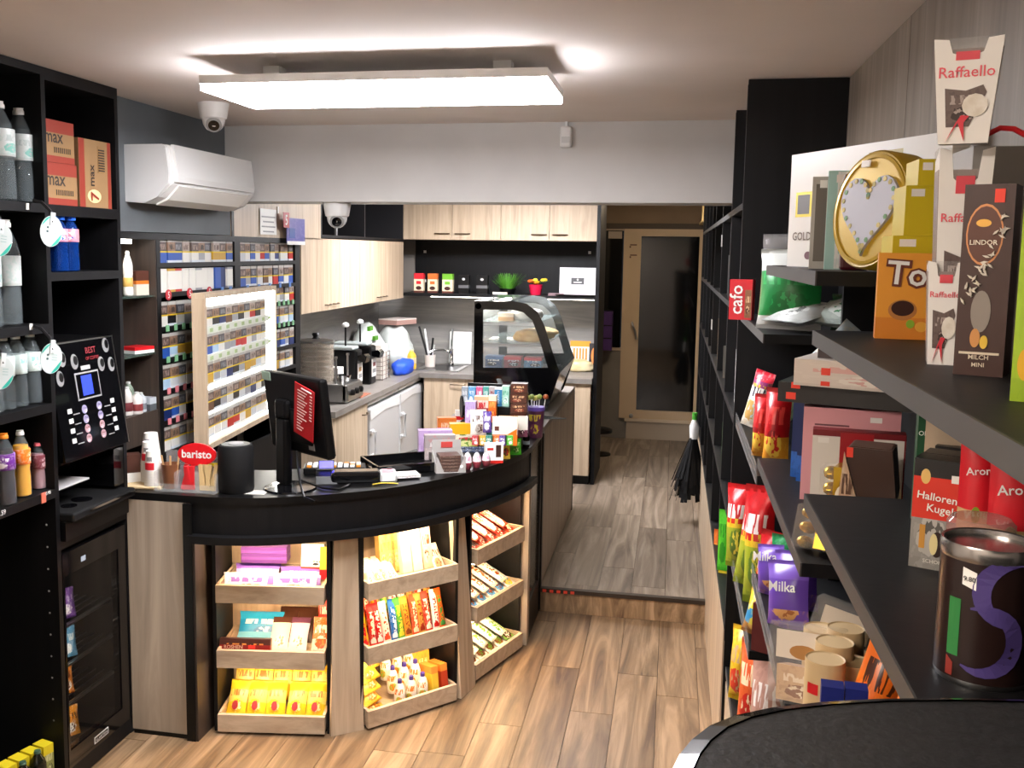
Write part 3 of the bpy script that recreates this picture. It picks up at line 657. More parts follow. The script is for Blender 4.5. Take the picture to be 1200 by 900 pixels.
# items in the cubby
Z0 = CUB[0]
bottle('slim white bottle at the left of the top cubby shelf', (-2.40, at(147, 320, 0, -2.40).y+.02, Z0), .022, .2, WHITE, WHITE, mat('#c9a257', .5), (.2, .4))
pbox('small_box', 'brown and orange box on the top cubby shelf', 'box', (-2.40, at(161, 335, 0, -2.40).y, Z0), (.085, .06, .11), R(80), [(.45, mat('#d9cfc0', .5)), (.15, mat('#d97a2c', .5)), (.4, mat('#5a3428', .5))])
pbox('flat_box', 'red and white flat box on the middle cubby shelf', 'box', (-2.40, at(160, 408, 0, -2.40).y, CUB[1]+.0), (.12, .1, .03), R(75), [(.5, WHITE), (.5, RED)])
pbox('flat_box', 'white leaflet pile on the middle cubby shelf', 'leaflet', (-2.52, 4.12, CUB[1]), (.09, .08, .012), R(60), WHITE)
for k, (yy, xx, h, c1, c2) in enumerate(((4.00, -2.38, .13, '#d8d3cc', '#6a2a2e'), (4.05, -2.36, .10, '#e0d9d2', '#8a3a3a'), (4.08, -2.46, .16, '#c9b85a', '#9a8a3a'), (4.10, -2.37, .09, '#b9bfc4', '#7a8086'), (4.15, -2.46, .13, '#7a8a78', '#a9b3a4'))):
    bottle('small vape liquid bottle, %s from the left at the bottom of the cubby' % ORD[k], (xx, yy, CUB[2]), .026, h, mat(c1, .3), mat('#c9cdca' if k != 2 else '#2a2a2a', .4), mat(c2, .5), (.15, .45), None, 'small bottles in the cubby')
bottle('dark bottle standing behind the small cubby bottles', (-2.58, 4.13, CUB[2]), .03, .26, mat('#1d1a14', .15), mat('#b39a3c', .4), mat('#b9a04a', .5), (.25, .45))
pbox('clear_tray', 'pale plastic box at the right of the cubby bottom', 'box', (-2.37, 4.16, CUB[2]), (.05, .06, .06), R(85), [(.5, mat('#5a6064', .4)), (.5, mat('#b9c2c8', .3))])
pbox('small_box', 'brown box on the counter end beside the paper cups', 'box', (-2.27, 3.84, 1.061), (.07, .06, .13), R(40), [(.4, WHITE), (.6, mat('#4a2a20', .5))], texts=())
# lit cigarette display, standing proud at its near end
A = Vector((at(242, 350, 0, -2.155).x, at(242, 350, 0, -2.155).y, 0)); B = Vector((-2.262, 5.42, 0)); dv = (B-A).normalized(); LEN = (B-A).length
az = math.atan2(dv.y, dv.x)-R(90)
t2 = thing('lit_display', 'bright backlit cigarette display in a light wood frame', 'display case', (A.x, A.y, 1.14), az)
HL = .70; dp = -.064
def lk(nm, y0, z0, y1, z1, x0, x1, m): return MB().box(x0, y0, z0, x1, y1, z1).build(nm, m, t2)
lk('frame_side', -.025, 0, 0, HL, dp, 0, OAK); lk('frame_side', LEN, 0, LEN+.02, HL, dp, 0, OAK)
lk('frame_top', -.025, HL, LEN+.02, HL+.025, dp, 0, OAK); lk('frame_bottom', -.025, -.025, LEN+.02, 0, dp, 0, OAK)
lk('back_board', 0, 0, LEN, HL, dp-.004, dp-.0005, BLKM); lk('light_panel', 0, 0, LEN, HL, dp, dp+.01, emit('#fffdf6', 5.))
lk('led_strip', LEN-.10, .0, LEN-.0, HL, dp+.01, -.012, emit('#fffdf4', 7.))
RW = [at(244, y, 0, -2.17).z-1.14 for y in (384, 417, 450, 483, 514)]
RW[4] = max(RW[4], .03)
for i, z in enumerate(RW):
    lk('led_strip', .01, z+.118 if i else HL-.006, LEN-.11, z+.123 if i else HL-.001, dp+.02, dp+.03, emit('#fffdf6', 12.))
    lk('shelf', 0, z-.012, LEN-.11, z, dp+.01, -.012, WPLAST); lk('price_rail', 0, z-.03, LEN-.11, z+.006, -.012, -.006, mat('#d9ddd0', .3) if i < 2 else CLEAR)
    if i < 2:
        for k in range(9): lk('price_tag', .05+k*.115, z-.022, .09+k*.115, z-.004, -.006, -.004, mat('#a9c08a', .5))
cw, sw = math.cos(az), math.sin(az)
def axf(yy, z):
    p = Vector((-.028, yy, z)); return (A.x+cw*p.x-sw*p.y, A.y+sw*p.x+cw*p.y, 1.14+p.z), az+R(90)
sets = (['white', 'black', 'navy', 'brown', 'grey', 'black', 'white', 'red', 'black', 'white'], ['blue', 'pale blue', 'white', 'grey', 'grey', 'red', 'red', 'white', 'grey', 'white', 'white'], ['gold', 'grey', 'silver', 'navy', 'black', 'grey', 'gold', 'gold', 'silver', 'white'], ['brown', 'black', 'grey', 'white', 'black', 'silver', 'grey', 'navy', 'white', 'black'], ['white', 'white', 'white', 'red', 'red', 'white', 'gold', 'silver', 'white', 'white'])
for i, (z, cs) in enumerate(zip(RW, sets)):
    packs(.02, LEN-.14, z, len(cs), cs, 'on the %s shelf of the lit display' % ('top', 'second', 'third', 'fourth', 'bottom')[i], h=.105 if i not in (0,) else .1, ax=axf, group='cigarette packs in the lit display')
# ================================================================ wood panels and notices above
t = thing('wall_cupboard', 'light oak cupboard panel above the cigarettes beside the air conditioner', 'cupboard', (KX, 0, KT))
MB().box(-.37, 4.99, 0, 0, 6.37, .45).build('body', OAK, t)
MB().box(.0, 4.99, 0, .004, 5.02, .45).build('edge_strip', BLKEDGE, t)
q = at(325, 246, 0, KX); MB().box(.0, q.y-.01, q.z-KT-.02, .006, q.y+.01, q.z-KT+.02).build('screw_cover', WHITE, t)
y0, y1, z0, z1 = fx(304, 323, 245, 275, KX)
o = tag(MB().box(KX+.004, y0, z0, KX+.006, y1, z1).build('notice_sheet', WHITE), 'white paper notice with printed lines beside the air conditioner', 'notice')
for k in range(4): MB().box(KX+.006, y0+.02+.02*(k % 2), z1-.05-.028*k, KX+.007, y1-.02-.02*(k % 2), z1-.042-.028*k).build('print_line', GREYP, o)
y0, y1, z0, z1 = fx(336, 357, 256, 285, KX+.03)
o = tag(MB().box(KX+.028, y0, z0, KX+.032, y1, z1).build('poster_card', pr('#5a5aa8', '#27407c', '#8a86c2', 3)), 'blue and violet advertising card with a price hung above the cigarettes', 'poster')
MB().box(KX+.032, y0, z0-.01, KX+.034, y1, z0+.012).build('white_edge', WHITE, o); MB().box(KX+.032, y0+.04, z0+.03, KX+.033, y0+.13, z0+.09).build('device_picture', mat('#1c4a9c', .4), o)
MB().box(KX+.032, y0-.06, z1-.06, KX+.036, y0+.03, z1+.03).build('red_corner', mat('#b32a30', .4), o); text(o, '5', .035, (KX+.0365, y0-.015, z1-.015), (R(90), 0, R(90)), WHITE)
# ================================================================ kitchen
CT = 1.04
def handle(par, p, along, l=.1, out=(1, 0, 0)):
    a, u = Vector(along)*l/2, Vector(out); p = Vector(p)
    MB().tube([p-a, p-a*.9+u*.018, p-a*.4+u*.026, p+a*.4+u*.026, p+a*.9+u*.018, p+a], .005, 6).build('handle', BRONZE, par, smooth=True)
def cab(name, label, box, doors, face, cat='cupboard', body=OAK, group=None, dm=OAK, hz=None, hs=None):
    x0, y0, z0, x1, y1, z1 = box
    t = thing(name, label, cat, ((x0+x1)/2, (y0+y1)/2, z0), group=group); c = Vector(((x0+x1)/2, (y0+y1)/2, z0))
    MB().box(x0-c.x, y0-c.y, 0, x1-c.x, y1-c.y, z1-z0).build('body', body, t)
    for i, (a, b) in enumerate(doors):
        if face == 'x':
            d = MB().box(x1-c.x, a-c.y+.002, .002, x1-c.x+.018, b-c.y-.002, z1-z0-.002).build('door', dm, t)
            if hs: handle(d, (x1-c.x+.018, (a if hs[i] < 0 else b)-c.y-hs[i]*.08, hz-z0), (0, 1, 0))
        else:
            d = MB().box(a-c.x+.002, y0-c.y-.018, .002, b-c.x-.002, y0-c.y, z1-z0-.002).build('door', dm, t)
            if hs: handle(d, ((a if hs[i] < 0 else b)-c.x-hs[i]*.09, y0-c.y-.018, hz-z0), (1, 0, 0), .13, (0, -1, 0))
    return t
by = [6.005, at(388, 330, 0, KX).y, at(421.5, 330, 0, KX).y, at(447, 330, 0, KX).y, 8.45]
for i in range(2):
    a, b, c = by[2*i], by[2*i+1], by[2*i+2]
    cab('wall_cupboard', 'light oak wall cupboard on the left kitchen wall, %s pair of doors' % ('nearer' if i == 0 else 'farther'), (KB, a, 1.66, KX-.018, c, 2.15), [(a, b), (b, c)], 'x', group='wall cupboards on the left kitchen wall', hz=1.70, hs=(1, -1))
# black open niche above
t = thing('wall_niche', 'black open wall niche above the left kitchen cupboards', 'cupboard', (KX, 0, 2.155))
MB().box(KB-KX, 6.375, 0, KB-KX+.01, 8.44, .5).build('back_panel', BLK, t); MB().box(KB-KX, 6.375, 0, 0, 8.44, .02).build('shelf', BLK, t)
for yy in (6.375, 7.33, 8.42): MB().box(KB-KX+.01, yy, .02, 0, yy+.02, .5).build('upright', BLKEDGE, t)
MB().tube([(-.01, 6.7, .02), (-.01, 6.7, .5)], .012, 8).build('pipe', GREYP, t)
# back wall upper cupboards
bx = [at(px, 260, 1, 8.45).x for px in (472.5, 530, 587, 644, 702)]
for i in range(2):
    cab('wall_cupboard', 'light oak wall cupboard above the black niche, %s pair of doors' % ('left' if i == 0 else 'right'), (bx[2*i], 8.468, 2.172, bx[2*i+2], 8.9, 2.60), [(bx[2*i], bx[2*i+1]), (bx[2*i+1], bx[2*i+2])], 'y', group='wall cupboards on the back kitchen wall', hz=2.225, hs=(1, -1))
XE = bx[4]
t = thing('display_niche', 'black wall niche with a shelf of coffee jars and plants', 'shelf', (0, 8.47, 1.68))
MB().box(-2.335, .415, 0, XE, .428, .49).build('back_panel', BLK, t); MB().box(-2.335, -.01, -.0, XE, .415, .028).build('shelf', BLK, t)
for px, py in ((498, 295), (691, 296), (498, 329)):
    q = at(px, py, 1, 8.88); MB().box(q.x-.012, .408, q.z-1.68-.012, q.x+.012, .415, q.z-1.68+.012).build('screw_cover', WHITE, t)
MB().box(-2.1, .06, -.008, XE-.03, .08, -.001).build('led_strip', emit('#fff4e2', STRIP_WHITE*.3), t)
tag(MB().box(XE+.002, 8.22, ZU, XE+.032, 8.9, ZC-.1).build('end_panel', BLK), 'tall black end panel beside the back counter', 'panel')
# splashback
tag(MB().box(KB-.0, 5.99, CT, KB+.012, 8.885, 1.66).build('splashback', SPLASHY), 'grey board splashback along the left kitchen wall', 'splashback')
tag(MB().box(-2.685, 8.885, CT, XE, 8.899, 1.68).build('splashback', SPLASH), 'grey board splashback on the back kitchen wall', 'splashback')
# worktop
t = thing('worktop', 'grey L-shaped kitchen worktop', 'worktop', (0, 0, CT-.04))
MB().prism([(KB, 5.995), (-2.10, 5.995), (-2.10, 8.15), (XE-.002, 8.15), (XE-.002, 8.884), (KB, 8.884)], 0, .04).build('top', TOPM, t)
q = [at(px, 434, 2, CT) for px in (491, 552)]
# base cupboards and fridges
def fr(px): return at(px, 470, 0, -2.12).y
cab('base_cupboard', 'light oak base cupboard nearest the counter in the kitchen', (KB, 5.99, ZU, -2.14, fr(431), CT-.04), [(5.99, fr(431))], 'x', hz=.92, hs=(1,))
for i, (a, b) in enumerate(((431, 467), (467, 494))):
    ya, yb = fr(a)+.01, fr(b)-.005; H = CT-.05-ZU
    t = thing('undercounter_fridge', 'white undercounter fridge, %s of the two' % ('nearer' if i == 0 else 'farther'), 'fridge', (-2.14, (ya+yb)/2, ZU), group='white undercounter fridges')
    h2 = (yb-ya)/2
    FW = mat('#c3c3c2', .35); MB().box(-.5, -h2, 0, -.04, h2, H).build('body', FW, t); MB().box(-.5, -h2+.004, H-.03, .02, h2-.004, H+.005).build('lid', FW, t, bev=.008)
    d = MB().box(-.035, -h2+.004, .06, .03, h2-.004, H-.05).build('door', mat('#b4b4b4', .3), t, bev=.012)
    MB().prism([(-h2+.01, H-.13), (0, H-.105), (h2-.01, H-.13), (h2-.01, H-.055), (-h2+.01, H-.055)], .03, .036, 0).build('door_trim', mat('#d2d2d2', .3), d)
    MB().tube([(.03, -h2+.05, H-.22), (.06, -h2+.05, H-.22), (.062, -h2+.05, H-.40), (.03, -h2+.05, H-.40)], .011, 8).build('handle', mat('#d6d6d6', .25), d, smooth=True)
    for zz in (H-.22, H-.40): MB().box(.03, -h2+.01, zz-.012, .045, -h2+.08, zz+.012).build('hinge', mat('#cfcfcf', .3), d)
x1 = at(548, 470, 1, 8.17).x; x0 = at(496.5, 470, 1, 8.17).x
cab('base_cupboard', 'light oak base cupboard under the sink', (x0, 8.19, ZU, x1, 8.8, CT-.04), [(x0, x1)], 'y', hz=.95, hs=(1,))
cab('base_cupboard', 'light oak base cupboard behind the pastry case', (x1+.004, 8.19, ZU+.08, XE-.012, 8.8, CT-.04), [(x1+.01, -1.2), (-1.2, XE-.012)], 'y', hz=.95, hs=(1, -1))
MB().box(x1+.004-1, 0, 0, 0, 0, 0) if 0 else None
tag(MB().box(x1+.004, 8.22, ZU, XE-.012, 8.3, ZU+.08).build('plinth', BLKM), 'black plinth under the back kitchen cupboards', 'plinth')
# sink, tap, board
s0, s1 = at(493, 431, 2, CT), at(546, 431, 2, CT)
t = thing('kitchen_sink', 'stainless steel sink set in the worktop', 'sink', ((s0.x+s1.x)/2, 8.55, CT))
hw = (s1.x-s0.x)/2
fb = MB(); fb.box(-hw, -.24, 0, hw, -.2, .008); fb.box(-hw, .2, 0, hw, .24, .008); fb.box(-hw, -.2, 0, -hw+.04, .2, .008); fb.box(hw-.04, -.2, 0, hw, .2, .008); fb.build('rim', STEEL, t)
MB().box(-hw+.04, -.2, .0005, hw-.04, .2, .003).build('basin', mat('#5c5c5b', .3, 1.), t)
p = at(537, 425, 2, CT)
t = thing('kitchen_tap', 'chrome mixer tap at the sink', 'tap', (p.x, 8.72, CT+.008))
MB().lathe([(.026, 0), (.026, .02), (.018, .03), (.018, .14), (.02, .15)], 14).build('body', CHROME, t, smooth=True)
MB().tube([(0, 0, .11), (-.05, -.04, .14), (-.14, -.1, .145), (-.18, -.13, .12)], .011, 8).build('spout', CHROME, t, smooth=True)
MB().tube([(0, 0, .14), (.0, .01, .2), (.005, .02, .33)], .009, 8).build('lever', CHROME, t, smooth=True)
q = fy(526, 552, 388, 426, 8.84); b = MB()
o = tag(MB().box(-q[2]/2, -.008, 0, q[2]/2, .008, q[3]).build('cutting_board', WPLAST, None, (q[0], 8.83, CT+.008), (R(-7), 0, 0), bev=.02), 'white plastic cutting board leaning on the back splashback', 'cutting board')
MB().lathe([(.012, -.010), (.012, -.008)], 10).build('hanging_hole', GREYP, o, (-q[2]*.36, 0, q[3]*.9), (R(90), 0, 0))
# hot dog warmer
p = at(375, 470, 2, CT); c = Vector((-2.40, at(372, 440, 0, -2.30).y, CT))
t = thing('hot_dog_warmer', 'steel and glass hot dog warmer on the kitchen worktop', 'food warmer', (-2.36, 6.50, CT))
MB().box(-.22, -.16, 0, .22, .16, .13).build('base', STEEL, t, bev=.01)
MB().prism([(.19, .02), (.235, .02), (.225, .12), (.19, .12)], -.16, .16, 1).build('front_panel', mat('#a9a9a8', .3, 1), t)
for yy in (-.09, 0., .09): MB().lathe([(.022, 0), (.02, .02), (.012, .024)], 12).build('knob', BLKM, t, (.232, yy, .07), (0, R(85), 0), True)
fb = MB().lathe([(.125, .13), (.125, .40), (.12, .40), (.12, .13)], 24); fb.build('glass_cylinder', glass_mat('warm_glass', '#a79b8c', .45), t, (-.05, -.02, 0), smooth=True)
MB().lathe([(.13, .40), (.13, .415), (.06, .425)], 24).build('lid', STEEL, t, (-.05, -.02, 0), smooth=True); MB().lathe([(.03, .425), (.018, .435), (.028, .455), (.02, .465)], 12).build('lid_knob', BLKM, t, (-.05, -.02, 0), smooth=True)
for k in range(6):
    fb = MB().lathe([(.112, .17+k*.036), (.115, .172+k*.036), (.112, .174+k*.036)], 20); fb.build('rack_ring', STEEL, t, (-.05, -.02, 0))
for a in range(4): MB().tube([(-.05+.1*math.cos(a*1.57+.4), -.02+.1*math.sin(a*1.57+.4), .13), (-.05+.1*math.cos(a*1.57+.4), -.02+.1*math.sin(a*1.57+.4), .39)], .004, 6).build('rack_rod', STEEL, t)
for a in (-.12, .13): MB().tube([(.13, a, .12), (.13, a, .3)], .008, 8).build('heating_spike', STEEL, t); MB().lathe([(.012, .0), (.012, .015)], 8).build('spike_tip', STEEL, t, (.13, a, .3))
MB().lathe([(.05, .13), (.06, .17), (.05, .17)], 16).build('sauce_pan', CHROME, t, (.12, .05, 0), smooth=True)
p = at(355, 420, 0, -2.6); 
bottle('pale bottle standing behind the hot dog warmer', (-2.62, 6.08, CT), .04, .3, mat('#c9c5ba', .3), mat('#c8b36a', .4), mat('#8f8f8b', .5), (.3, .6))
# sauce dispensers with pump
for k, (px, py) in enumerate(((412, 466), (429, 462))):
    c = Vector((-2.36, at(px, 432, 0, -2.30).y+.1, CT))
    t = thing('sauce_dispenser', 'black pump sauce dispenser, %s of the two' % ('nearer' if k == 0 else 'farther'), 'sauce dispenser', c, group='black pump sauce dispensers')
    MB().box(-.2, -.07, 0, .09, .07, .30).build('body', BLKM, t, bev=.015); MB().box(-.22, -.075, .30, .06, .075, .325).build('lid', mat('#aeb6b4', .3), t, bev=.01)
    MB().prism([(.09, .26), (.14, .27), (.16, .25), (.15, .21), (.09, .22)], -.05, .05, 1).build('spout_hood', BLKG, t)
    MB().tube([(-.02, 0, .32), (-.02, 0, .47)], .007, 8).build('pump_rod', BLKM, t); MB().lathe([(.02, .465), (.028, .475), (.026, .49), (.01, .5)], 14).build('pump_knob', WPLAST, t, (-.02, 0, 0), smooth=True)
    MB().box(.091, -.055, .06+.05*0, .094, .055, .2).build('sauce_label', mat('#e4e2dc', .5), t); MB().box(.094, -.04, .09, .0955, .04, .12).build('print_line', GREYP, t); MB().box(.094, -.03, .14, .0955, .03, .17).build('sauce_print', mat('#8a3a2a' if k else '#b58a4a', .5), t)
pbox('napkin_stack', 'stack of white napkins between warmer and dispensers', 'napkins', (-2.40, 6.80, CT), (.12, .12, .19), R(90), mat('#d9d6d0', .8))
# white box in wire basket, bags
yb = at(449, 440, 0, -2.28).y
t = thing('wire_basket', 'wire basket around a stack of white boxes', 'basket', (-2.36, yb, CT))
for k in range(7):
    z = .01+.035*k; fb = MB(); r = .105
    fb.tube([(-r, -r, z), (r, -r, z), (r, r, z), (-r, r, z), (-r, -r, z)], .0022, 5); fb.build('wire', mat('#8a7a70', .4, .6), t)
for a, b in ((-1, -1), (1, -1), (1, 1), (-1, 1), (1, 0), (0, -1)): MB().tube([(a*.105, b*.105, 0), (a*.105, b*.105, .225)], .003, 5).build('wire', mat('#8a7a70', .4, .6), t)
for k in range(5): pbox('takeaway_box', 'white takeaway box in the wire basket, %s from the bottom' % ORD[k], 'box', (-2.36, yb, CT+.004+.056*k), (.18, .18, .053), R(90), mat('#dcd3c8', .7), 'white boxes in the wire basket')
def lump(name, label, cat, loc, s, m, seed, group=None, rot=0.):
    bm = bmesh.new(); bmesh.ops.create_icosphere(bm, subdivisions=3, radius=1); rng = random.Random(seed)
    ph = [rng.random()*6.28 for _ in range(8)]
    for v in bm.verts:
        c = v.co; d = 1+.10*math.sin(3*c.x+ph[0])+.09*math.sin(4*c.y+ph[1])+.08*math.sin(5*c.z+ph[2])+.05*math.sin(9*c.x+7*c.z+ph[3])+.05*math.sin(11*c.y-8*c.z+ph[4])
        v.co = Vector((c.x*s[0], c.y*s[1], c.z*s[2]))*d
    mz = min(v.co.z for v in bm.verts)
    for v in bm.verts: v.co.z = max(v.co.z, mz*.72)-mz*.72
    me = bpy.data.meshes.new(name); bm.to_mesh(me); bm.free(); me.materials.append(m); me.polygons.foreach_set('use_smooth', [True]*len(me.polygons))
    return tag(obj(name, me, None, loc, (0, 0, rot)), label, cat, group)
BAGW = noisy('bread_bag', '#b6bdb8', '#dbe0dc', 6, .3, .5)
yy = at(470, 410, 0, -2.45).y
lump('bread_bag', 'big white bag of buns on the worktop corner', 'bag', (-2.42, yy-.32, CT), (.19, .2, .2), BAGW, 3)
bag2 = lump('bread_bag', 'pale translucent bag with green print behind the dispensers', 'bag', (-2.53, yy-.72, CT), (.13, .18, .22), BAGW, 9)
for k, (px, py) in enumerate(((435, 385), (441, 396))):
    q = at(px, py, 0, -2.42); MB().box(-.02, -.045, -.018, .003, .045, .018).build('green_sticker', mat('#4f8f28', .5), bag2, q-bag2.location)
pbox('bread_pack', 'flat pink-brown bread pack lying on top of the white bag', 'bread', (-2.40, yy-.30, CT+.385), (.3, .2, .05), R(70), [(.8, mat('#b08a80', .5)), (.2, mat('#e4d6cf', .4))])
lump('blue_cloth', 'bright blue crumpled cloth beside the wire basket', 'cloth', (-2.22, at(475, 455, 0, -2.22).y-.05, CT), (.07, .2, .075), noisy('blue_cloth', '#1b47c0', '#2a5be0', 9, .6, .6), 5)
c = at(486, 428, 0, -2.35)
bottle('yellow detergent bottle on the worktop corner', (-2.24, 8.40, CT), .045, .17, mat('#e0b23c', .3), mat('#e9d9a0', .4), mat('#d9c9a0', .5), (.3, .6))
t = thing('utensil_cup', 'white cup with long utensils in the worktop corner', 'cup', (-2.12, 8.6, CT))
MB().lathe([(.045, 0), (.052, .11), (.048, .11), (.042, .01)], 16).build('cup', mat('#d9cfc6', .4), t, smooth=True)
for k, (dx_, l, mm) in enumerate(((-.11, .36, BLKM), (-.06, .34, WPLAST), (.02, .26, BLKM), (.03, .2, STEEL))): MB().tube([(0, 0, .02), (dx_, .03, l)], .01, 6).build('utensil', mm, t)
p = at(399, 475, 2, CT); tag(MB().box(-2.26, 6.62, CT, -2.13, 6.86, CT+.004).build('chopping_mat', mat('#9a5a42', .6)), 'small brown mat at the worktop edge', 'mat')
# niche items
NZ = 1.708
for k, (px0, px1, c) in enumerate(((486, 497, '#d0202c'), (502, 513, '#d06a2c'), (519, 531, '#6cae2c'))):
    x, z, w, h = fy(px0, px1, 322, 344.5, 8.55)
    pbox('coffee_bag', '%s and cream coffee pack on the niche shelf' % ('red', 'orange', 'green')[k], 'coffee pack', (x, 8.55, NZ), (w, .06, h), 0, [(.1, mat('#5a2a20', .5)), (.6, mat('#e2d3b4', .5)), (.3, mat(c, .5))], 'coffee packs in the niche', patches=((0, h*.24, w*.6, h*.2, mat('#3c1a14', .5), 'coffee_picture', 'o'), (0, h*.52, w*.5, h*.16, mat(c, .5), 'emblem')))
for k, (px0, px1) in enumerate(((538, 550), (559, 572))):
    x, z, w, h = fy(px0, px1, 323, 344.5, 8.55)
    pbox('coffee_tin', 'black coffee tin on the niche shelf, %s one' % ('left' if k == 0 else 'right'), 'tin', (x, 8.55, NZ), (w, .07, h), 0, [(.3, BLKM), (.16, mat('#5d5d5f', .4)), (.54, BLKM)], 'black coffee tins', patches=((0, h*.78, w*.3, h*.14, mat('#b9b9b9', .4), 'emblem', 'o'),))
x, z, w, h = fy(579, 610, 322, 344, 8.58)
t = thing('potted_grass', 'low pot of bright green grass on the niche shelf', 'plant', (x, 8.6, NZ))
MB().lathe([(.06, 0), (.075, .05), (.07, .05), (.055, .01)], 16).build('pot', BLKM, t, smooth=True)
rng = random.Random(4); fb = MB()
for k in range(260):
    a = rng.random()*6.28; r0 = rng.random()*.06; l = .06+rng.random()*.085; o_ = (.3+rng.random())*.075
    b0 = Vector((r0*math.cos(a), r0*math.sin(a), .04)); e = b0+Vector((math.cos(a)*o_*1.3, math.sin(a)*o_*.8, l)); s = Vector((-math.sin(a), math.cos(a), 0))*.003
    fb.quad([b0-s, b0+s, e+s*.3, e-s*.3])
g = fb.build('grass', mat('#4d8c26', .6), t); g['kind'] = 'stuff'
x, z, w, h = fy(618, 637, 322, 344, 8.55)
t = thing('flower_pot', 'small crimson pot of yellow and orange flowers on the niche shelf', 'plant', (x, 8.56, NZ))
MB().lathe([(.045, 0), (.062, .09), (.058, .09), (.04, .01)], 16).build('pot', mat('#c2183c', .4), t, smooth=True)
for k in range(9):
    a = k*2.4; r0 = .02+.03*(k % 3)
    MB().ball((r0*math.cos(a), r0*math.sin(a), .105+.012*(k % 3)), .022, .022, .016, 8).build('blossom', mat(('#e8b21e', '#e06a1e', '#f0d23a')[k % 3], .6), t, smooth=True)
for k, a in enumerate((.2, 1.3, 2.9, 4.4, 5.5, 6.1)):
    MB().prism([(.04, -.012), (.12, 0), (.04, .012)], -.001, .001, 2).build('leaf', mat('#3d6a22', .6), t, (0, 0, .1), (0, R(-12), a))
x, z, w, h = fy(659, 701.5, 313, 346, 8.52)
o = pbox('framed_sign', 'white framed sign with a small dark emblem on the niche shelf', 'sign', (x-.03, 8.56, NZ), (w, .03, h), 0, mat('#d4d4d6', .4), patches=((0, h*.52, w*.36, h*.24, mat('#4a4a4c', .5), 'emblem_plate'), (0, h*.57, w*.05, h*.07, WHITE, 'emblem', 'o'), (0, h*.48, w*.22, h*.03, WHITE, 'emblem_line')), tilt=R(-4))
MB().box(-w/2-.02, -.12, 0, w/2+.02, .1, .006).build('base_tray', BLKG, o)
x, z, w, h = fy(577, 594, 341, 346, 8.47); pbox('paper_slip', 'white paper slip at the niche shelf edge', 'paper', (x, 8.49, NZ), (w, .03, .02), 0, mat('#c9c1b4', .6))
x, z, w, h = fy(642, 660, 343, 347, 8.47); pbox('folded_cloth', 'small dusky pink folded cloth on the niche shelf', 'cloth', (x, 8.52, NZ), (w, .06, .02), 0, mat('#7a6468', .8))
# back counter right end: cards and bun bag
x, z, w, h = fy(666, 690, 400, 434, 8.70); pbox('menu_board', 'white and orange menu card leaning on the splashback', 'menu card', (x, 8.80, CT), (w, .01, h), 0, [(.8, WHITE), (.2, mat('#e0972c', .5))], tilt=R(-6), patches=tuple((w*(-.3+.15*k), h*.55, w*.1, h*.4, mat('#d98a3c', .5), 'drink_picture') for k in range(5)))
x, z, w, h = fy(690, 702, 400, 433, 8.62); pbox('menu_board', 'dark menu card with an orange picture at the worktop end', 'menu card', (x-.01, 8.72, CT), (w, .01, h), 0, mat('#2a2626', .5), tilt=R(-6), patches=((0, h*.55, w*.6, h*.6, mat('#d8823c', .5), 'food_picture', 'o'),))
p = at(680, 436, 2, CT); lump('bun_bag', 'clear bag with a pale bun at the worktop end', 'bread', (p.x, p.y+.1, CT), (.13, .11, .06), noisy('bun', '#c9b07a', '#dfd0a8', 7, .3, .3), 12)
# purple crates beyond the end panel
x, z, w, h = fy(703, 716, 375, 413, 10.0); t = pbox('plastic_crate', 'purple plastic crates on the sill beyond the end panel', 'crate', (-.68, 10.36, at(712, 410, 1, 10.36).z), (.14, .14, .40), 0, [(.3, mat('#4a2c6a', .5)), (.03, BLKM), (.3, mat('#4a2c6a', .5)), (.03, BLKM), (.34, mat('#4a2c6a', .5))])
q = at(710, 492, 1, 9.6); t = thing('stool', 'dark stool partly hidden behind the end panel', 'stool', (-.66, 9.5, ZU))
MB().lathe([(.13, .22), (.13, .25), (.10, .26)], 18).build('seat', BLKM, t, smooth=True); MB().lathe([(.02, .02), (.02, .22)], 10).build('column', STEEL, t); MB().lathe([(.12, 0), (.12, .012), (.03, .03)], 18).build('base', BLKM, t, smooth=True)
# ================================================================ curved front counter
TZ = 1.06
ARC = [(-1.93, 3.70), (-1.80, 3.705), (-1.65, 3.735), (-1.50, 3.80), (-1.36, 3.885), (-1.22, 3.99), (-1.10, 4.115), (-.98, 4.28), (-.87, 4.48), (-.785, 4.70), (-.725, 4.92), (-.705, 5.12)]
def smooth_arc(pts, n=4):
    out = []; P = [Vector((*p, 0)) for p in pts]
    for i in range(len(P)-1):
        a, b, c, d = P[max(i-1, 0)], P[i], P[i+1], P[min(i+2, len(P)-1)]
        for k in range(n):
            t_ = k/n; out.append(.5*((2*b)+(c-a)*t_+(2*a-5*b+4*c-d)*t_*t_+(3*b-a-3*c+d)*t_**3))
    out.append(P[-1]); return [(p.x, p.y) for p in out]
SA = smooth_arc(ARC)
def offs(pts, d):                                     # d > 0 outwards (towards the customers)
    out = []
    for i, p in enumerate(pts):
        a, b = pts[max(i-1, 0)], pts[min(i+1, len(pts)-1)]; tx, ty = b[0]-a[0], b[1]-a[1]; l = math.hypot(tx, ty)
        out.append((p[0]+ty/l*d, p[1]-tx/l*d))
    return out
ct = thing('front_counter', 'curved black-topped shop counter with lit oak snack displays', 'counter', (-1.5, 4.2, 0))
C0 = Vector((-1.5, 4.2, 0))
def cpart(nm, mb, m, par=None, bev=0., smooth=False):
    mb.v = [tuple(Vector(v)-C0) for v in mb.v]; return mb.build(nm, m, par or ct, bev=bev, smooth=smooth)
def ring(a, b, z0, z1): return MB().prism(a+b[::-1], z0, z1)
inner = offs(SA, -.52)
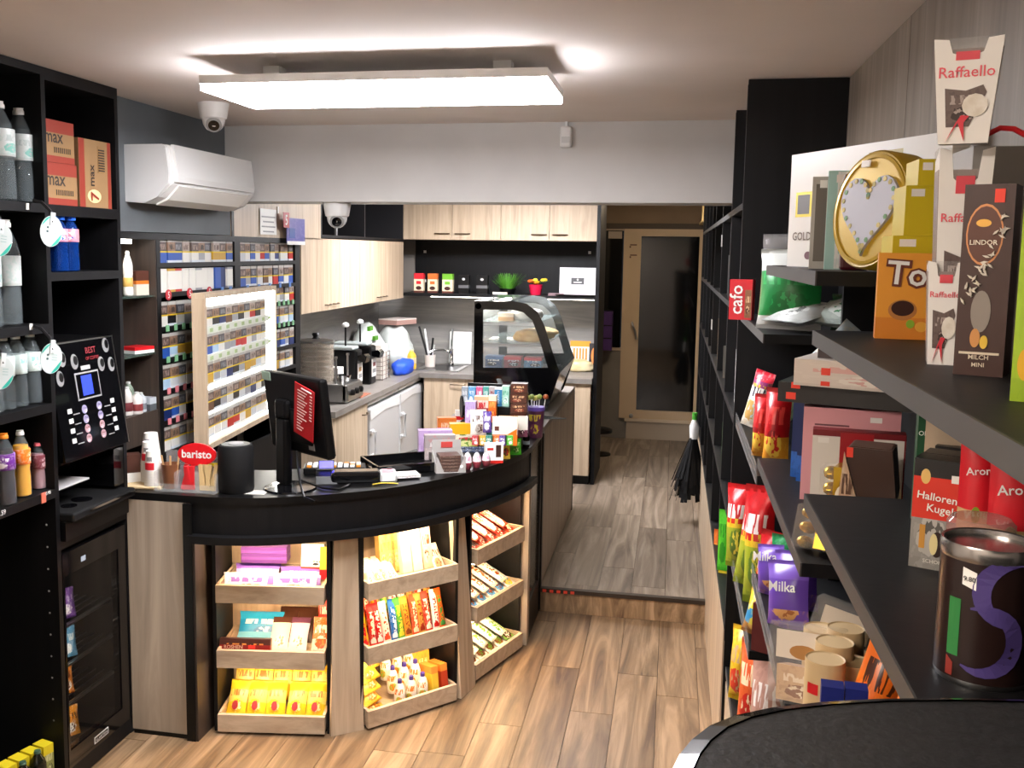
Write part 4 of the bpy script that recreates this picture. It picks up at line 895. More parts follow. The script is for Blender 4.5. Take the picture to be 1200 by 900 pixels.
top = [(-2.212, 3.70)]+SA+[(-.705, 5.55), (-1.225, 5.55)]+inner[::-1]+[(-2.315, 4.22), (-2.315, 3.745), (-2.212, 3.745)]
cpart('countertop', MB().prism(top, TZ-.03, TZ), BLKM)
seg = [(0, 16), (16, 31), (31, 44)]
for a, b in seg: cpart('fascia_panel', ring(offs(SA, -.006)[a:b+1], offs(SA, -.03)[a:b+1], .90, TZ-.031), BLK)
cpart('ledge', ring(offs(SA, .035), offs(SA, -.40), .868, .90), BLK)
cpart('end_panel', MB().box(-2.215, 3.70, .02, -1.955, 3.72, TZ-.032), GOAK); cpart('plinth', MB().box(-2.21, 3.702, 0, -1.955, 3.72, .02), BLKM)
cpart('side_board', MB().box(-1.955, 3.69, 0, -1.905, 4.15, .868), DARKWOOD); cpart('side_edge', MB().box(-1.955, 3.685, 0, -1.915, 3.691, TZ-.032), BLKM)
cpart('back_board', ring(offs(SA, -.34), offs(SA, -.355), 0, .867), OAK)
cpart('inner_wall', ring(offs(SA, -.50), offs(SA, -.515), 0, TZ-.031), GOAK)
WARM = emit('#ffd9a0', STRIP_WARM*.14)
# display racks: front line A -> B
DISP = [((-1.855, 3.768), (-1.40, 3.845)), ((-1.232, 3.935), (-.918, 4.295)), ((-.872, 4.52), (-.715, 4.985))]
TRZ = [(.585, .662), (.298, .375), (.012, .088)]
def frame(A, B):
    A, B = Vector((*A, 0)), Vector((*B, 0)); u = (B-A).normalized(); n = Vector((-u.y, u.x, 0)); return A, B, u, n, (B-A).length
for i, (A, B) in enumerate(DISP):
    A, B, u, n, L = frame(A, B)
    for k, (z0, z1) in enumerate(TRZ):
        tr = MB(); zf = Vector((0, 0, 1)); dep = .26
        tr.obox(A+n*.018+zf*(z0+.004), u*L, n*dep+zf*.07, zf*.012)
        tr.obox(A+n*.018+zf*(z0+.004), u*.012, n*dep, zf*.075); tr.obox(A+u*(L-.012)+n*.018+zf*(z0+.004), u*.012, n*dep, zf*.075)
        p = cpart('tray', tr, OAKH)
        if k: cpart('led_strip', MB().obox(A+u*.02+n*.03+zf*(TRZ[k-1][0]-.006), u*(L-.04), n*.014, zf*.006), emit('#ffdcae', STRIP_WARM*.5), p)
        cpart('front_board', MB().obox(A+zf*z0, u*L, n*.018, zf*(z1-z0)), OAKH, p)
    # rack sides
    for e in (A-u*.022, B+u*.006): cpart('rack_side', MB().obox(e+n*.03, u*.016, n*.28, Vector((0, 0, .868))), BLK)
    cpart('plinth', MB().obox(A+n*.05, u*L, n*.02, Vector((0, 0, .011))), BLKM)
    cpart('led_strip', MB().obox(A+u*.03+n*.045+Vector((0, 0, .862)), u*(L-.06), n*.02, Vector((0, 0, .0055))), emit('#ffdcae', STRIP_WARM))
# oak panels between the racks (wider at the foot)
def opanel(P, Q, R0, S, m=OAK):
    P, Q, R0, S = [Vector(p) for p in (P, Q, R0, S)]; nn = (Q-P).cross(S-P).normalized()*.02
    cpart('oak_panel', MB().quad([P, Q, R0, S]).quad([P-nn, S-nn, R0-nn, Q-nn]).quad([P, P-nn, Q-nn, Q]).quad([Q, Q-nn, R0-nn, R0]).quad([R0, R0-nn, S-nn, S]).quad([S, S-nn, P-nn, P]), m)
opanel((-1.375, 3.855, 0), (-1.255, 3.945, 0), (-1.285, 3.95, .866), (-1.370, 3.89, .866))
opanel((-.905, 4.335, 0), (-.868, 4.49, 0), (-.925, 4.45, .866), (-.955, 4.33, .866))
cpart('oak_panel', MB().box(-.745, 5.03, 0, -.70, 5.10, .866), GOAK)
GL = glass_mat('grey_glass', '#5a5955', .8, .15)
fb = MB(); fb.box(-.735, 5.10, 0, -.705, 5.53, .2); fb.box(-.735, 5.10, .2, -.705, 5.12, TZ-.032); fb.box(-.735, 5.5, .2, -.705, 5.545, TZ-.032); cpart('end_frame', fb, BLK)
cpart('glass_panel', MB().box(-.725, 5.12, .2, -.715, 5.5, TZ-.032), GL)
# warm LED in the cavities
# ---- right counter with the pastry case
t = thing('side_counter', 'low side counter with oak panel carrying the pastry case', 'counter', (-1.0, 6.4, ZU))
rz1 = 1.082-ZU
MB().box(-.28, -.83, 0, .28, .96, rz1-.03).build('body', BLKM, t); MB().box(-.30, -.83, rz1-.03, .30, .97, rz1).build('top', TOPM, t)
MB().box(.281, -.80, .01, .299, .95, rz1-.031).build('side_panel', GOAK, t); MB().box(.28, .951, 0, .303, .97, rz1-.031).build('edge_strip', BLKM, t); MB().box(.28, -.845, -.13, .303, -.801, rz1-.031).build('edge_strip', BLKM, t)
SC = 1.082
py0, py1 = 6.12, 7.05
def prf(px, py): q = at(px, py, 1, py0); return (q.x, q.z)
outer = [prf(*q) for q in ((556, 353), (600, 353), (617, 356), (630, 366), (638, 382), (645, 405), (651, 424), (656, 437))]
xl = outer[0][0]; zb0 = SC
outer2 = outer+[(outer[-1][0]-.07, SC+.03), (outer[-1][0]-.09, SC+.002), (xl, SC+.002)]
hole = [prf(*q) for q in ((566, 363), (600, 363), (613, 366), (624, 376), (630, 392), (637, 414), (642, 431), (566, 431))]
t = thing('pastry_case', 'black framed curved glass pastry case on the side counter', 'display case', (xl, py0, SC))
def loc(pts): return [(p[0]-xl, p[1]-SC) for p in pts]
O, Hh = loc(outer2), loc(hole)
def side(y):
    fb = MB(); n = len(Hh)
    # frame between outer and hole: match points
    oo = O[:7]+[O[7]]
    for i in range(7):
        for yy0, yy1 in ((y, y+.012),):
            a, b, c, d = oo[i], oo[i+1], Hh[i+1] if i+1 < 7 else Hh[6], Hh[i]
            fb.prism([a, b, c, d], yy0, yy1, 1) if i < 6 else None
    fb.prism([O[0], Hh[0], Hh[7], O[-1]], y, y+.012, 1)
    fb.prism([O[-1], Hh[7], Hh[6], O[6], O[7], O[8], O[9]], y, y+.012, 1)
    s = fb.build('side_frame', BLKG, t); MB().prism(Hh[:7]+[Hh[7]], y+.004, y+.008, 1).build('pane', CLEAR, s)
    for cx_, cz_ in (((O[0][0]+.025), O[0][1]-.03), ((O[0][0]+.03), .10), (O[7][0]-.08, .12)):
        MB().lathe([(.02, -.006), (.02, .0)], 14).build('bolt', CHROME, s, (cx_, y, cz_), (R(90), 0, 0))
L_ = py1-py0
side(0); side(L_-.012)
for i in range(6):
    a, b = O[i], O[i+1]
    if i == 0: continue
fb = MB()
for i in range(1, 7):
    a, b = Vector((O[i][0], .012, O[i][1])), Vector((O[i+1][0], .012, O[i+1][1])); fb.quad([a, b, b+Vector((0, L_-.024, 0)), a+Vector((0, L_-.024, 0))])
fb.build('curved_glass', glass_mat('case_glass', '#c9d4d2', .2), t, smooth=True)
MB().box(O[0][0], .012, O[0][1]-.012, O[1][0], L_-.012, O[1][1]).build('top_glass', glass_mat('case_top', '#44494a', .55), t)
MB().box(O[0][0], .012, .2, O[0][0]+.01, L_-.012, O[0][1]-.012).build('rear_door', CLEAR, t)
MB().box(O[0][0], .012, 0, O[9][0], L_-.012, .2).build('base', BLKM, t)
MB().prism([(O[9][0]-.01, .0), (O[8][0]-.01, .03), (O[7][0], O[7][1]), (O[7][0]-.01, O[7][1]+.02), (O[8][0]-.06, .15), (O[9][0]-.06, .15)], .012, L_-.012, 1).build('front_skirt', BLKG, t)
MB().box(O[0][0]+.05, .03, O[0][1]-.03, O[0][0]+.09, L_-.03, O[0][1]-.015).build('lamp', emit('#fffaf0', STRIP_WHITE*.8), t)
shs = [.42, .555]
for k, z in enumerate(shs): MB().box(O[0][0]+.03, .03, z-.006, O[6][0]-.07-.04*k, L_-.03, z).build('glass_shelf', glass_mat('shelf_glass', '#9fb0ae', .4), t); MB().box(O[0][0]+.03, .03, z-.02, O[6][0]-.07-.04*k, .045, z).build('shelf_bracket', STEEL, t)
W0 = Vector((xl, py0, SC))
lump('pastry', 'golden brown pastry on the lower glass shelf of the case', 'pastry', W0+Vector((.32, .22, .422)), (.12, .1, .045), noisy('crust', '#b8863c', '#e0bc74', 9, .5, .3), 21)
lump('pastry', 'long baked roll behind the golden pastry', 'pastry', W0+Vector((.36, .5, .422)), (.10, .12, .04), noisy('crust_pale', '#c39a58', '#e6cf9c', 9, .5, .3), 22)
lump('pastry', 'wrapped white roll on the upper shelf of the case', 'pastry', W0+Vector((.30, .2, .557)), (.1, .09, .045), mat('#dedad4', .5), 23)
pbox('bread_slice_pack', 'tan sandwich pack on the upper shelf of the case', 'sandwich', W0+Vector((.18, .18, .556)), (.10, .1, .05), 0, [(.5, mat('#b58a5a', .6)), (.5, mat('#d9c9b2', .6))])
for k, (dx_, c) in enumerate(((.12, '#1f3d6a'), (.24, '#7d2430'), (.37, '#4d7da2'))):
    for j in range(2): pbox('yogurt_pack', '%s dessert pack at the bottom of the pastry case, %s layer' % (('dark blue', 'maroon', 'pale blue')[k], ('lower', 'upper')[j]), 'dessert', W0+Vector((dx_, .1, .201+.068*j)), (.11, .1, .066), 0, [(.7, pr(c, '#c9ccd0', '#16181c', 5)), (.3, mat('#c4454a' if k else '#4a6ea0', .4))], 'dessert packs in the pastry case')
# ================================================================ snacks in the counter racks
def rackloc(i, s, dn, z):
    A, B, u, n, L = frame(*DISP[i]); p = A+u*s*L+n*dn; return Vector((p.x, p.y, z)), math.atan2(u.y, u.x)
def floor_z(k, dn): return TRZ[k][0]+.0165+.07*max(dn-.018, 0)/.26
def put(fn, i, k, s, dn, name, label, cat, dim, cols, tilt=-40, extra_z=0., rz=0., group=None, **kw):
    p, a = rackloc(i, s, dn, floor_z(k, dn)+extra_z)
    return fn(name, label, cat, p, dim, a+rz, cols, group, tilt=R(tilt), **kw)
RK = ('left', 'middle', 'right'); TK = ('top', 'middle', 'bottom')
PUR = '#7d55b4'
MILK = [(.4, mat(PUR, .35)), (.35, pr('#b89ad6', '#efe9f4', '#e4a83c', 5)), (.25, mat(PUR, .35))]
ML = [(.35, mat('#8f6ac2', .35)), (.65, pr('#ddcfe8', '#8a62bc', '#c08a4a', 4))]  # lilac wrapper, upper part paled: overexposed glare put into the print colour
# left rack, top tray
put(pillow, 0, 0, .24, .045, 'chocolate_bar', 'white and lilac chocolate bar, front left in the top tray of the left rack', 'chocolate', (.2, .014, .095), ML, -32, group='lilac chocolate bars')
put(pillow, 0, 0, .70, .045, 'chocolate_bar', 'white and lilac chocolate bar, front right in the top tray of the left rack', 'chocolate', (.2, .014, .095), ML, -32, group='lilac chocolate bars')
put(pillow, 0, 0, .30, .12, 'chocolate_bar', 'lilac chocolate bar leaning behind the front pair in the left rack', 'chocolate', (.2, .014, .1), MILK, -45, group='lilac chocolate bars')
put(pillow, 0, 0, .72, .12, 'chocolate_bar', 'lilac chocolate bar behind the front right bar in the left rack', 'chocolate', (.19, .014, .09), MILK, -45, group='lilac chocolate bars')
for k in range(5): put(pbox, 0, 0, .36, .21, 'chocolate_bar', 'purple chocolate bar lying in the stack, %s from the bottom' % ORD[k], 'chocolate', (.20, .085, .0135), mat(('#6f3f8c', '#8450a4')[k % 2], .35), 0, extra_z=.055+.0145*k, rz=.02*(k % 3), group='purple bars stacked in the left rack')
put(pbox, 0, 0, .82, .19, 'biscuit_box', 'white biscuit box with a barcode at the back of the left rack', 'biscuits', (.10, .05, .14), [(.3, mat('#d9352c', .4)), (.7, mat('#f0ece4', .4))], -12, patches=((.02, .06, .05, .03, pr('#f4f4f4', '#1c1c1c', None, 30, stretch=(3, .1, .1)), 'barcode'),))
put(pbox, 0, 0, .95, .17, 'biscuit_box', 'yellow biscuit box in the right corner of the left rack', 'biscuits', (.05, .04, .14), [(.3, RED), (.7, mat('#edc13a', .4))], -12)
# left rack, middle tray
put(pillow, 0, 1, .30, .17, 'chocolate_bar', 'sky blue chocolate bar leaning in the left rack', 'chocolate', (.2, .016, .13), [(.3, mat('#7fd0ee', .3)), (.4, pr('#1f9ad4', '#e9f4f8', '#1a78b8', 4)), (.3, mat('#29a8dc', .3))], -38)
put(pbox, 0, 1, .24, .05, 'chocolate_box', 'dark red chocolate box standing at the left of the middle tray', 'chocolate', (.22, .03, .085), [(.7, mat('#8c1c1a', .35)), (.3, pr('#4a2018', '#d98a3c', '#2a1410', 5))], -10, texts=(('ROSHEN', .08, -.05, .05, mat('#e0b9a0', .4)), ('3.60', .05, -.03, .02, mat('#e0b9a0', .4))), patches=((.03, .05, .03, .016, mat('#e5322c', .4), 'price_sticker'),))
for k, (s, c1, c2, lab) in enumerate(((.52, '#efe4d4', '#5a3424', 'cream-topped'), (.70, '#d9cfe0', '#70405c', 'mauve'),)):
    put(pillow, 0, 1, s, .09, 'chocolate_bar', '%s dark chocolate bar leaning in the middle tray of the left rack' % lab, 'chocolate', (.085, .014, .17), [(.45, pr(c1, '#b98a6a', '#f4ece0', 4)), (.4, mat(c1, .35)), (.15, mat(c2, .35))], -48)
    put(pillow, 0, 1, s+.04, .16, 'chocolate_bar', '%s bar hidden behind, with a dark brown top' % lab, 'chocolate', (.085, .014, .17), mat('#4a2a1c', .35), -45)
put(pillow, 0, 1, .92, .09, 'wafer_pack', 'orange and white wafer pack at the right of the middle tray', 'wafers', (.08, .02, .16), [(.4, pr('#f4ead8', '#e58a2c', '#d95a1c', 4)), (.6, pr('#e56a1c', '#f4e6d0', None, 4))], -35)
put(pillow, 0, 1, .93, .20, 'wafer_pack', 'red wafer pack in the back right corner of the middle tray', 'wafers', (.07, .02, .15), pr('#d8402a', '#f2dcc8', '#a82018', 4), -15, extra_z=.02)
# left rack, bottom tray
BAN = [(.08, mat('#f2cf2c', .3)), (.35, pr('#f4d62c', '#fff3b4', '#f0c020', 4)), (.3, pr('#f6e07a', '#c97a34', '#f4d62c', 3)), (.27, mat('#f2cf2c', .3))]
for k in range(5):
    o = put(pillow, 0, 2, .12+.19*k, .07, 'biscuit_pack', 'yellow biscuit pack in the bottom tray, %s from the left in front' % ORD[k], 'biscuits', (.088, .035, .165), BAN, -38, group='yellow biscuit packs', patches=((-.005, .05, .026, .04, mat('#a82c3c', .4), 'oval_badge', 'o'),), rz=.06*((k % 3)-1))
    put(pillow, 0, 2, .14+.185*k, .16, 'biscuit_pack', 'yellow biscuit pack in the bottom tray, %s from the left behind' % ORD[k], 'biscuits', (.088, .035, .17), BAN, -32, extra_z=.02, group='yellow biscuit packs')
# middle rack, top tray
for k in range(6): put(pillow, 1, 0, .12+.055*k, .05+.02*(k % 2), 'wafer_bar', 'clear-wrapped cream wafer bar in the top tray, %s from the left' % ORD[k], 'wafers', (.05, .03, .15), pr('#efe2c4', '#ffffff', '#c9a874', 4), -50, rz=.1*(k % 3-1), group='cream wafer bars')
for k in range(3): put(pbox, 1, 0, .36+.06*k, .15, 'wafer_box', 'golden wafer box at the back of the top tray, %s from the left' % ORD[k], 'wafers', (.05, .04, .18), pr('#d9b060', '#b9863c', '#f0d898', 6), -8, group='golden wafer boxes')
for k in range(3): put(pbox, 1, 0, .56+.12*k, .12, 'biscuit_box', 'tall %s biscuit box in the top tray of the middle rack' % ('cream', 'ivory', 'brown and white')[k], 'biscuits', (.05, .05, .2), [mat('#f0e4cc', .4), mat('#f4ecd8', .4), pr('#e0cdb0', '#6a4028', '#f0e4d0', 4)][k], -12)
put(pillow, 1, 0, .90, .06, 'wafer_bar', 'brown and white bar at the right end of the top tray', 'wafers', (.06, .025, .15), pr('#efe0cc', '#6a3a24', '#b98a64', 4), -40)
# middle rack, middle tray
BARS = (('#e8a01c', '#c81e22', 'yellow'), ('#c8281e', '#f0e0d0', 'red'), ('#b81a1c', '#f4e9e0', 'dark red'), ('#f2e6da', '#d94a2c', 'white'), ('#1f64b8', '#e9f0f8', 'blue'), ('#3f9c3c', '#f0d43c', 'green'), ('#c98a2c', '#7a3a1c', 'caramel'), ('#d8451e', '#f4dcc0', 'orange'), ('#b8863c', '#8a2c1c', 'golden brown'), ('#c43424', '#f4e4d4', 'scarlet'), ('#f0ece8', '#b8201c', 'white and red striped'), ('#d4561e', '#3c8c3c', 'rust'))
for k, (c1, c2, nm) in enumerate(BARS):
    put(pillow, 1, 1, .06+.079*k, .06, 'candy_bar', '%s chocolate bar standing in the middle tray of the middle rack' % nm, 'chocolate bar', (.040, .024, .205), [(.12, mat(c1, .3)), (.7, pr(c1, c2, None, rough=.25, v=True)), (.18, mat(c1, .3))], -17, rz=.08*((k*7) % 3-1), roll=.05*((k*5) % 3-1), group='chocolate bars in the middle rack')
for k in range(9):
    c1, c2, nm = BARS[(k*5+2) % 12]
    put(pillow, 1, 1, .1+.1*k, .16, 'candy_bar', '%s bar in the back row of the middle rack, %s from left' % (nm, ORD[k]), 'chocolate bar', (.04, .024, .175), pr(c1, c2, '#f0c83c', v=True), -14, extra_z=.045, group='chocolate bars in the back row')
# middle rack, bottom tray
for k in range(5): put(pillow, 1, 2, .14+.03*k, .05+.03*k, 'biscuit_pack', 'yellow biscuit pouch piled at the left of the bottom tray, %s from the front' % ORD[k], 'biscuits', (.12, .03, .1), pr('#f0cf3c', '#fff4c0', '#d98a2c', 4), -62+6*k, extra_z=.03*k, rz=.4, group='yellow biscuit pouches')
put(pillow, 1, 2, .16, .03, 'biscuit_pack', 'orange-ended biscuit pouch lying at the front of the bottom tray', 'biscuits', (.14, .03, .07), pr('#e8a82c', '#d9481c', '#fff0b0', 3), -70, rz=.2)
for r in range(3):
    for k in range(3):
        p, a = rackloc(1, .42+.13*k, .06+.06*r, floor_z(2, .06+.06*r)+.025*r)
        o = lathed('fruit_pouch', 'white fruit puree pouch with violet cap, row %s, %s from the left' % (('one', 'two', 'three')[r], ORD[k]), 'fruit pouch', p, [(.022, 0), (.026, .02), (.026, .07), (.016, .10), (.008, .108)], [pr('#f0ebe4', '#d97a2c', '#9ab84a', 4)], 'fruit pouches with violet caps', 12)
        MB().lathe([(.011, .106), (.011, .122), (.007, .126)], 10).build('cap', mat('#3d2f8c', .35), o, smooth=True)
for k, (c, nm) in enumerate((('#e0c03c', 'yellow-green'), ('#b53c1e', 'rust red'))): put(pbox, 1, 2, .80+.11*k, .08, 'tea_box', '%s box at the right of the bottom tray' % nm, 'box', (.036, .1, .13), [(.75, mat(c, .4)), (.25, mat('#e8923c', .4))], -8, group='boxes at the right of the bottom tray')
put(pbox, 1, 2, .80, .17, 'tea_box', 'orange and yellow box behind the two boxes in the bottom tray', 'box', (.1, .05, .14), pr('#eda03c', '#f4e0a0', '#c8541c', 4), -8)
# right rack
for k, (c1, c2, c3, nm) in enumerate((('#d84a2c', '#fff0e4', '#b0281c', 'red and white'), ('#efe6d4', '#8a4a24', '#4f9cd8', 'white and brown'), ('#f2eee4', '#6ca83c', '#7a4a28', 'white and green'))):
    for j in range(5):
        cc = (c1, c2, c3) if j < 4 else (('#d9502c', '#f8d8b0', '#a8281c'), ('#dfe9f0', '#4f9cd8', '#f2d04a'), ('#7ab048', '#f0e8d0', '#5a3a20'))[k]
        put(pillow, 2, k, .12+.19*j, .035, 'snack_bar', '%s snack bar in the %s right rack tray, %s from near end' % (nm, TK[k], ORD[j]), 'snack bar', (.085, .03, .2), [(.1, mat(cc[0], .3)), (.8, pr(cc[0], cc[1], cc[2], rough=.25, v=True)), (.1, mat(cc[0], .3))], -66, extra_z=.034, group='snack bars in the right rack')
        if j < 4: put(pillow, 2, k, .2+.19*j, .055, 'snack_bar', '%s snack bar topping the %s right rack tray, %s from near end' % (nm, TK[k], ORD[j]), 'snack bar', (.08, .028, .19), pr(c1, c2, '#ffffff', rough=.25, v=True), -62, extra_z=.07, rz=.2, group='snack bars in the right rack')
# ================================================================ things on the front counter
# paper cups on a card tray
p = at(170, 577, 2, TZ)
tr = Vector((-2.205, 3.86, TZ))
tag(MB().box(-.09, -.10, 0, .09, .10, .012).build('card_tray', mat('#c9b088', .7), None, (-2.19, 3.85, TZ), (0, 0, .1), bev=.004), 'tan card tray under the paper cups', 'tray')
CUP = mat('#e6e2dc', .5)
def cup(label, x, y, z, h=.095, r=.04, up=True, m=CUP, n=22):
    pf = [(r*.98, 0), (r, .004), (r*.72, h), (r*.68, h)] if up else [(r*.72, 0), (r*.98, h-.004), (r, h), (r*.95, h), (r*.7, .006)]
    return tag(MB().lathe(pf, n).build('paper_cup', m, None, (x, y, z), smooth=True), label, 'paper cup', 'stacked white paper cups')
for s, (x, y, nst, lab) in enumerate(((-2.145, 3.80, 5, 'front'), (-2.195, 3.86, 7, 'middle'), (-2.225, 3.925, 9, 'rear'))):
    for k in range(nst):
        top = k == nst-1
        o = cup('white paper cup, %s from the bottom of the %s stack' % (ORD[k], lab), x, y, TZ+.012+.0125*k, .098)
        if top:
            MB().prism([(.0385*math.cos(a), .0385*math.sin(a)) for a in [R(-120+8*i) for i in range(9)]]+[(.034*math.cos(a), .034*math.sin(a)) for a in [R(-56-8*i) for i in range(9)]], .02, .05).build('red_print', mat('#c8202c', .5), o)
            MB().prism([(.0335*math.cos(a), .0335*math.sin(a)) for a in [R(-110+8*i) for i in range(6)]]+[(.028*math.cos(a), .028*math.sin(a)) for a in [R(-70-8*i) for i in range(6)]], .055, .075).build('grey_print', GREYP, o)
# organiser with baristo sign
p = at(222, 582, 2, TZ); OX, OY = -1.975, 3.80
t = thing('stick_organiser', 'clear acrylic organiser with sugar sticks under the red oval sign', 'organiser', (OX, OY, TZ), .05)
w, d = .135, .06
fb = MB(); ac = CLEAR
MB().box(-w, -d, 0, w, d, .004).build('base', FILM, t); MB().box(-w, d-.003, 0, w, d, .155).build('back_plate', FILM, t); MB().box(-w, -d, 0, w, -d+.003, .035).build('front_lip', ac, t)
for x in (-w, -.045, .045, w-.003): MB().box(x, -d, 0, x+.003, d, .085).build('divider', FILM, t)
sg = MB().prism([(.085*math.cos(i*R(12))+.035, .155+.048*math.sin(i*R(12))) for i in range(30)], -.012, -.004, 1).build('oval_sign', mat('#d3141e', .35), t)
MB().prism([(.08*math.cos(i*R(12))+.035, .155+.043*math.sin(i*R(12))) for i in range(30)], -.0128, -.0118, 1).build('sign_face', mat('#dc1a22', .35), sg)
text(sg, 'baristo', .132, (.035, -.0134, .157), FR, WHITE, bold=.01)
MB().box(.05, -.004, .105, .13, .002, .12).build('yellow_strip', mat('#d9c51e', .4), t)
o = cup('brown paper cup holding wooden stirrers in the organiser', OX-.088, OY-.004, TZ+.0045, .105, .04, False, mat('#7a4c30', .5)); o['group'] = 'brown cup'
for k in range(3): MB().obox((-.02+.02*k, -.01, .02), (.008, 0, 0), (0, .0015, 0), (-.02+.02*k, .0, .12)).build('stirrer', mat('#d3ab7a', .7), o)
rng = random.Random(8)
for k in range(7):
    o = tag(MB().box(-.009, -.004, 0, .009, .004, .1).build('sugar_stick', mat('#d8242c', .5), None, (OX-.025+.011*(k % 5), OY-.02+.03*(k // 5), TZ+.006), (R(rng.uniform(-8, 2)), R(rng.uniform(-26, 26)*.6), 0)), 'red sugar stick in the middle compartment of the organiser, %s from the left' % ORD[k], 'sugar stick', 'red sugar sticks')
for k in range(9): tag(MB().box(-.007, -.004, 0, .007, .004, .11).build('sugar_stick', mat('#c7a976', .6), None, (OX+.06+.011*(k % 6), OY-.02+.03*(k // 6), TZ+.006), (R(rng.uniform(-8, 2)), R(rng.uniform(-18, 18)*.6), 0)), 'tan sugar stick in the right compartment of the organiser, %s from the left' % ORD[k], 'sugar stick', 'tan sugar sticks')
# black cylinder speaker
p = at(273, 577, 2, TZ); q = fy(254, 293, 521, 577, p.y)
t = thing('round_speaker', 'black cylindrical speaker with grey disc on top of the counter', 'speaker', (q[0], p.y+.03, TZ))
r, h = q[2]/2, q[3]*.97
MB().lathe([(r*.94, 0), (r, .012), (r, h-.015), (r*.93, h), (r*.8, h+.002)], 28).build('body', BLKR, t, smooth=True); MB().lathe([(r*.8, h-.002), (r*.8, h+.004), (r*.5, h+.005)], 28).build('top_plate', mat('#2a2b2d', .3), t, smooth=True); MB().lathe([(r*.45, h+.004), (r*.42, h+.009), (r*.2, h+.010)], 24).build('dial', GREYP, t, smooth=True)
# monitor seen from behind
p = at(338, 577, 2, TZ); mx, my = p.x, p.y+.07
t = thing('till_monitor', 'black till monitor on a stand, seen from behind with a red price list', 'monitor', (mx-.02, my, TZ), -.60)
MB().lathe([(.115, 0), (.11, .008), (.04, .014)], 28).build('base', BLKG, t, smooth=True); MB().box(-.085, -.02, .012, -.01, .022, .30).build('stand', BLKM, t, bev=.012)
MB().box(-.095, -.02, .3, .0, .03, .38).build('neck', BLKM, t, bev=.015)
pn = MB().box(-.215, 0, 0, .215, .04, .345).build('housing', BLKM, t, (.02, .035, .15), (R(8), 0, 0), bev=.012)
MB().box(-.205, .041, .01, .205, .043, .335).build('screen', BLKG, pn)
MB().box(-.14, -.012, .05, .12, .002, .2).build('rear_bulge', BLKM, pn, bev=.012)
MB().box(-.214, -.002, .305, -.15, .0, .343).build('green_sticker', mat('#9ab0a0', .5), pn)
MB().box(.08, -.002, .03, .12, .0, .06).build('rating_label', mat('#8a8a8a', .5), pn)
pl = MB().box(-.068, -.004, -.115, .068, -.001, .115).build('price_list', mat('#b81c22', .5), pn, (.10, -.014, .20), (0, R(14), 0))
for k in range(14): MB().box(-.045, -.006, .085-.0135*k, (.0 if k > 9 else .02)-.01*(k % 3), -.0035, .089-.0135*k).build('price_line', mat('#e0b9b4', .5), pl)
for k in range(9): MB().box(.04, -.006, .085-.0135*k, .055, -.0035, .089-.0135*k).build('price_line', mat('#e0b9b4', .5), pl)
MB().box(-.02, -.006, .1, .05, -.0035, .105).build('price_line', WHITE, pl)
fb = MB().tube([(.05, .0, .17), (.09, -.02, .10), (.15, -.05, .05), (.22, -.08, .015), (.28, -.07, .008)], .005, 8); fb.build('cable', BLKM, t, smooth=True)
# keyboard, scanner, terminal, printer
p = at(388, 556, 2, TZ)
t = thing('till_keyboard', 'black till keyboard with white keys behind the monitor', 'keyboard', (p.x, p.y+.05, TZ), .3)
MB().box(-.14, -.05, 0, .14, .06, .03).build('body', BLKM, t, bev=.005)
for i in range(9):
    for j in range(3): MB().box(-.125+.028*i, -.035+.03*j, .03, -.105+.028*i, -.013+.03*j, .037).build('key', WPLAST if (i+j) % 4 else mat('#d98a2c', .4), t)
p = at(400, 548, 2, TZ+.05)
t = thing('card_terminal', 'small card terminal with lit violet-blue screen', 'card terminal', (p.x-.045, p.y-.07, TZ), .35)
MB().prism([(-.05, 0), (.06, 0), (.06, .05), (-.03, .03)], -.045, .045, 0).build('body', BLKM, t)
sc = MB().box(-.035, -.003, 0, .035, .003, .045).build('screen_housing', BLKM, t, (0, .03, .045), (R(-30), 0, 0)); MB().box(-.03, -.0045, .008, .03, -.0025, .04).build('screen', emit('#3a34e0', 2.2), sc)
p = at(428, 566, 2, TZ)
t = thing('receipt_printer', 'black and silver receipt printer on the counter', 'printer', (p.x, p.y+.03, TZ), .35)
MB().box(-.16, -.035, 0, .06, .055, .05).build('body', BLKG, t, bev=.015); MB().box(.055, -.05, 0, .13, .06, .045).build('head', mat('#b9b9b9', .35), t, bev=.012)
MB().box(.065, -.052, .012, .12, -.049, .034).build('paper', WHITE, t); MB().box(.065, -.03, .0455, .115, .03, .048).build('printed_patch', mat('#c98a90', .5), t); MB().lathe([(.012, .046), (.012, .052)], 12).build('button', BLKM, t, (.1, .04, 0))
MB().tube([(.02, -.075, .004), (.06, -.085, .012), (.1, -.085, .01), (.13, -.075, .004)], .003, 6).build('yellow_lead', mat('#d9c03c', .5), t)
tag(MB().tube([at(352, 562, 2, TZ+.01), at(378, 572, 2, TZ+.008), at(397, 574, 2, TZ+.006), at(410, 568, 2, TZ+.006)], .005, 8).build('till_cable', BLKM, smooth=True), 'black cable trailing from the monitor across the counter', 'cable')
tag(MB().box(-.05, -.03, 0, .05, .04, .001).build('paper_slip', mat('#b9b4ac', .5), None, at(297, 578, 2, TZ)+Vector((.0, .01, 0)), (0, 0, .1)), 'pale paper slip between speaker and monitor', 'paper')
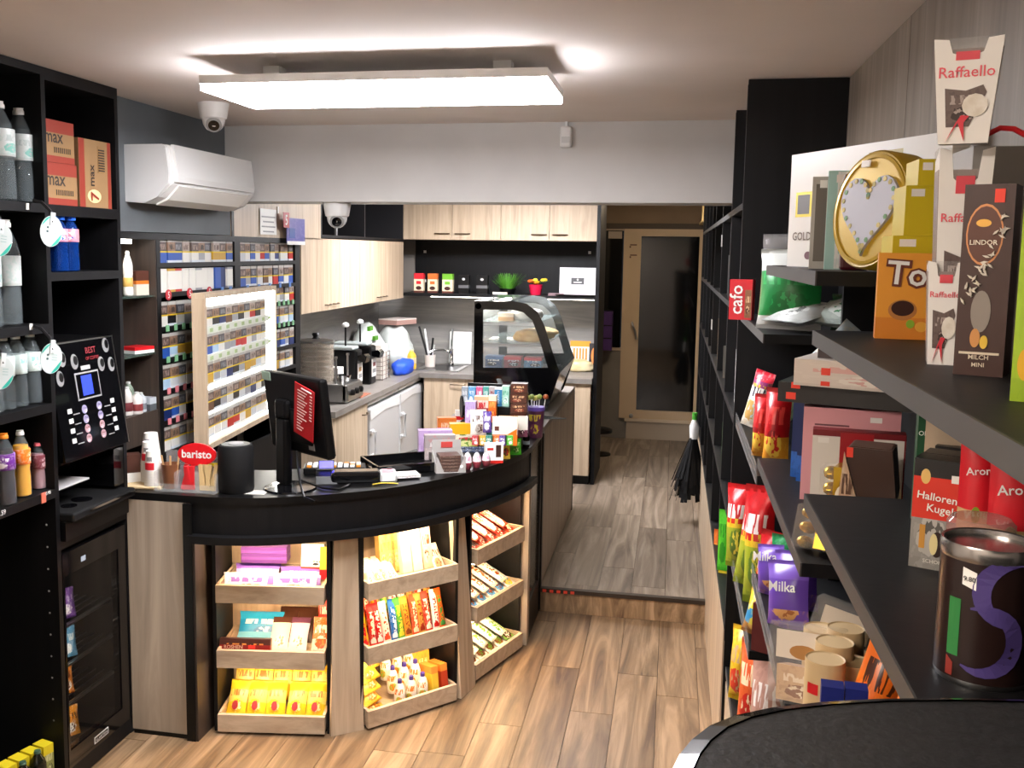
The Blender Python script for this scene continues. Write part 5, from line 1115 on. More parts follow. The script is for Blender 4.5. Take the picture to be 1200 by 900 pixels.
# tray
c = at(478, 552, 2, TZ)
t = thing('serving_tray', 'black serving tray with handle holes on the counter', 'tray', (c.x-.035, c.y+.06, TZ), .62)
w, d = .17, .125
MB().box(-w, -d, 0, w, d, .006).build('tray_floor', BLKM, t)
for s in (-1, 1): MB().box(-w, s*d-.005, .006, w, s*d+.005, .045).build('rim', BLKG, t)
for s in (-1, 1):
    fb = MB(); x = s*w; fb.box(x-.005, -d, .006, x+.005, d, .02); fb.box(x-.005, -d, .02, x+.005, -.05, .045); fb.box(x-.005, .05, .02, x+.005, d, .045); fb.box(x-.005, -.05, .038, x+.005, .05, .045); fb.build('rim', BLKG, t)
tag(MB().box(-.06, -.045, 0, .06, .045, .012).build('receipt_pile', pr('#d6d3cf', '#8a8684', '#efeceb', 12), None, at(472, 562, 2, TZ)+Vector((0, .04, .008)), (0, 0, .5)), 'pile of printed receipts in the serving tray', 'receipts')
# ---- candy cluster
def cl(x0, x1, yt, yb, z=TZ): return onz(x0, x1, yt, yb, z)
def cbox(name, label, cat, px, sl, z=TZ, d=.08, rz=.35, y=None, push=0., **kw):
    x0, x1, yt, yb = px
    if y is None: l, w, h = cl(*px, z)
    else:
        q = fy(*px, y); l, w, h = Vector((q[0], y, q[1])), q[2], q[3]
    l = l+Vector((0, push+d/2, 0)); return pbox(name, label, cat, l, (w, d, h), rz, sl, **kw)
def cpil(name, label, cat, px, sl, z=TZ, t=.03, rz=.3, y=None, tilt=-12, **kw):
    if y is None: l, w, h = cl(*px, z)
    else:
        q = fy(*px, y); l, w, h = Vector((q[0], y, q[1])), q[2], q[3]
    return pillow(name, label, cat, l, (w, t, h), rz, sl, tilt=R(tilt), **kw)
# black stepped stand the upper rows stand on
sy = 5.02; sx = at(580, 520, 1, sy).x
t = thing('candy_stand', 'black stepped candy stand at the counter end', 'stand', (sx-.02, sy, TZ))
for a, b, z in ((-.06, .02, .06), (.02, .10, .13), (.10, .20, .20)): MB().box(-.17, a, 0, .15, b, z).build('step', BLKM, t)
MB().lathe([(.06, -.004), (.06, .004)], 20).build('side_disc', BLKM, t, (-.185, .12, .19), (0, R(90), R(20)))
MB().box(-.17, .20, .2, .15, .21, .31).build('back_plate', BLKM, t)
S1, S2, S3 = TZ+.06, TZ+.13, TZ+.20
G = 'sweets on the counter'
yr1, yr2, yr3 = sy-.02, sy+.06, sy+.15
def st(px0, px1, z, ytop, y):            # on a step: location, width, height
    a = at(px0, 480, 1, y); b = at(px1, 480, 1, y); top = at((px0+px1)/2, ytop, 1, y).z
    return Vector(((a.x+b.x)/2, y, z)), b.x-a.x, max(top-z, .03)
for k, (x0, x1, c1, c2, nm) in enumerate(((541, 549, '#9aa4ae', '#e4e8ec', 'grey'), (549, 558, '#5a9ed0', '#e9f2f8', 'light blue'), (558, 566, '#d9558a', '#f4dfe8', 'pink'), (566, 573, '#3aa39a', '#dff0ee', 'teal'), (573, 581, '#b9b2b4', '#8a2c34', 'silver'))):
    l, w, h = st(x0, x1, S3, 453, yr3); pbox('gum_pack', '%s gum pack in the top row of the candy stand' % nm, 'gum', l, (w*.92, .03, h), 0, pr(c1, c2, None, 5), group='gum packs in the top row')
l, w, h = st(580, 589, S3, 454, yr3-.0); pbox('candy_bar_box', 'blue and white coconut bar box standing on the stand', 'chocolate bar', l, (w, .04, h), 0, [(.9, mat('#3f8ec2', .4)), (.1, WHITE)], texts=(('BOUNTY', .07, 0, h*.5, WHITE, R(-90)),))
l, w, h = st(588.5, 597, S3, 452, yr3); pbox('gum_pack', 'mint green pack right of the coconut bar box', 'gum', l, (w, .04, h), 0, pr('#a9dcc8', '#4fae8c', '#f0faf6', 4))
for k in range(4):
    l, w, h = st(596, 615, S2, 450, yr2); 
    pbox('chocolate_box', 'brown and cream chocolate box, %s from the bottom of the tall stack' % ORD[k], 'chocolate', l+Vector((.01, .02, .052*k)), (w, .07, .05), .08*(k % 2), pr('#4a2618', '#d9b48a', '#8a3c2c', 4), group='stacked brown chocolate boxes')
l, w, h = st(556, 573, S2, 464, yr2); pbox('candy_box', 'red and white candy box in the middle row', 'sweets', l, (w*.95, .05, h), .05, [(.55, pr('#a8242c', '#e9b4ac', '#5a1418', 4)), (.3, pr('#f0d8cc', '#c8323c', None, 4)), (.15, mat('#e0b48a', .4))])
l, w, h = st(573, 582, S2, 463, yr2-.01); pbox('candy_box', 'orange candy box beside the red and white one', 'sweets', l, (w, .05, h), .05, [(.8, pr('#e8701c', '#f4b05a', '#c8481c', 4)), (.2, mat('#f0dcc0', .4))])
l, w, h = st(546, 558, S1, 470, yr1); pbox('chocolate_box', 'lilac and white chocolate box at the left of the stand', 'chocolate', l, (w, .05, h), .05, pr('#b8a4d4', '#f0ecf6', '#6a4a9c', 4))
l, w, h = st(580, 605, S1, 478, yr1); pbox('wafer_bar', 'caramel nut bar box in the front row of the stand', 'chocolate bar', l+Vector((.02, 0, 0)), (w, .05, h*.72), .1, [(.55, pr('#8a2c24', '#f0d8c4', '#5a1c18', 5)), (.45, pr('#d9a86a', '#f0d4a0', '#a8703c', 5))])
# front rows on the counter
cbox('chocolate_box', 'lilac carton standing at the left of the candy cluster', 'chocolate', (485, 524, 507, 538), pr('#b49ac4', '#d9cde0', '#8a5aa4', 3), d=.06, push=.06)
cbox('chocolate_box', 'grey and pink chocolate carton behind the open grey box', 'chocolate', (495, 530, 511, 541), [(.5, pr('#a89a98', '#c8323c', '#d6ccca', 4)), (.5, pr('#9a9090', '#c9c0be', '#d94a4c', 4))], d=.05, push=.02)
cbox('chocolate_box', 'orange chocolate carton at the back left of the cluster', 'chocolate', (501, 523, 497, 523), [(.55, mat('#d98ab0', .4)), (.45, pr('#e07a34', '#f0c4a0', '#d9501c', 4))], d=.05, push=.2)
cbox('price_card', 'white card with a red mark behind the yellow box', 'card', (521, 537, 489, 519), [(.6, WHITE), (.15, RED), (.25, WHITE)], d=.02, push=.25)
l, w, h = cl(506, 540, 532, 554)
t = thing('open_display_box', 'open grey carton full of small chocolate bars', 'carton', l+Vector((0, .05, 0)), .42)
GB = mat('#a9a6a2', .5); h = .09
for a in (-1, 1): MB().prism([(-.055, 0), (.055, 0), (.055, h), (-.055, h*.45)], a*w/2-.002, a*w/2+.002, 0).build('side', GB, t)
MB().box(-w/2, .053, 0, w/2, .057, h*1.5).build('back', GB, t); MB().box(-w/2, -.055, 0, w/2, .055, .003).build('bottom', GB, t)
for s in (-1, 1): MB().prism([(s*w*.5, 0), (s*w*.22, 0), (s*w*.46, h*.85), (s*w*.5, h*.85)][::s], -.057, -.053, 1).build('front_flap', GB, t)
MB().box(-w*.2, .05, h*1.1, w*.2, .052, h*1.4).build('red_print', mat('#b8403c', .5), t); MB().lathe([(.008, 0), (.008, .002)], 10).build('dot', WHITE, t, (w*.36, -.057, .03), (R(90), 0, 0))
for k in range(5): pbox('small_chocolate', 'brown small chocolate in the open grey carton, %s from the bottom' % ORD[k], 'chocolate', l+Vector((0, .045, .004+.0155*k)), (w*.72, .09, .014), .42, pr('#5a443c', '#8a7468', '#3c2a24', 5), 'small chocolates in the open carton')
cbox('candy_box', 'yellow topped green candy carton in the cluster middle', 'sweets', (524, 565, 498, 528), [(.35, pr('#b9cc3c', '#6a9a2c', '#e4e8a0', 4)), (.25, pr('#e4e0c4', '#5a7a2c', '#c8323c', 5)), (.4, mat('#edb01c', .4))], d=.06, push=.03)
for k in range(4): cpil('licorice_bar', 'dark blue bar lying before the yellow carton, %s from the left' % ORD[k], 'candy bar', (530+8*k, 546+8*k, 520, 530), pr('#2a3a5a', '#8a9ab8', '#1c2438', 4), t=.02, tilt=-60, group='dark blue bars before the yellow carton')
for k in range(3):
    l, w, h = cl(541.5+11*k, 552+11*k, 531, 551-2.2*k)
    o = lathed('surprise_egg', 'white and pink chocolate egg at the counter edge, %s from the left' % ORD[k], 'chocolate egg', l+Vector((0, .02, 0)), [(w*.3, 0, 1), (w*.46, h*.2, 1), (w*.5, h*.42, 0), (w*.44, h*.68, 0), (w*.28, h*.9, 0), (w*.1, h, 0)], [pr('#ece4ea', '#d9a0bc', '#ffffff', 4), mat('#8c3a44', .35)], 'chocolate eggs at the counter edge', 18)
cbox('chocolate_box', 'white chocolate box with red foot at the counter edge', 'chocolate', (567, 588, 520, 543), [(.14, mat('#c8281e', .4)), (.86, mat('#ecebe6', .4))], d=.04, patches=((.02, .06, .025, .06, mat('#3a2018', .5), 'chocolate_picture'), (-.02, .07, .03, .012, mat('#c8281e', .4), 'red_mark')))
cbox('sweet_box', 'teal and red sweet box in the second row', 'sweets', (562, 582, 508, 530), [(.5, pr('#c8323c', '#efe0dc', '#2a8a7c', 4)), (.5, pr('#2c8c80', '#c9e4de', '#c8281e', 4))], d=.06, push=.05)
cpil('candy_bar', 'yellow and brown candy bar standing at the counter edge', 'candy bar', (588, 598, 511, 538), pr('#e0c43c', '#c8281e', '#5a3a20', 4), t=.03)
cpil('candy_bag', 'bright green candy bag at the counter edge', 'candy bag', (598, 611, 514, 533), pr('#4fbf2c', '#c9f0a4', '#2a8a1c', 4), t=.04)
bottle('small black bottle with white cap beside the lollipop cup', at(616, 525, 2, TZ)+Vector((0, .02, 0)), .018, .085, BLKM, WHITE, mat('#a9c4d4', .4), (.2, .4))
cpil('chocolate_bag', 'white and brown chocolate bag standing in the cluster', 'chocolate', (551, 570, 480, 512), pr('#efe8dc', '#4a2a1c', '#b9b0a4', 4), y=4.86, t=.05)
cpil('candy_bar', 'purple bar with white letters standing in the cluster', 'candy bar', (566, 576, 482, 507), pr('#5a3c9c', '#eceaf4', None, 5), y=4.84, t=.03, tilt=-6)
cbox('chocolate_box', 'white and orange chocolate carton with a brown square', 'chocolate', (576, 605, 490, 522), [(.4, mat('#e8761c', .4)), (.6, mat('#ece6dc', .4))], d=.05, y=4.82, rz=.15, patches=((-.04, .085, .022, .022, mat('#5a2a1c', .5), 'chocolate_picture'), (.02, .06, .08, .05, mat('#e8761c', .4), 'orange_corner', 't'),))
cbox('chocolate_box', 'white chocolate carton with dark berries', 'chocolate', (606, 617, 489, 512), [(.35, pr('#6a3a4c', '#ece4dc', '#3a1a24', 4)), (.65, mat('#e6e2d8', .4))], d=.05, y=4.93, rz=.2)
for k in range(6): cbox('small_sweet', 'small wrapped sweet between the cartons, %s from the left' % ORD[k], 'sweets', (553+8*k, 560+8*k, 511, 522), pr(('#c8323c', '#e0b02c', '#2c8c80', '#e8761c', '#5a3c9c', '#4fbf2c')[k], '#f4f0e8', None, 4), d=.03, y=4.72, rz=.3*(k % 2), group='small sweets between the cartons')
# lollipop cup
l, w, h = cl(616, 636, 478, 514); l = l+Vector((0, .05, 0))
t = lathed('lollipop_cup', 'dark purple cup with yellow fruit print holding lollipops', 'cup', l, [(w*.4, 0), (w*.42, .004), (w*.52, h), (w*.48, h), (w*.38, .01)], [pr('#5a2a4c', '#d9c83c', '#7a3a5c', 3, .35)], n=22)
MB().lathe([(w*.525, h-.02), (w*.53, h-.018), (w*.53, h), (w*.5, h)], 22).build('rim_band', mat('#6a55b4', .4), t, smooth=True)
for k, (dx_, dy_) in enumerate(((-.045, .01), (-.02, -.02), (.0, .025), (.018, -.012), (-.01, .0), (.048, .0), (-.03, .03))):
    e = l+Vector((dx_*1.1, dy_, h+.045+.012*(k % 2)))
    o = tag(MB().tube([l+Vector((dx_*.5, dy_*.4, .03)), e], .0025, 6).build('lollipop', WPLAST), '%s lollipop in the cup, %s from the left' % ('brown' if k == 5 else 'pale green', ORD[sorted(range(7), key=lambda i: (-.045, -.02, .0, .018, -.01, .048, -.03)[i]).index(k)]), 'lollipop', 'lollipops in the cup')
    MB().ball(e, .015, .015, .015, 12).build('candy_head', mat('#a8552c' if k == 5 else ('#b9b45a', '#8a9a4a')[k % 2], .3), o, smooth=True)
# stand arm of a card holder on the case
p = at(590, 452, 1, 5.6); q = at(580, 425, 1, 5.6)
t = thing('card_holder', 'bent clear acrylic card holder beside the pastry case', 'card holder', (p.x, 5.72, SC))
MB().prism([(-.1, 0), (.08, 0), (.03, .10), (-.04, .25), (-.06, .25), (.0, .10), (.02, .012), (-.1, .006)], -.02, .02, 1).build('bent_plate', mat('#8d9292', .2), t)
p = at(647, 492, 2, SC); t = tag(MB().prism([(-.09, -.03), (.10, .03), (-.06, .09)], 0, .006, 2).build('acrylic_plate', mat('#5a5c5c', .2), None, (p.x-.02, p.y+.02, SC), (0, 0, 0)), 'dark acrylic triangle plate on the side counter edge', 'plate')
# ================================================================ right-hand shelving: far unit
RX = .24; RBK = .615
t = thing('shelving_unit', 'long black shelving unit along the right wall by the door', 'shelving', (RX, 0, 0))
def rb(nm, x0, y0, z0, x1, y1, z1, m=BLK, par=None): return MB().box(x0-RX, y0, z0, x1-RX, y1, z1).build(nm, m, par or t)
rb('back_panel', RBK-.01, 3.84, .0, RBK, 9.6, ZC-.002)
DV = [3.80, 4.53, 5.35, 6.24, 6.78, 7.5, 8.3, 9.1]
for y in DV: rb('upright', RX, y, .14 if y > 5.5 else 0, RBK-.01, y+.024, ZC-.002 if y < 4 else 2.70)
FZ = [2.268, 1.876, 1.47, 1.07, .66]
for z in FZ:
    for a, b in zip(DV[:-1], DV[1:]): rb('shelf', RX, a+.024, z-.024, RBK-.01, b, z, BLK); 
    rb('shelf_edge', RX-.003, 3.824, z-.024, RX, 9.1, z, BLKEDGE)
for y in DV: rb('upright_edge', RX-.002, y, .6, RX+.001, y+.02, 2.69, BLKEDGE)
rb('base_panel', RX-.004, 3.84, .0, RX+.014, 5.55, .63, OAK); rb('base_panel', RX-.004, 5.55, ZU, RX+.014, 9.1, .63, OAK)
FG = 'boxes in the far right shelving'
for k, (y, z, w, h, c, nm) in enumerate(((5.0, 1.876, .12, .2, '#3a3a3c', 'charcoal'), (4.2, 1.47, .1, .22, '#d9d9d4', 'white'), (5.0, 1.47, .14, .16, '#46423c', 'dark grey'), (5.9, 1.47, .1, .24, '#c9b08a', 'tan'), (5.7, 1.07, .12, .2, '#d0d0cc', 'pale grey'), (6.5, 1.07, .1, .2, '#8a8f94', 'grey'), (4.9, 1.07, .12, .2, '#4a6a3c', 'olive'))):
    pbox('carton', '%s carton standing deep in the far right shelving' % nm, 'carton', (RX+.09, y, z), (w, .1, h), R(-60), mat(c, .5), FG)
# pale notes stuck to the shelving
for k, (px, py, y) in enumerate(((843, 283, 5.35), (839, 390, 6.24))):
    q = at(px, py, 0, RX-.004); tag(MB().box(RX-.006, y-.01, q.z-.03, RX-.001, y+.03, q.z+.03).build('shelf_note', mat('#d5d5d2', .5)), 'white note on the far right shelving, %s one' % ('upper' if k == 0 else 'lower'), 'note', 'white notes on the shelving')
q = at(830, 249, 0, RX+.05); x, z, w, h = fy(820, 840, 238, 260, 9.3)
t = pbox('wooden_box', 'open pale wooden box on the wall above the door corner', 'box', (x+.02, 9.3, z), (w, .2, h), 0, mat('#c9b07c', .6), patches=((.01, h*.5, w*.6, h*.7, mat('#8f7c48', .7), 'inner_board'),))
MB().box(-w/2, .1, 0, w/2, 1.1, .02).build('rear_bracket', mat('#c9b07c', .6), t)
# feather duster hanging on the unit
p = at(815, 500, 0, RX-.04)
t = thing('feather_duster', 'black feather duster hanging from the shelving by the step', 'duster', (RX-.06, 7.2, at(815, 540, 1, 7.2).z))
fb = MB(); rng = random.Random(2)
for k in range(140):
    a = rng.random()*6.28; l = .3+rng.random()*.2; r1 = .07+rng.random()*.05
    e = Vector((math.cos(a)*r1-.04*rng.random(), math.sin(a)*r1, .2-l)); s = Vector((-math.sin(a), math.cos(a), 0))*.012
    fb.quad([(0-s.x*.2, -s.y*.2, .25), (s.x*.2, s.y*.2, .25), e+s, e-s])
g = fb.build('bristles', BLKR, t); g['kind'] = 'stuff'
MB().lathe([(.03, .16), (.035, .25), (.015, .30)], 12).build('collar', WPLAST, t, smooth=True); MB().lathe([(.018, .30), (.018, .35)], 10).build('handle', mat('#4fae3c', .4), t, smooth=True)
# hanging packs on the unit front
for k, (px0, px1, yt, yb, c1, c2, nm) in enumerate(((841, 853, 597, 668, '#4fc02c', '#2a8a1c', 'green twisted'), (835, 843, 620, 690, '#e0702c', '#f0b04c', 'orange'), (840, 852, 668, 730, '#d9c02c', '#8a9a2c', 'yellow-green'))):
    y = 4.45 if k != 1 else 4.9; a = at(px0, yb, 1, y); b = at(px1, yb, 1, y); tp = at((px0+px1)/2, yt, 1, y)
    pillow('hanging_pack', '%s candy pack hanging on the shelving front' % nm, 'candy pack', ((a.x+b.x)/2-.004, y, a.z), (b.x-a.x, .02, tp.z-a.z), R(-15), pr(c1, c2, None, 8, .35, .45, .6, (1, 1, 4)), 'candy packs hanging on the shelving')
# ================================================================ right-hand shelving: near bays
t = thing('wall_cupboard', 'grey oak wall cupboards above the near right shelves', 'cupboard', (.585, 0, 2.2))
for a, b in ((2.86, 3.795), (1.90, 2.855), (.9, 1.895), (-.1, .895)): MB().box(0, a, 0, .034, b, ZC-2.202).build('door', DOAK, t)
NX = .25
t = thing('shelving_unit', 'black near shelving of three bays full of chocolates', 'shelving', (NX, 0, 0))
def nb(nm, x0, y0, z0, x1, y1, z1, m=BLK): return MB().box(x0-NX, y0, z0, x1-NX, y1, z1).build(nm, m, t)
Y1, Y2, Y3, Y4 = 3.795, 2.84, 1.865, .86
nb('back_panel', .585, Y4, 0, .615, Y1, 2.198)
ZB1 = (1.862, 1.462, .95, .5); ZB2 = (2.052, 1.515, 1.18, .7); ZB3 = (1.947, 1.647, 1.18)
EDG = mat('#454341', .5, spec=.3)
for zs, a, b in ((ZB1, Y2, Y1), (ZB2, Y3, Y2), (ZB3, Y4, Y3)):
    for z in zs:
        a_ = a if z != ZB3[0] else .1; nb('shelf', NX, a_, z-.026, .584, b-.002, z); nb('shelf_edge', NX-.003, a_, z-.026, NX, b-.002, z, EDG)
for y in (Y2, Y3): nb('upright', .45, y-.011, 0, .584, y+.011, 2.05)
nb('base_panel', NX-.0, Y4, 0, NX+.016, Y1, .44, OAK)
for a, b, z in ((Y2, Y1, .95), (Y2, Y1, 1.462), (Y3+.35, Y2, 1.18)): nb('clear_lip', NX-.006, a, z-.02, NX-.003, b-.002, z+.03, FILM)
STK = mat('#f0ede8', .5); ORS = mat('#f2402a', .5)
def item(kind, name, label, cat, px, z, sl, d=.05, rz=-.35, push=0., hh=None, ww=None, y=None, **kw):
    x0, x1, yt, yb = px
    if y is None: l, w, h = onz(x0, x1, yt, yb, z)
    else:
        a, b = at(x0, yb, 1, y), at(x1, yb, 1, y); w = b.x-a.x; l = Vector(((a.x+b.x)/2, y, z)); h = at((x0+x1)/2, yt, 1, y).z-z
    l = l+Vector((0, d/2+push, 0)); w = ww or w/max(math.cos(rz), .5); h = hh or h
    return kind(name, label, cat, l, (w, d, h), rz, sl, **kw)
PCT = mat('#3a3a3a', .5)
def sticker(w, h, x, z, m=STK): return (x, z, w, h, m, 'price_sticker')
# ---- bay 3, upper shelf (z 1.947)
Z = ZB3[0]
l, w, h = onz(1029, 1172, 297, 400, Z); dd = .03
o = pbox('sweet_box', 'orange toffee sweet box with brown caramel cups printed on it', 'sweets', l+Vector((.0, .03, 0)), (w, dd, h), -.12, [(.25, mat('#d98326', .4)), (.75, mat('#e59a2e', .4))], texts=(('Toffifee', w*.9, .004, h*.74, WHITE, R(4)),),
    patches=((-w*.28, h*.34, w*.24, h*.24, mat('#b8763a', .4), 'caramel_cup', 'o'), (-w*.28, h*.36, w*.19, h*.18, mat('#3a1a10', .3), 'chocolate_top', 'o'), (w*.08, h*.29, w*.32, h*.32, mat('#b8763a', .4), 'caramel_cup', 'o'), (w*.08, h*.31, w*.25, h*.25, mat('#3a1a10', .3), 'chocolate_top', 'o'), (-w*.12, h*.15, w*.1, h*.12, mat('#e8a83c', .4), 'nut_picture', 'o'), (-w*.21, h*.18, w*.07, h*.1, mat('#8ab02c', .4), 'leaf_picture', 'o'), (w*.3, h*.42, w*.2, h*.2, mat('#3a1a10', .3), 'chocolate_top', 'o')))
text(o, 'Toffifee', w*.93, (.004, -dd/2-.0027, h*.735), (R(90), R(4), 0), mat('#6a2f18', .5), bold=.07)
YE = mat('#cdb81c', .4)
yy = 1.74
for k, (px, nm) in enumerate((((1046, 1135, 276, 390), 'bottom'), ((1058, 1130, 217, 276), 'middle'), ((1071, 1125, 186, 217), 'top'))):
    a, b = at(px[0], 300, 1, yy), at(px[1], 300, 1, yy); z0 = Z if k == 0 else zt0; zt0 = at(px[0], px[2], 1, yy).z; w = b.x-a.x
    pbox('chocolate_box', 'yellow chocolate box, %s of the stack behind the toffee box' % nm, 'chocolate', ((a.x+b.x)/2, yy+.05, z0+.0003), (w, .09, zt0-z0-.0003), 0, YE, 'stacked yellow chocolate boxes', patches=(sticker(w*.22, .012, -w*.3, (zt0-z0)-.012),)+(((w*.28, (zt0-z0)*.22, w*.55, (zt0-z0)*.7, mat('#1f4f9c', .4), 'blue_oval', 'o'),) if k == 1 else ()))
def raff(label, px, z, rz, y=None, tilt=0., w0=.72):
    x0, x1, yt, yb = px
    if y is None: l, w, h = onz(x0, x1, yt, yb, z)
    else:
        a, b = at(x0, yb, 1, y), at(x1, yb, 1, y); w = b.x-a.x; l = Vector(((a.x+b.x)/2, y, z)); h = at((x0+x1)/2, yt, 1, y).z-z
    t = thing('praline_box', label, 'praline box', l+Vector((0, .03, 0)), group='white coconut praline boxes', rot=(tilt, 0, rz)); d = .055
    wt = w; wb = w*w0
    WH = mat('#efece8', .35)
    b = MB(); 
    pts = [(-wb/2, 0), (wb/2, 0), (wt/2, h), (wt*.28, h*.985), (wt*.22, h*.86), (0, h*.81), (-wt*.22, h*.86), (-wt*.28, h*.985), (-wt/2, h)]
    b.prism(pts, -d/2, -d/2+.002, 1); b.build('front_card', WH, t)
    MB().prism([(-wb/2, 0), (wb/2, 0), (wt/2, h*.9), (-wt/2, h*.9)], -d/2+.003, d/2, 1).build('inner_box', pr('#8a7a74', '#b9aca6', '#5a4a48', 4), t)
    MB().prism([(-wb/2-.001, 0), (wb/2+.001, 0), (wt/2+.001, h), (-wt/2-.001, h)], -d/2+.0022, d/2+.001, 1).build('clear_film', FILM, t)
    for s in (-1, 1): MB().quad([(s*wb/2, -d/2, 0), (s*wb/2, d/2, 0), (s*wt/2, d/2, h*.95), (s*wt/2, -d/2, h)]).build('side_card', WH, t)
    PK = mat('#e0505c', .4); y0 = -d/2
    MB().box(-wt*.17, y0-.0012, h*.79, wt*.17, y0-.0002, h*.87).build('pink_tab', PK, t)
    text(t, 'Raffaello', wt*.8, (0, y0-.0012, h*.68), FR, mat('#e8606c', .4), bold=-.005)
    MB().prism([(-wb*.36, h*.16), (wb*.1, h*.16), (wb*.42, h*.48), (wb*.34, h*.55), (0, h*.5), (-wb*.42, h*.53)], y0-.001, y0-.0001, 1).build('window_print', pr('#6a5a56', '#a89a94', '#3a2c2a', 4), t)
    MB().prism([(wb*.2+wb*.26*math.cos(i*R(30)), h*.36+h*.11*math.sin(i*R(30))) for i in range(12)], y0-.002, y0-.0008, 1).build('coconut_ball_print', noisy('coconut', '#ddd4c6', '#f4f0e8', 60, .6, .2), t)
    MB().prism([(-wb*.35, h*.02), (-wb*.12, h*.2), (wb*.02, h*.02), (wb*.0, h*.2), (wb*.1, h*.26), (-wb*.06, h*.27), (-wb*.16, h*.2)], y0-.003, y0-.0015, 1).build('red_bow_print', mat('#d83a48', .4), t)
raff('white coconut praline box standing in front of the toffee box', (1087, 1130, 306, 428), Z, -.2)
raff('white coconut praline box half hidden behind the dark brown box', (1097, 1160, 172, 330), Z+.0, -.15, y=1.32)
zt1 = at(1125, 172, 1, 1.32).z
raff('white coconut praline box on top of the pile by the ceiling cupboards', (1097, 1176, 42, 176), zt1+.002, -.28, y=1.28, tilt=R(4))
pbox('grey_box', 'plain grey carton under the topmost praline box', 'carton', (at(1195, 200, 1, 1.42).x, 1.46, Z), (.12, .1, at(1190, 172, 1, 1.42).z-Z), 0, mat('#8f8a86', .5))
tag(MB().tube([at(1156, 158, 1, 1.3), at(1172, 150, 1, 1.3), at(1188, 151, 1, 1.3), at(1205, 160, 1, 1.3)], .0035, 6).build('gift_ribbon', mat('#c8242c', .4), smooth=True), 'red gift ribbon beside the topmost praline box', 'ribbon')
l, w, h = onz(1121, 1178, 216, 440, Z); d = .055; LB_ = mat('#3d211a', .35)
o = pbox('praline_carton', 'tall dark brown praline carton with copper oval and white leaves', 'praline box', l+Vector((.006, .02, 0)), (w, d, h), -.42, LB_, texts=(('LINDOR', w*.55, -w*.05, h*.70, mat('#e6dccb', .4)), ('MILCH', w*.4, -w*.0, h*.1, mat('#d8c9b4', .4)), ('MINI', w*.25, -w*.0, h*.06, mat('#d8c9b4', .4))),
    patches=((-w*.05, h*.74, w*.74, h*.32, mat('#b37a52', .3, .6), 'copper_oval', 'o'), (-w*.05, h*.74, w*.68, h*.295, mat('#5a3020', .35), 'oval_inside', 'o'), (-w*.08, h*.80, w*.3, h*.04, mat('#c99a4a', .35, .5), 'gold_crest', 'o'), (w*.2, h*.94, w*.2, h*.07, ORS, 'price_sticker'), (-w*.02, h*.34, w*.4, h*.22, mat('#8a8078', .2), 'clear_window', 'o'), (-w*.1, h*.2, w*.2, h*.1, mat('#c98a4a', .4), 'nut_picture', 'o'), (w*.08, h*.18, w*.16, h*.07, mat('#e0b83c', .4), 'nut_picture', 'o'), (0, h*.12, w*.8, h*.012, mat('#d8c9b4', .4), 'print_line')))
rng = random.Random(6)
for k in range(34):
    f = k/33; cx = w*(-.38+.75*f)+rng.uniform(-.08, .08)*w; cz = h*(.44+.40*f**1.5)+rng.uniform(-.05, .05)*h; a = rng.random()*3.14; ln, wd = w*.085, w*.025
    MB().prism([(cx+ln*math.cos(a), cz+ln*math.sin(a)), (cx-wd*math.sin(a), cz+wd*math.cos(a)), (cx-ln*math.cos(a), cz-ln*math.sin(a)), (cx+wd*math.sin(a), cz-wd*math.cos(a))], -d/2-.0042, -d/2-.0002, 1).build('leaf_print', mat('#d9cfc2', .5), o)
l, w, h = onz(1206, 1284, 190, 478, Z); o = pbox('praline_carton', 'lime green praline carton cut by the right picture edge', 'praline box', l+Vector((.0, .05, 0)), (w, .05, h), -.3, pr('#9aba2c', '#b9d23c', '#84a424', 3), patches=((-w*.2, h*.35, w*.3, h*.3, mat('#cfd6c0', .2), 'clear_window', 'o'), (-w*.3, h*.16, w*.25, h*.14, mat('#d9a82c', .4), 'nut_picture', 'o'), (-w*.2, h*.23, w*.2, h*.1, mat('#4a2a18', .4), 'chocolate_picture', 'o')))
# ---- bay 2, upper shelf (z 2.052)
Z = ZB2[0]
A3, B3 = Vector((.285, 2.62, 0)), Vector((.535, 2.13, 0))
mid = (A3+B3)/2; L = (B3-A3).length; a_ = math.atan2(B3.y-A3.y, B3.x-A3.x)
hG = at(921, 181, 1, 2.6).z-Z
o = pbox('praline_box', 'large white chocolate gift box with gold lettering on the upper shelf', 'gift box', (mid.x+.01, mid.y+.01, Z), (L, .04, hG), a_, mat('#dcd7cf', .35), texts=(('GOLD', L*.14, -L*.39, hG*.27, mat('#6a5a4c', .4)),), patches=((L*.14, hG*.9, L*.2, hG*.05, mat('#b9a468', .4), 'gold_script'), (-L*.39, hG*.55, L*.12, hG*.22, mat('#c9b23c', .4, .3), 'gold_frame'), (-L*.39, hG*.55, L*.09, hG*.17, mat('#5a5450', .4), 'picture_window'), (-L*.34, hG*.1, L*.05, hG*.07, mat('#6a3c44', .4), 'wax_seal', 'o')))
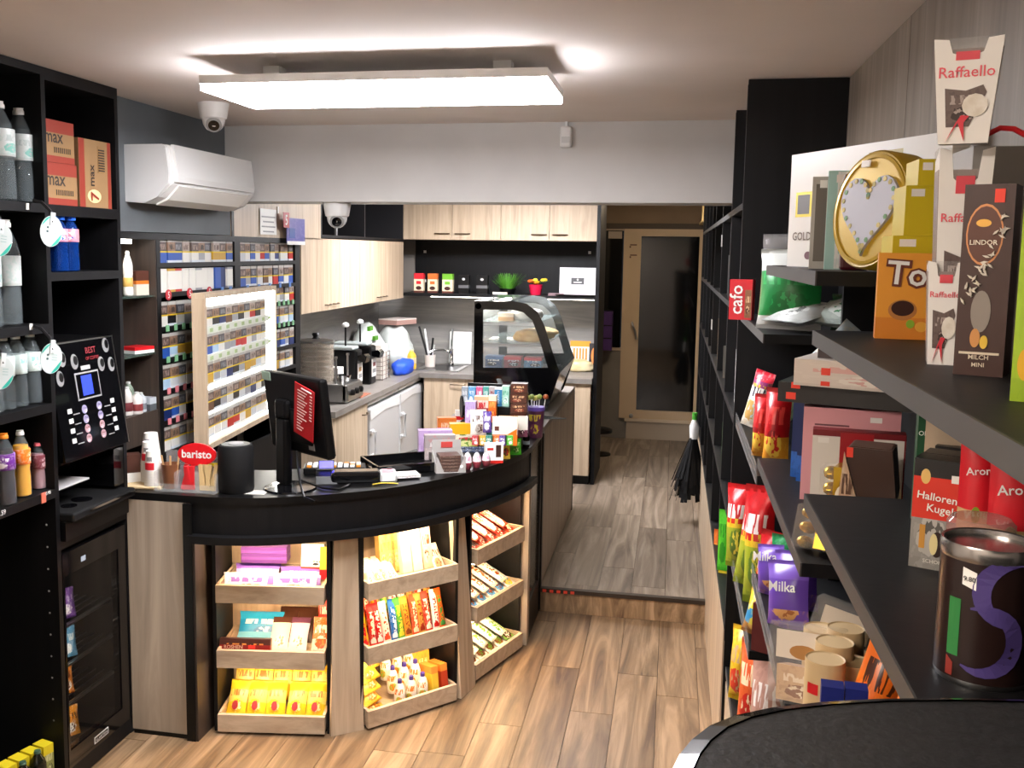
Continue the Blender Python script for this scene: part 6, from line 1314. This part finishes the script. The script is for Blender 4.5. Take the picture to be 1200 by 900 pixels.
for k, (px, c, nm, d) in enumerate((((949, 970, 207, 315), '#b5aea6', 'silver-grey', .035), ((967, 990, 200, 316), '#a5d0cc', 'pale teal and white', .03), ((986, 1018, 203, 316), '#4d1420', 'dark maroon', .05))):
    l, w, h = onz(*px, Z) if 0 else (None, None, None)
    y = 2.22-.09*k; a, b = at(px[0], 312, 1, y), at(px[1], 312, 1, y); h = at(px[0], px[2], 1, y).z-Z; w = b.x-a.x
    o = pbox('chocolate_box', '%s slim chocolate box standing on the upper shelf' % nm, 'chocolate', ((a.x+b.x)/2, y+d/2, Z), (w*1.02, d, h), -.12, mat(c, .35) if k != 1 else [(1, mat(c, .35))], patches=(((0, h*.5, w*.6, h*.84, mat('#6a6058', .3), 'picture_window'),) if k == 0 else ((w*.22, h*.5, w*.5, h*.98, pr('#e9eeec', '#a5d0cc', None, 5), 'white_panel'),) if k == 1 else ((-w*.1, h*.55, .004, h*.7, mat('#c8304c', .4), 'pink_line'), (w*.15, h*.55, w*.5, h*.5, mat('#5a1a26', .3), 'embossed_ring', 'o')))+(sticker(w*.4, .016, w*.1, h*.92),), bev=.006 if k == 2 else 0)
y = 1.955; c = at(1037, 245, 1, y); r = (at(1037, 178, 1, y).z-Z)/2
t = thing('heart_tin', 'round yellow gift tin with a pale heart on the upper shelf', 'gift tin', (c.x, y, Z+r), 0, rot=(R(-6), 0, -1.12))
MB().lathe([(r*.96, -.03), (r, -.025), (r, .03), (r*.97, .035), (r*.9, .033)], 40).build('tin', mat('#b5951c', .38, .08), t, (0, 0, 0), (R(90), 0, 0), True)
MB().lathe([(r*.93, .030), (r*.93, .036), (r*.87, .037), (r*.86, .034)], 40).build('rim', mat('#bd9b28', .32, .2), t, (0, 0, 0), (R(90), 0, 0), True)
hp = []
for i in range(32):
    a = 2*math.pi*i/32; hp.append((.046*r*16*math.sin(a)**3*1.0, .046*r*(13*math.cos(a)-5*math.cos(2*a)-2*math.cos(3*a)-math.cos(4*a))+.0))
ht = MB().prism(hp, -.0395, -.034, 1).build('heart', mat('#b0b0bd', .45), t)
for i in range(0, 32):
    MB().prism([(hp[i][0]*.9+.005*math.cos(b), hp[i][1]*.9+.005*math.sin(b)) for b in [j*R(60) for j in range(6)]], -.0405, -.039, 1).build('flower_dot', mat(('#a8963a', '#5a8a4a', '#c9b45a')[i % 3], .5), ht)
MB().box(-.012, -.041, .0, .012, -.0385, .012).build('price_sticker', STK, t, (-r*.18, 0, r*.72))
# ---- bay 1 shelf (z 1.862): bags, red biscuit box
Z = ZB1[0]
GRB = [(.18, mat('#c9cbc8', .3)), (.52, pr('#1f7a3c', '#2c9a50', '#186a32', 3)), (.3, mat('#c4c8c4', .3))]
def upbag(label, px, y, z, t_, bands, rz, name='snack_bag', cat='bag', tilt=-4, group=None, **kw):
    a, b = at(px[0], px[3], 1, y), at(px[1], px[3], 1, y); h = at((px[0]+px[1])/2, px[2], 1, y).z-z
    return pillow(name, label, cat, ((a.x+b.x)/2, y, z), ((b.x-a.x)*1.05, t_, h), rz, bands, group, tilt=R(tilt), **kw)
upbag('green and white nut bag on the shelf under the gift boxes', (884, 962, 292, 388), 3.02, Z+.001, .12, GRB, -.5, crimp=.05)
upbag('clear bag of brown crackers behind the green bag', (888, 925, 274, 345), 3.3, Z+.001, .09, [(.7, pr('#a07a5a', '#d9cfc4', '#5a3a24', 5)), (.3, FILM)], -.5)
pillow('snack_bag', 'grey-white snack bag lying on the dark shelf', 'bag', (.30, 2.93, Z+.03), (.16, .06, .2), -.9, pr('#a9adab', '#6a6e6c', '#d0d4d2'), tilt=R(-78))
pillow('snack_bag', 'silver and green snack bag lying in the shelf shadow', 'bag', (.43, 2.89, Z+.03), (.15, .07, .2), -.5, pr('#9aa6a0', '#3a7a50', '#c4ccc8'), tilt=R(-74))
upbag('dark green bag standing behind in the shelf shadow', (975, 1035, 345, 385), 3.0, Z+.001, .08, pr('#1c4a2a', '#2a6a3c', None, 4), -.2)
q = at(871, 360, 1, 3.45); h = at(871, 328, 1, 3.45).z-Z; o = pbox('biscuit_box', 'red biscuit box with white letters leaning over the shelf edge', 'biscuits', (q.x-.005, 3.45, Z+.001), (.075, .05, h), -.25, [(1, mat('#c8202c', .4))], texts=(('cafo', h*.72, -.015, h*.5, WHITE, R(-90)),), patches=((.025, h*.4, .022, h*.7, pr('#8a5a3a', '#d9b48a', '#5a3020', 4), 'biscuit_picture'),))
# ---- bay 1 (z 1.462): candy bag, green box, red bags
Z = ZB1[1]
upbag('white candy bag with red tip standing at the shelf end', (866, 890, 432, 510), 3.66, Z+.001, .06, [(.5, pr('#e4dccb', '#b9c8d0', '#c9a05a', 4)), (.22, pr('#efeae4', '#3a3a44', None, 5)), (.14, pr('#8a2c6a', '#e0b02c', None, 3)), (.14, pr('#d8243c', '#f4d8dc', None, 4))], -.5, tilt=-2, roll=R(14))
q = at(900, 500, 1, 3.4); pbox('tea_box', 'long dark green box leaning diagonally behind the red bags', 'box', (at(893, 505, 1, 3.35).x, 3.40, Z+.002), (.06, .05, .33), -.3, [(.78, pr('#4a5a40', '#6a7a5a', '#3a4632', 4)), (.22, mat('#3c8c5a', .4))], roll=R(38), patches=((0, .3, .02, .03, ORS, 'price_sticker'), (0, .26, .045, .04, mat('#c9d4c8', .4), 'label')))
for k, (px, y) in enumerate((((880, 905, 462, 535), 3.12), ((893, 924, 455, 530), 2.98))):
    upbag('shiny red snack bag beside the blue boxes, %s one' % ('left' if k == 0 else 'right'), px, y, Z+.001, .1, [(.35, pr('#e09a2c', '#c8281e', '#f0c84c', 4)), (.65, pr('#b8141c', '#e84a44', '#8a0c14', 4))], -.4, group='shiny red snack bags')
# ---- bay 2 (z 1.515): gift boxes
Z = ZB2[1]
for k in range(3):
    px = (921+7*k, 945+7*k, 459+4*k, 566+5*k); y = 2.60-.05*k; a, b = at(px[0], 560, 1, y), at(px[1]+20, 560, 1, y); h = at(px[0], px[2], 1, y).z-Z
    pbox('chocolate_box', 'dark blue slim gift box, %s from the left' % ORD[k], 'chocolate', ((a.x+b.x)/2+.01, y, Z), (b.x-a.x, .02, h), -.55, [(.3, pr('#2a6ac0', '#8ac0f0', '#10285c', 3)), (.7, mat('#12275c', .35))], 'dark blue slim gift boxes', patches=(sticker(.022, .014, -(b.x-a.x)*.4, h-.012),))
for k, (px, y, lab, sl) in enumerate((((943, 1056, 478, 600), 2.35, 'pink chocolate gift box behind the red and white box', mat('#d99aa0', .4)), ((955, 1064, 505, 610), 2.22, 'red and white chocolate gift box on the middle shelf', mat('#e2ddd6', .4)))):
    a, b = at(px[0], 520, 1, y), at(px[1], 520, 1, y); h = at(px[0], px[2], 1, y).z-Z; w = b.x-a.x
    if k == 0: o = pbox('chocolate_box', lab, 'gift box', ((a.x+b.x)/2, y+.03, Z), (w, .05, h), -.15, sl, patches=((-w*.2, h*.82, w*.36, .004, mat('#6a3c44', .4), 'script_line'), (w*.22, h*.72, w*.12, h*.09, mat('#2a1a1c', .4), 'dark_emblem', 'o'), sticker(w*.12, .012, w*.25, h*.9)))
    else: o = pbox('chocolate_box', lab, 'gift box', ((a.x+b.x)/2, y+.03, Z), (w, .04, h), -.15, [(.93, sl), (.07, mat('#7a1820', .4))], patches=((-w*.02, h*.5, w*.36, h*.96, mat('#a81c26', .35), 'red_band'), (w*.49, h*.5, .003, h, mat('#7a1820', .4), 'red_edge'), (w*.32, h*.84, w*.12, h*.05, mat('#3a2c2a', .4), 'emblem'), sticker(w*.12, .012, -w*.38, h*.88)))
zs = at(1000, 478, 1, 2.35).z+.004
pbox('chocolate_box', 'black flat gift box with red stickers lying on top of the pink box', 'gift box', (.44, 2.42, zs), (.34, .2, at(940, 447, 1, 2.4).z-zs), -.35, mat('#1c191a', .35), patches=((-.14, .015, .022, .016, ORS, 'price_sticker'), (-.13, .04, .02, .014, ORS, 'price_sticker'))); zs2 = at(940, 447, 1, 2.4).z+.001
o = pbox('chocolate_box', 'cream and blush flat gift box lying on the black one', 'gift box', (.45, 2.36, zs2), (.3, .2, .06), -.4, pr('#e2d6cc', '#e0b0a8', '#efe6dc', 2, .35, .55, .68), patches=((-.08, .035, .02, .016, ORS, 'price_sticker'), (-.08, .008, .02, .01, ORS, 'price_sticker')))
pbox('chocolate_box', 'dark flat gift box on top of the cream one', 'gift box', (.47, 2.38, zs2+.061), (.24, .18, .02), -.4, mat('#3a2c2c', .35), patches=((-.06, .012, .02, .01, ORS, 'price_sticker'),))
pillow('snack_bag', 'pale grey sweet bag leaning behind the flat gift boxes', 'bag', (.36, 2.66, zs2-.01), (.08, .05, .16), -.3, pr('#9aa4a8', '#3a3c40', '#c9b98a', 3), tilt=R(-20), roll=R(40))
# golden ball boxes
GO = mat('#c9a02c', .25, .8)
def goldbox(label, loc, dim, rz, tilt=0., roll=0., nx=2, nz=4):
    w, d, h = dim; t = thing('praline_box', label, 'praline box', loc, group='clear boxes of golden pralines', rot=(tilt, roll, rz))
    MB().box(-w/2, -d/2, 0, w/2, d/2, h).build('clear_box', FILM, t, bev=.006)
    for i in range(nx):
        for k in range(nz): MB().ball((-w/2+(i+.5)*w/nx, 0, (k+.5)*h/nz), w/nx*.42, d*.4, h/nz*.42, 10).build('golden_praline', GO, t, smooth=True)
    MB().box(-w*.12, -d/2-.001, .004, w*.30, d/2+.001, h+.001).build('gold_band', mat('#b8962c', .2, .7), t); MB().prism([(w*.09+w*.17*math.cos(i*R(20)), h*.45+h*.28*math.sin(i*R(20))) for i in range(18)], -d/2-.003, -d/2-.0012, 1).build('oval_label', mat('#efe6d2', .5), t)
    for k in range(2): text(t, ('FERRERO', 'ROCHER')[k], w*.26, (w*.09, -d/2-.0036, h*(.52-.12*k)), FR, mat('#5a3a1c', .5))
    return t
p = at(950, 640, 2, Z); 
goldbox('clear box of golden pralines lying at the shelf corner', (.30, 1.935, Z+.001), (.12, .055, .085), -.5, tilt=R(-20), roll=R(0), nx=3, nz=3)
goldbox('clear box of golden pralines standing against the red and white box', (at(985, 560, 1, 2.12).x, 2.12, Z), (.075, .05, .135), -.35)
y = 2.02; a, b = at(990, 580, 1, y), at(1054, 580, 1, y); w = b.x-a.x; h = at(1010, 524, 1, y).z-Z
t = thing('praline_carton', 'brown faceted praline carton shaped like a wrapped chocolate', 'praline box', ((a.x+b.x)/2, y+.02, Z), -.3)
BR = mat('#3d241a', .35); BR2 = mat('#4d2f22', .35)
fb = MB(); c8 = [(-w*.36, 0), (w*.36, 0), (w*.5, h*.55), (w*.40, h), (-w*.40, h), (-w*.5, h*.55)]
fb.prism(c8, -.04, .045, 1); fb.build('body', BR, t); MB().prism([(-w*.40, h*.999), (w*.40, h*.999), (w*.36, h*1.01), (-w*.36, h*1.01)], -.035, .04, 1).build('lid', BR2, t)
MB().prism([(-w*.36, 0), (-w*.52, h*.5), (-w*.46, h*.95), (-w*.2, h*.5)], -.046, -.0402, 1).build('side_print', pr('#c9a88a', '#5a3a28', '#e6dcd0', 4), t); MB().prism([(-w*.1, 0), (w*.05, h*.12), (-w*.2, h*.12)], -.046, -.0402, 1).build('white_print', WHITE, t); MB().prism([(w*.2, 0), (w*.36, 0), (w*.3, h*.3)], -.046, -.0402, 1).build('white_print', mat('#b9c0b4', .4), t)
MB().box(-w*.42, -.042, h*.9, -w*.3, -.0405, h*1.0).build('price_sticker', ORS, t)
# ---- bay 3 lower shelf (z 1.647)
Z = ZB3[1]
l, w, h = onz(1066, 1122, 542, 668, Z); d = .045
o = pbox('praline_box', 'red, black and silver praline box with white script lettering', 'praline box', l+Vector((.01, .02, 0)), (w*1.1, d, h*1.02), -.42, [(.46, pr('#8f8b86', '#5a5652', '#b4b0aa', 3)), (.38, mat('#d8301c', .35)), (.16, mat('#141213', .35))], texts=(('Halloren', w*.82, -.002, h*.68, mat('#f4efe6', .4), R(4)), ('Kugeln', w*.66, w*.1, h*.56, mat('#f4efe6', .4), R(4)), ('SCHOKO', w*.5, -.0, h*.08, mat('#d9d4cc', .4))), patches=((-w*.3, h*.86, w*.2, h*.14, mat('#e0b86a', .4), 'crest', 'o'), (w*.34, h*.86, w*.22, h*.07, STK, 'price_sticker'), (-w*.3, h*.3, w*.12, h*.22, mat('#c9903c', .3), 'glass_picture'), (w*.02, h*.24, w*.28, h*.24, mat('#2a1610', .35), 'praline_picture', 'o'), (-w*.05, h*.24, w*.17, h*.2, mat('#e4d49a', .4), 'cream_picture', 'o'), (w*.32, h*.24, w*.24, h*.22, mat('#1c100c', .35), 'praline_picture', 'o')))
for k in range(2): pbox('praline_box', 'black topped praline box behind the red one, %s' % ('nearer' if k == 0 else 'farther'), 'praline box', l+Vector((.035+.03*k, .08+.06*k, 0)), (w*1.1, d, h*1.0), -.42, [(.84, mat('#c22c1c', .35)), (.16, mat('#1c1a1a', .35))], 'black topped praline boxes')
y = 1.72; a, b = at(1075, 500, 1, y), at(1115, 500, 1, y); h = at(1080, 462, 1, y).z-Z; w = b.x-a.x
pbox('nut_box', 'dark green box with white letters behind the red praline box', 'box', ((a.x+b.x)/2, y, Z), (w, .02, h), -.05, mat('#164a2c', .4), texts=(('ORZECHY', w*.96, .0, h*.70, WHITE),))
pbox('chocolate_box', 'cream box with red stickers behind the nut packs', 'box', (at(1122, 520, 1, 1.66).x, 1.66, Z), (.07, .03, .24), -.1, mat('#b9ad98', .4), patches=((.012, .19, .022, .02, ORS, 'price_sticker'),))
pbox('chocolate_box', 'tan box with a red sticker beside the green box', 'box', (at(1107, 560, 1, 1.60).x, 1.60, Z), (.06, .03, .19), -.3, mat('#b5a28a', .4), patches=((-.004, .13, .022, .022, ORS, 'price_sticker'),))
for k, (px, y, lab) in enumerate((((1128, 1178, 480, 610), 1.27, 'red nut bag with green foot and a price sticker, left one'), ((1164, 1230, 500, 625), 1.2, 'red nut bag with green foot at the picture edge'))):
    a, b = at(px[0], px[3], 1, y), at(px[1], px[3], 1, y); w = b.x-a.x; h = at(px[0], px[2], 1, y).z-Z
    pillow('nut_bag', lab, 'nut bag', ((a.x+b.x)/2, y+.03, Z), (w, .04, h), -.1, [(.1, mat('#c8202c', .4)), (.16, mat('#1f7a34', .4)), (.24, pr('#c9a878', '#8a5a34', '#8ab02c', 3)), (.5, mat('#c81c28', .35))], 'red nut bags', texts=(('Aroma', w*.8, -w*.0, h*.70, WHITE, R(-6)),), patches=((w*.1, h*.86, w*.55, h*.11, STK, 'price_sticker'), (w*.05, h*.42, w*.5, h*.1, mat('#d9b48a', .4), 'nut_picture', 'o'), (-w*.1, h*.48, w*.22, h*.08, mat('#7a9a2c', .4), 'nut_picture', 'o'))+(((w*.34, h*.5, w*.3, h*.22, mat('#3c8c6a', .4), 'side_label'),) if k else ()))
p = at(1145, 620, 2, Z); lathed('clear_tub', 'clear plastic tub with a wide lid behind the round tin', 'tub', (at(1148, 640, 1, 1.16).x, 1.16, Z), [(.027, 0, 0), (.03, .12, 0), (.035, .122, 0), (.035, .142, 0), (.03, .148, 0)], [glass_mat('tub_plastic', '#b07a74', .5, .1)], n=28)
l, w, h = onz(1107, 1222, 640, 812, Z); r = w/2
t = thing('coffee_tin', 'round dark brown tin with violet swirls and silver lid', 'tin', l+Vector((0, r, 0)), -.4)
TN = mat('#241614', .3); h = .145
MB().lathe([(r*.97, 0, 1), (r, .003, 1), (r, .006, 0), (r, h-.016, 0)], 44).build('tin_body', [TN, STEEL], t, smooth=True)
MB().lathe([(r*1.0, h-.016), (r*1.025, h-.013), (r*1.025, h-.003), (r*1.0, h), (r*.95, h-.001), (r*.94, h-.006), (r*.3, h-.005)], 44).build('lid', mat('#a9a5a2', .22, .9), t, smooth=True)
def wrap(nm, pts, m, rr=None):                # a patch wrapped around the tin: (angle deg, z)
    rr = rr or r+.0008; n = 7; b = MB()
    for (a0, z0, z1), (a1, y0_, y1_) in zip(pts[:-1], pts[1:]):
        b.quad([(rr*math.cos(R(a0)), rr*math.sin(R(a0)), z0), (rr*math.cos(R(a1)), rr*math.sin(R(a1)), y0_), (rr*math.cos(R(a1)), rr*math.sin(R(a1)), y1_), (rr*math.cos(R(a0)), rr*math.sin(R(a0)), z1)])
    b.build(nm, m, t)
VI = mat('#4d3f7a', .4)
def swirl(a_c, z_c, R1, R2, th0, th1):
    b = MB(); rr = r+.0009; n = 16
    def P_(rad, th): a = R(a_c+math.degrees(rad*math.cos(th)/r)); return (rr*math.cos(a), rr*math.sin(a), z_c+rad*math.sin(th))
    for i in range(n):
        f0, f1 = i/n, (i+1)/n; t0, t1 = th0+(th1-th0)*f0, th0+(th1-th0)*f1; w0, w1 = math.sin(math.pi*f0)*(R2-R1)+.002, math.sin(math.pi*f1)*(R2-R1)+.002
        b.quad([P_(R1, t0), P_(R1+w0, t0), P_(R1+w1, t1), P_(R1, t1)])
    b.build('violet_swirl', VI, t)
swirl(-95, .052, .030, .046, -1.9, 1.7); swirl(-40, .10, .03, .045, 1.4, 4.6)
wrap('green_label', [(-128, .03, .09), (-120, .03, .09), (-112, .03, .09)], mat('#2c7a3c', .4)); wrap('red_label', [(-128, .008, .028), (-118, .008, .022)], mat('#8a3028', .4)); wrap('price_sticker', [(-112, .106, .124), (-103, .104, .122), (-95, .102, .12)], STK)
text(t, '9.80', .018, (0, 0, 0), FR, PCT).matrix_local = Matrix.Rotation(R(-103+90), 4, 'Z') @ Matrix.Translation((0, -r-.002, .113)) @ Matrix.Rotation(R(90), 4, 'X') @ Matrix.Scale(.007, 4)
# ---- lower bay 1 (z .95): snack bags; (z .5)
Z = ZB1[2]
CB = [(.45, pr('#9aa82c', '#e0d24c', '#5a7a2c', 3)), (.2, pr('#e0b82c', '#c8281e', '#8aa02c', 4)), (.35, pr('#c0141c', '#e8dcd8', '#8a0c14', 3, .3, .56, .64))]
for k, (px, y) in enumerate((((846, 876, 568, 740), 3.62), ((855, 892, 578, 745), 3.42), ((868, 905, 570, 730), 3.24), ((874, 912, 622, 760), 3.04))):
    upbag('red topped yellow-green crisp bag in the lower rack, %s from the far end' % ORD[k], px, y, Z+.001, .1, CB, -.5, group='red topped crisp bags', tilt=-3, roll=R(7*((k % 2)-.3)))
upbag('yellow and blue crisp bag low in the rack', (866, 900, 690, 772), 2.96, Z+.001, .08, [(.3, pr('#b8803c', '#7a4a24', '#e0b86a', 4)), (.3, pr('#2c8cc0', '#e0d24c', None, 3)), (.4, pr('#e8d02c', '#f4e88a', '#c8281e', 3))], -.5, roll=R(10))
pbox('chocolate_box', 'dark red box lying at the lip of the lower rack', 'box', (.30, 2.88, Z+.001), (.05, .1, .14), -.5, mat('#5a1a1c', .4))
Z = ZB1[3]
for k, (px, y, c) in enumerate((((852, 880, 735, 830), 3.5, ('#e8c42c', '#c9a878', '#d8402a')), ((862, 900, 752, 830), 3.25, ('#e0602c', '#f0d8b0', '#c8281e')), ((875, 920, 770, 840), 3.05, ('#b5897a', '#e6dcd6', '#8a5a4c')))):
    upbag('%s snack bag on the lowest visible shelf' % ('yellow', 'orange-red', 'tan and white')[k], px, y, Z+.001, .1, pr(*c, 3), -.5)
# ---- lower bay 2 (z 1.18)
Z = ZB2[2]
MP = [(.3, pr(PUR, '#b06a3c', '#e0a86a', 3)), (.45, mat('#6a48b0', .3)), (.25, mat('#7d5ac4', .3))]
for k, (px, y) in enumerate((((884, 918, 640, 735), 2.66), ((896, 950, 660, 745), 2.42), ((905, 960, 648, 720), 2.56))):
    upbag('lilac biscuit pack in the lower rack, %s' % ('leftmost', 'front one', 'rear one')[k], px, y, Z+.001, .06, MP, -.6, name='biscuit_pack', cat='biscuits', group='lilac biscuit packs in the rack', tilt=-14, roll=R(-10), texts=(('Milka', .07, 0, .10, WHITE),))
upbag('blue and green candy bag behind the lilac biscuit packs', (900, 935, 628, 680), 2.72, Z+.001, .05, [(.5, mat('#1f8ac8', .35)), (.5, pr('#1c8a4c', '#6ac88a', None, 4))], -.5)
CK = pr('#c9a57c', '#e6d2b4', '#8a5a3a', 4)
for k, (x, y, rz, roll, lab) in enumerate(((.36, 2.16, -.3, 12, 'clear biscuit box leaning behind the cardboard tubes'), (.29, 2.0, -.6, -8, 'clear biscuit box with a white label before the cardboard tubes'))):
    t = thing('biscuit_box', lab, 'biscuits', (x, y, Z+.001), group='clear plastic biscuit boxes', rot=(R(-14), R(roll), rz))
    MB().box(-.07, -.035, 0, .07, .035, .16).build('clear_box', FILM, t, bev=.006); MB().box(-.055, -.022, .005, .055, .022, .075).build('biscuits', CK, t); MB().box(-.05, -.037, .09, .05, -.0352, .145).build('paper_label', mat('#d9cdbd', .5), t); MB().prism([(.01+.03*math.cos(i*R(24)), .105+.014*math.sin(i*R(24))) for i in range(15)], -.0385, -.0368, 1).build('biscuit_picture', mat('#a8763c', .5), t)
TUB = mat('#c8ac80', .6)
for k, (px, py, lab) in enumerate(((968, 790, 'front'), (978, 762, 'middle'), (962, 745, 'rear left'), (990, 742, 'rear right'), (1000, 765, 'right'))):
    y = (1.86, 1.95, 2.06, 2.04, 1.93)[k]; c = at(px, py, 1, y); r = .036; zt = at(px, (640+0, 0, 0, 0, 0)[0], 1, y).z
    h = at(px, (772, 752, 736, 736, 775)[k], 1, y).z-Z
    o = lathed('cardboard_tube', 'tan cardboard biscuit tube, %s one' % lab, 'tube', (at(px, 760, 1, y).x, y, Z+.001), [(r, 0), (r, h-.004), (r*.97, h), (r*.9, h-.002)], [TUB], 'tan cardboard tubes', 24)
    for i, (a0, a1, z0, z1, mm, nm) in enumerate(((-150, -115, h*.62, h*.75, RED, 'red_mark'), (-80, -55, h*.2, h*.6, mat('#4a3424', .5), 'brown_mark'))):
        b = MB(); n = 5
        for j in range(n):
            p0, p1 = R(a0+(a1-a0)*j/n), R(a0+(a1-a0)*(j+1)/n); rr = r+.0006
            b.quad([(rr*math.cos(p0), rr*math.sin(p0), z0), (rr*math.cos(p1), rr*math.sin(p1), z0), (rr*math.cos(p1), rr*math.sin(p1), z1), (rr*math.cos(p0), rr*math.sin(p0), z1)])
        b.build(nm, mm, o)
Z = ZB3[2]
OB = [(.25, pr('#f0e8dc', '#e06a1c', '#1c2a7a', 2)), (.75, pr('#e8701c', '#4a2414', '#f0a04c', 2.5, .3, .52, .62))]
for k, (px, y) in enumerate((((975, 1030, 735, 830), 1.80), ((1010, 1062, 775, 850), 1.62))): upbag('orange chocolate candy bag under the near shelf, %s one' % ('larger' if k == 0 else 'nearer'), px, y, Z+.001, .07, OB, -.35, name='candy_bag', cat='candy bag', tilt=-12, roll=R(14))
for k in range(2): pbox('chocolate_box', 'deep blue small box at the rim of the black cooler, %s one' % ('left' if k == 0 else 'right'), 'box', (at(975+28*k, 812, 1, 1.60).x, 1.60+.0*k, Z+.001), (.034, .03, at(975, 802, 1, 1.60).z-Z), -.1, mat('#1a2470', .4), 'deep blue small boxes')
# ================================================================ black cooler at the bottom right, close to the viewer
ZT = 1.745
def cp(px, py): q = at(px, py, 2, ZT); return (q.x, q.y)
edge = [cp(786, 905), cp(789, 893), cp(797, 877), cp(811, 860), cp(832, 844), cp(862, 832), cp(905, 823), cp(960, 817), cp(1030, 813), cp(1110, 812), cp(1200, 814)]
edge = [(edge[0][0]-.001, .30)]+edge+[(.50, .815), (.56, .79), (.585, .74), (.585, .30)]
t = thing('drinks_cooler', 'round-cornered black drinks cooler top close to the viewer', 'cooler', (.3, .55, 0)); sh = lambda ps, k=1.: [((x-.3)*k, (y-.55)*k) for x, y in ps]
MB().prism(sh(edge, .985), .0, ZT-.05).build('body', BLKM, t, smooth=True)
o = MB(); n = len(edge); e0 = sh(edge); e1 = sh(edge, .955)
o.prism(e0, ZT-.05, ZT-.004); 
for i in range(n):
    j = (i+1) % n; o.quad([(*e0[i], ZT-.004), (*e0[j], ZT-.004), (*e1[j], ZT), (*e1[i], ZT)])
o.build('rim', BLKG, t, smooth=True)
MB().prism(sh(edge, .952), ZT-.004, ZT-.001).build('top_plate', noisy('carbon_top', '#161617', '#242425', 140, .5, .3), t)
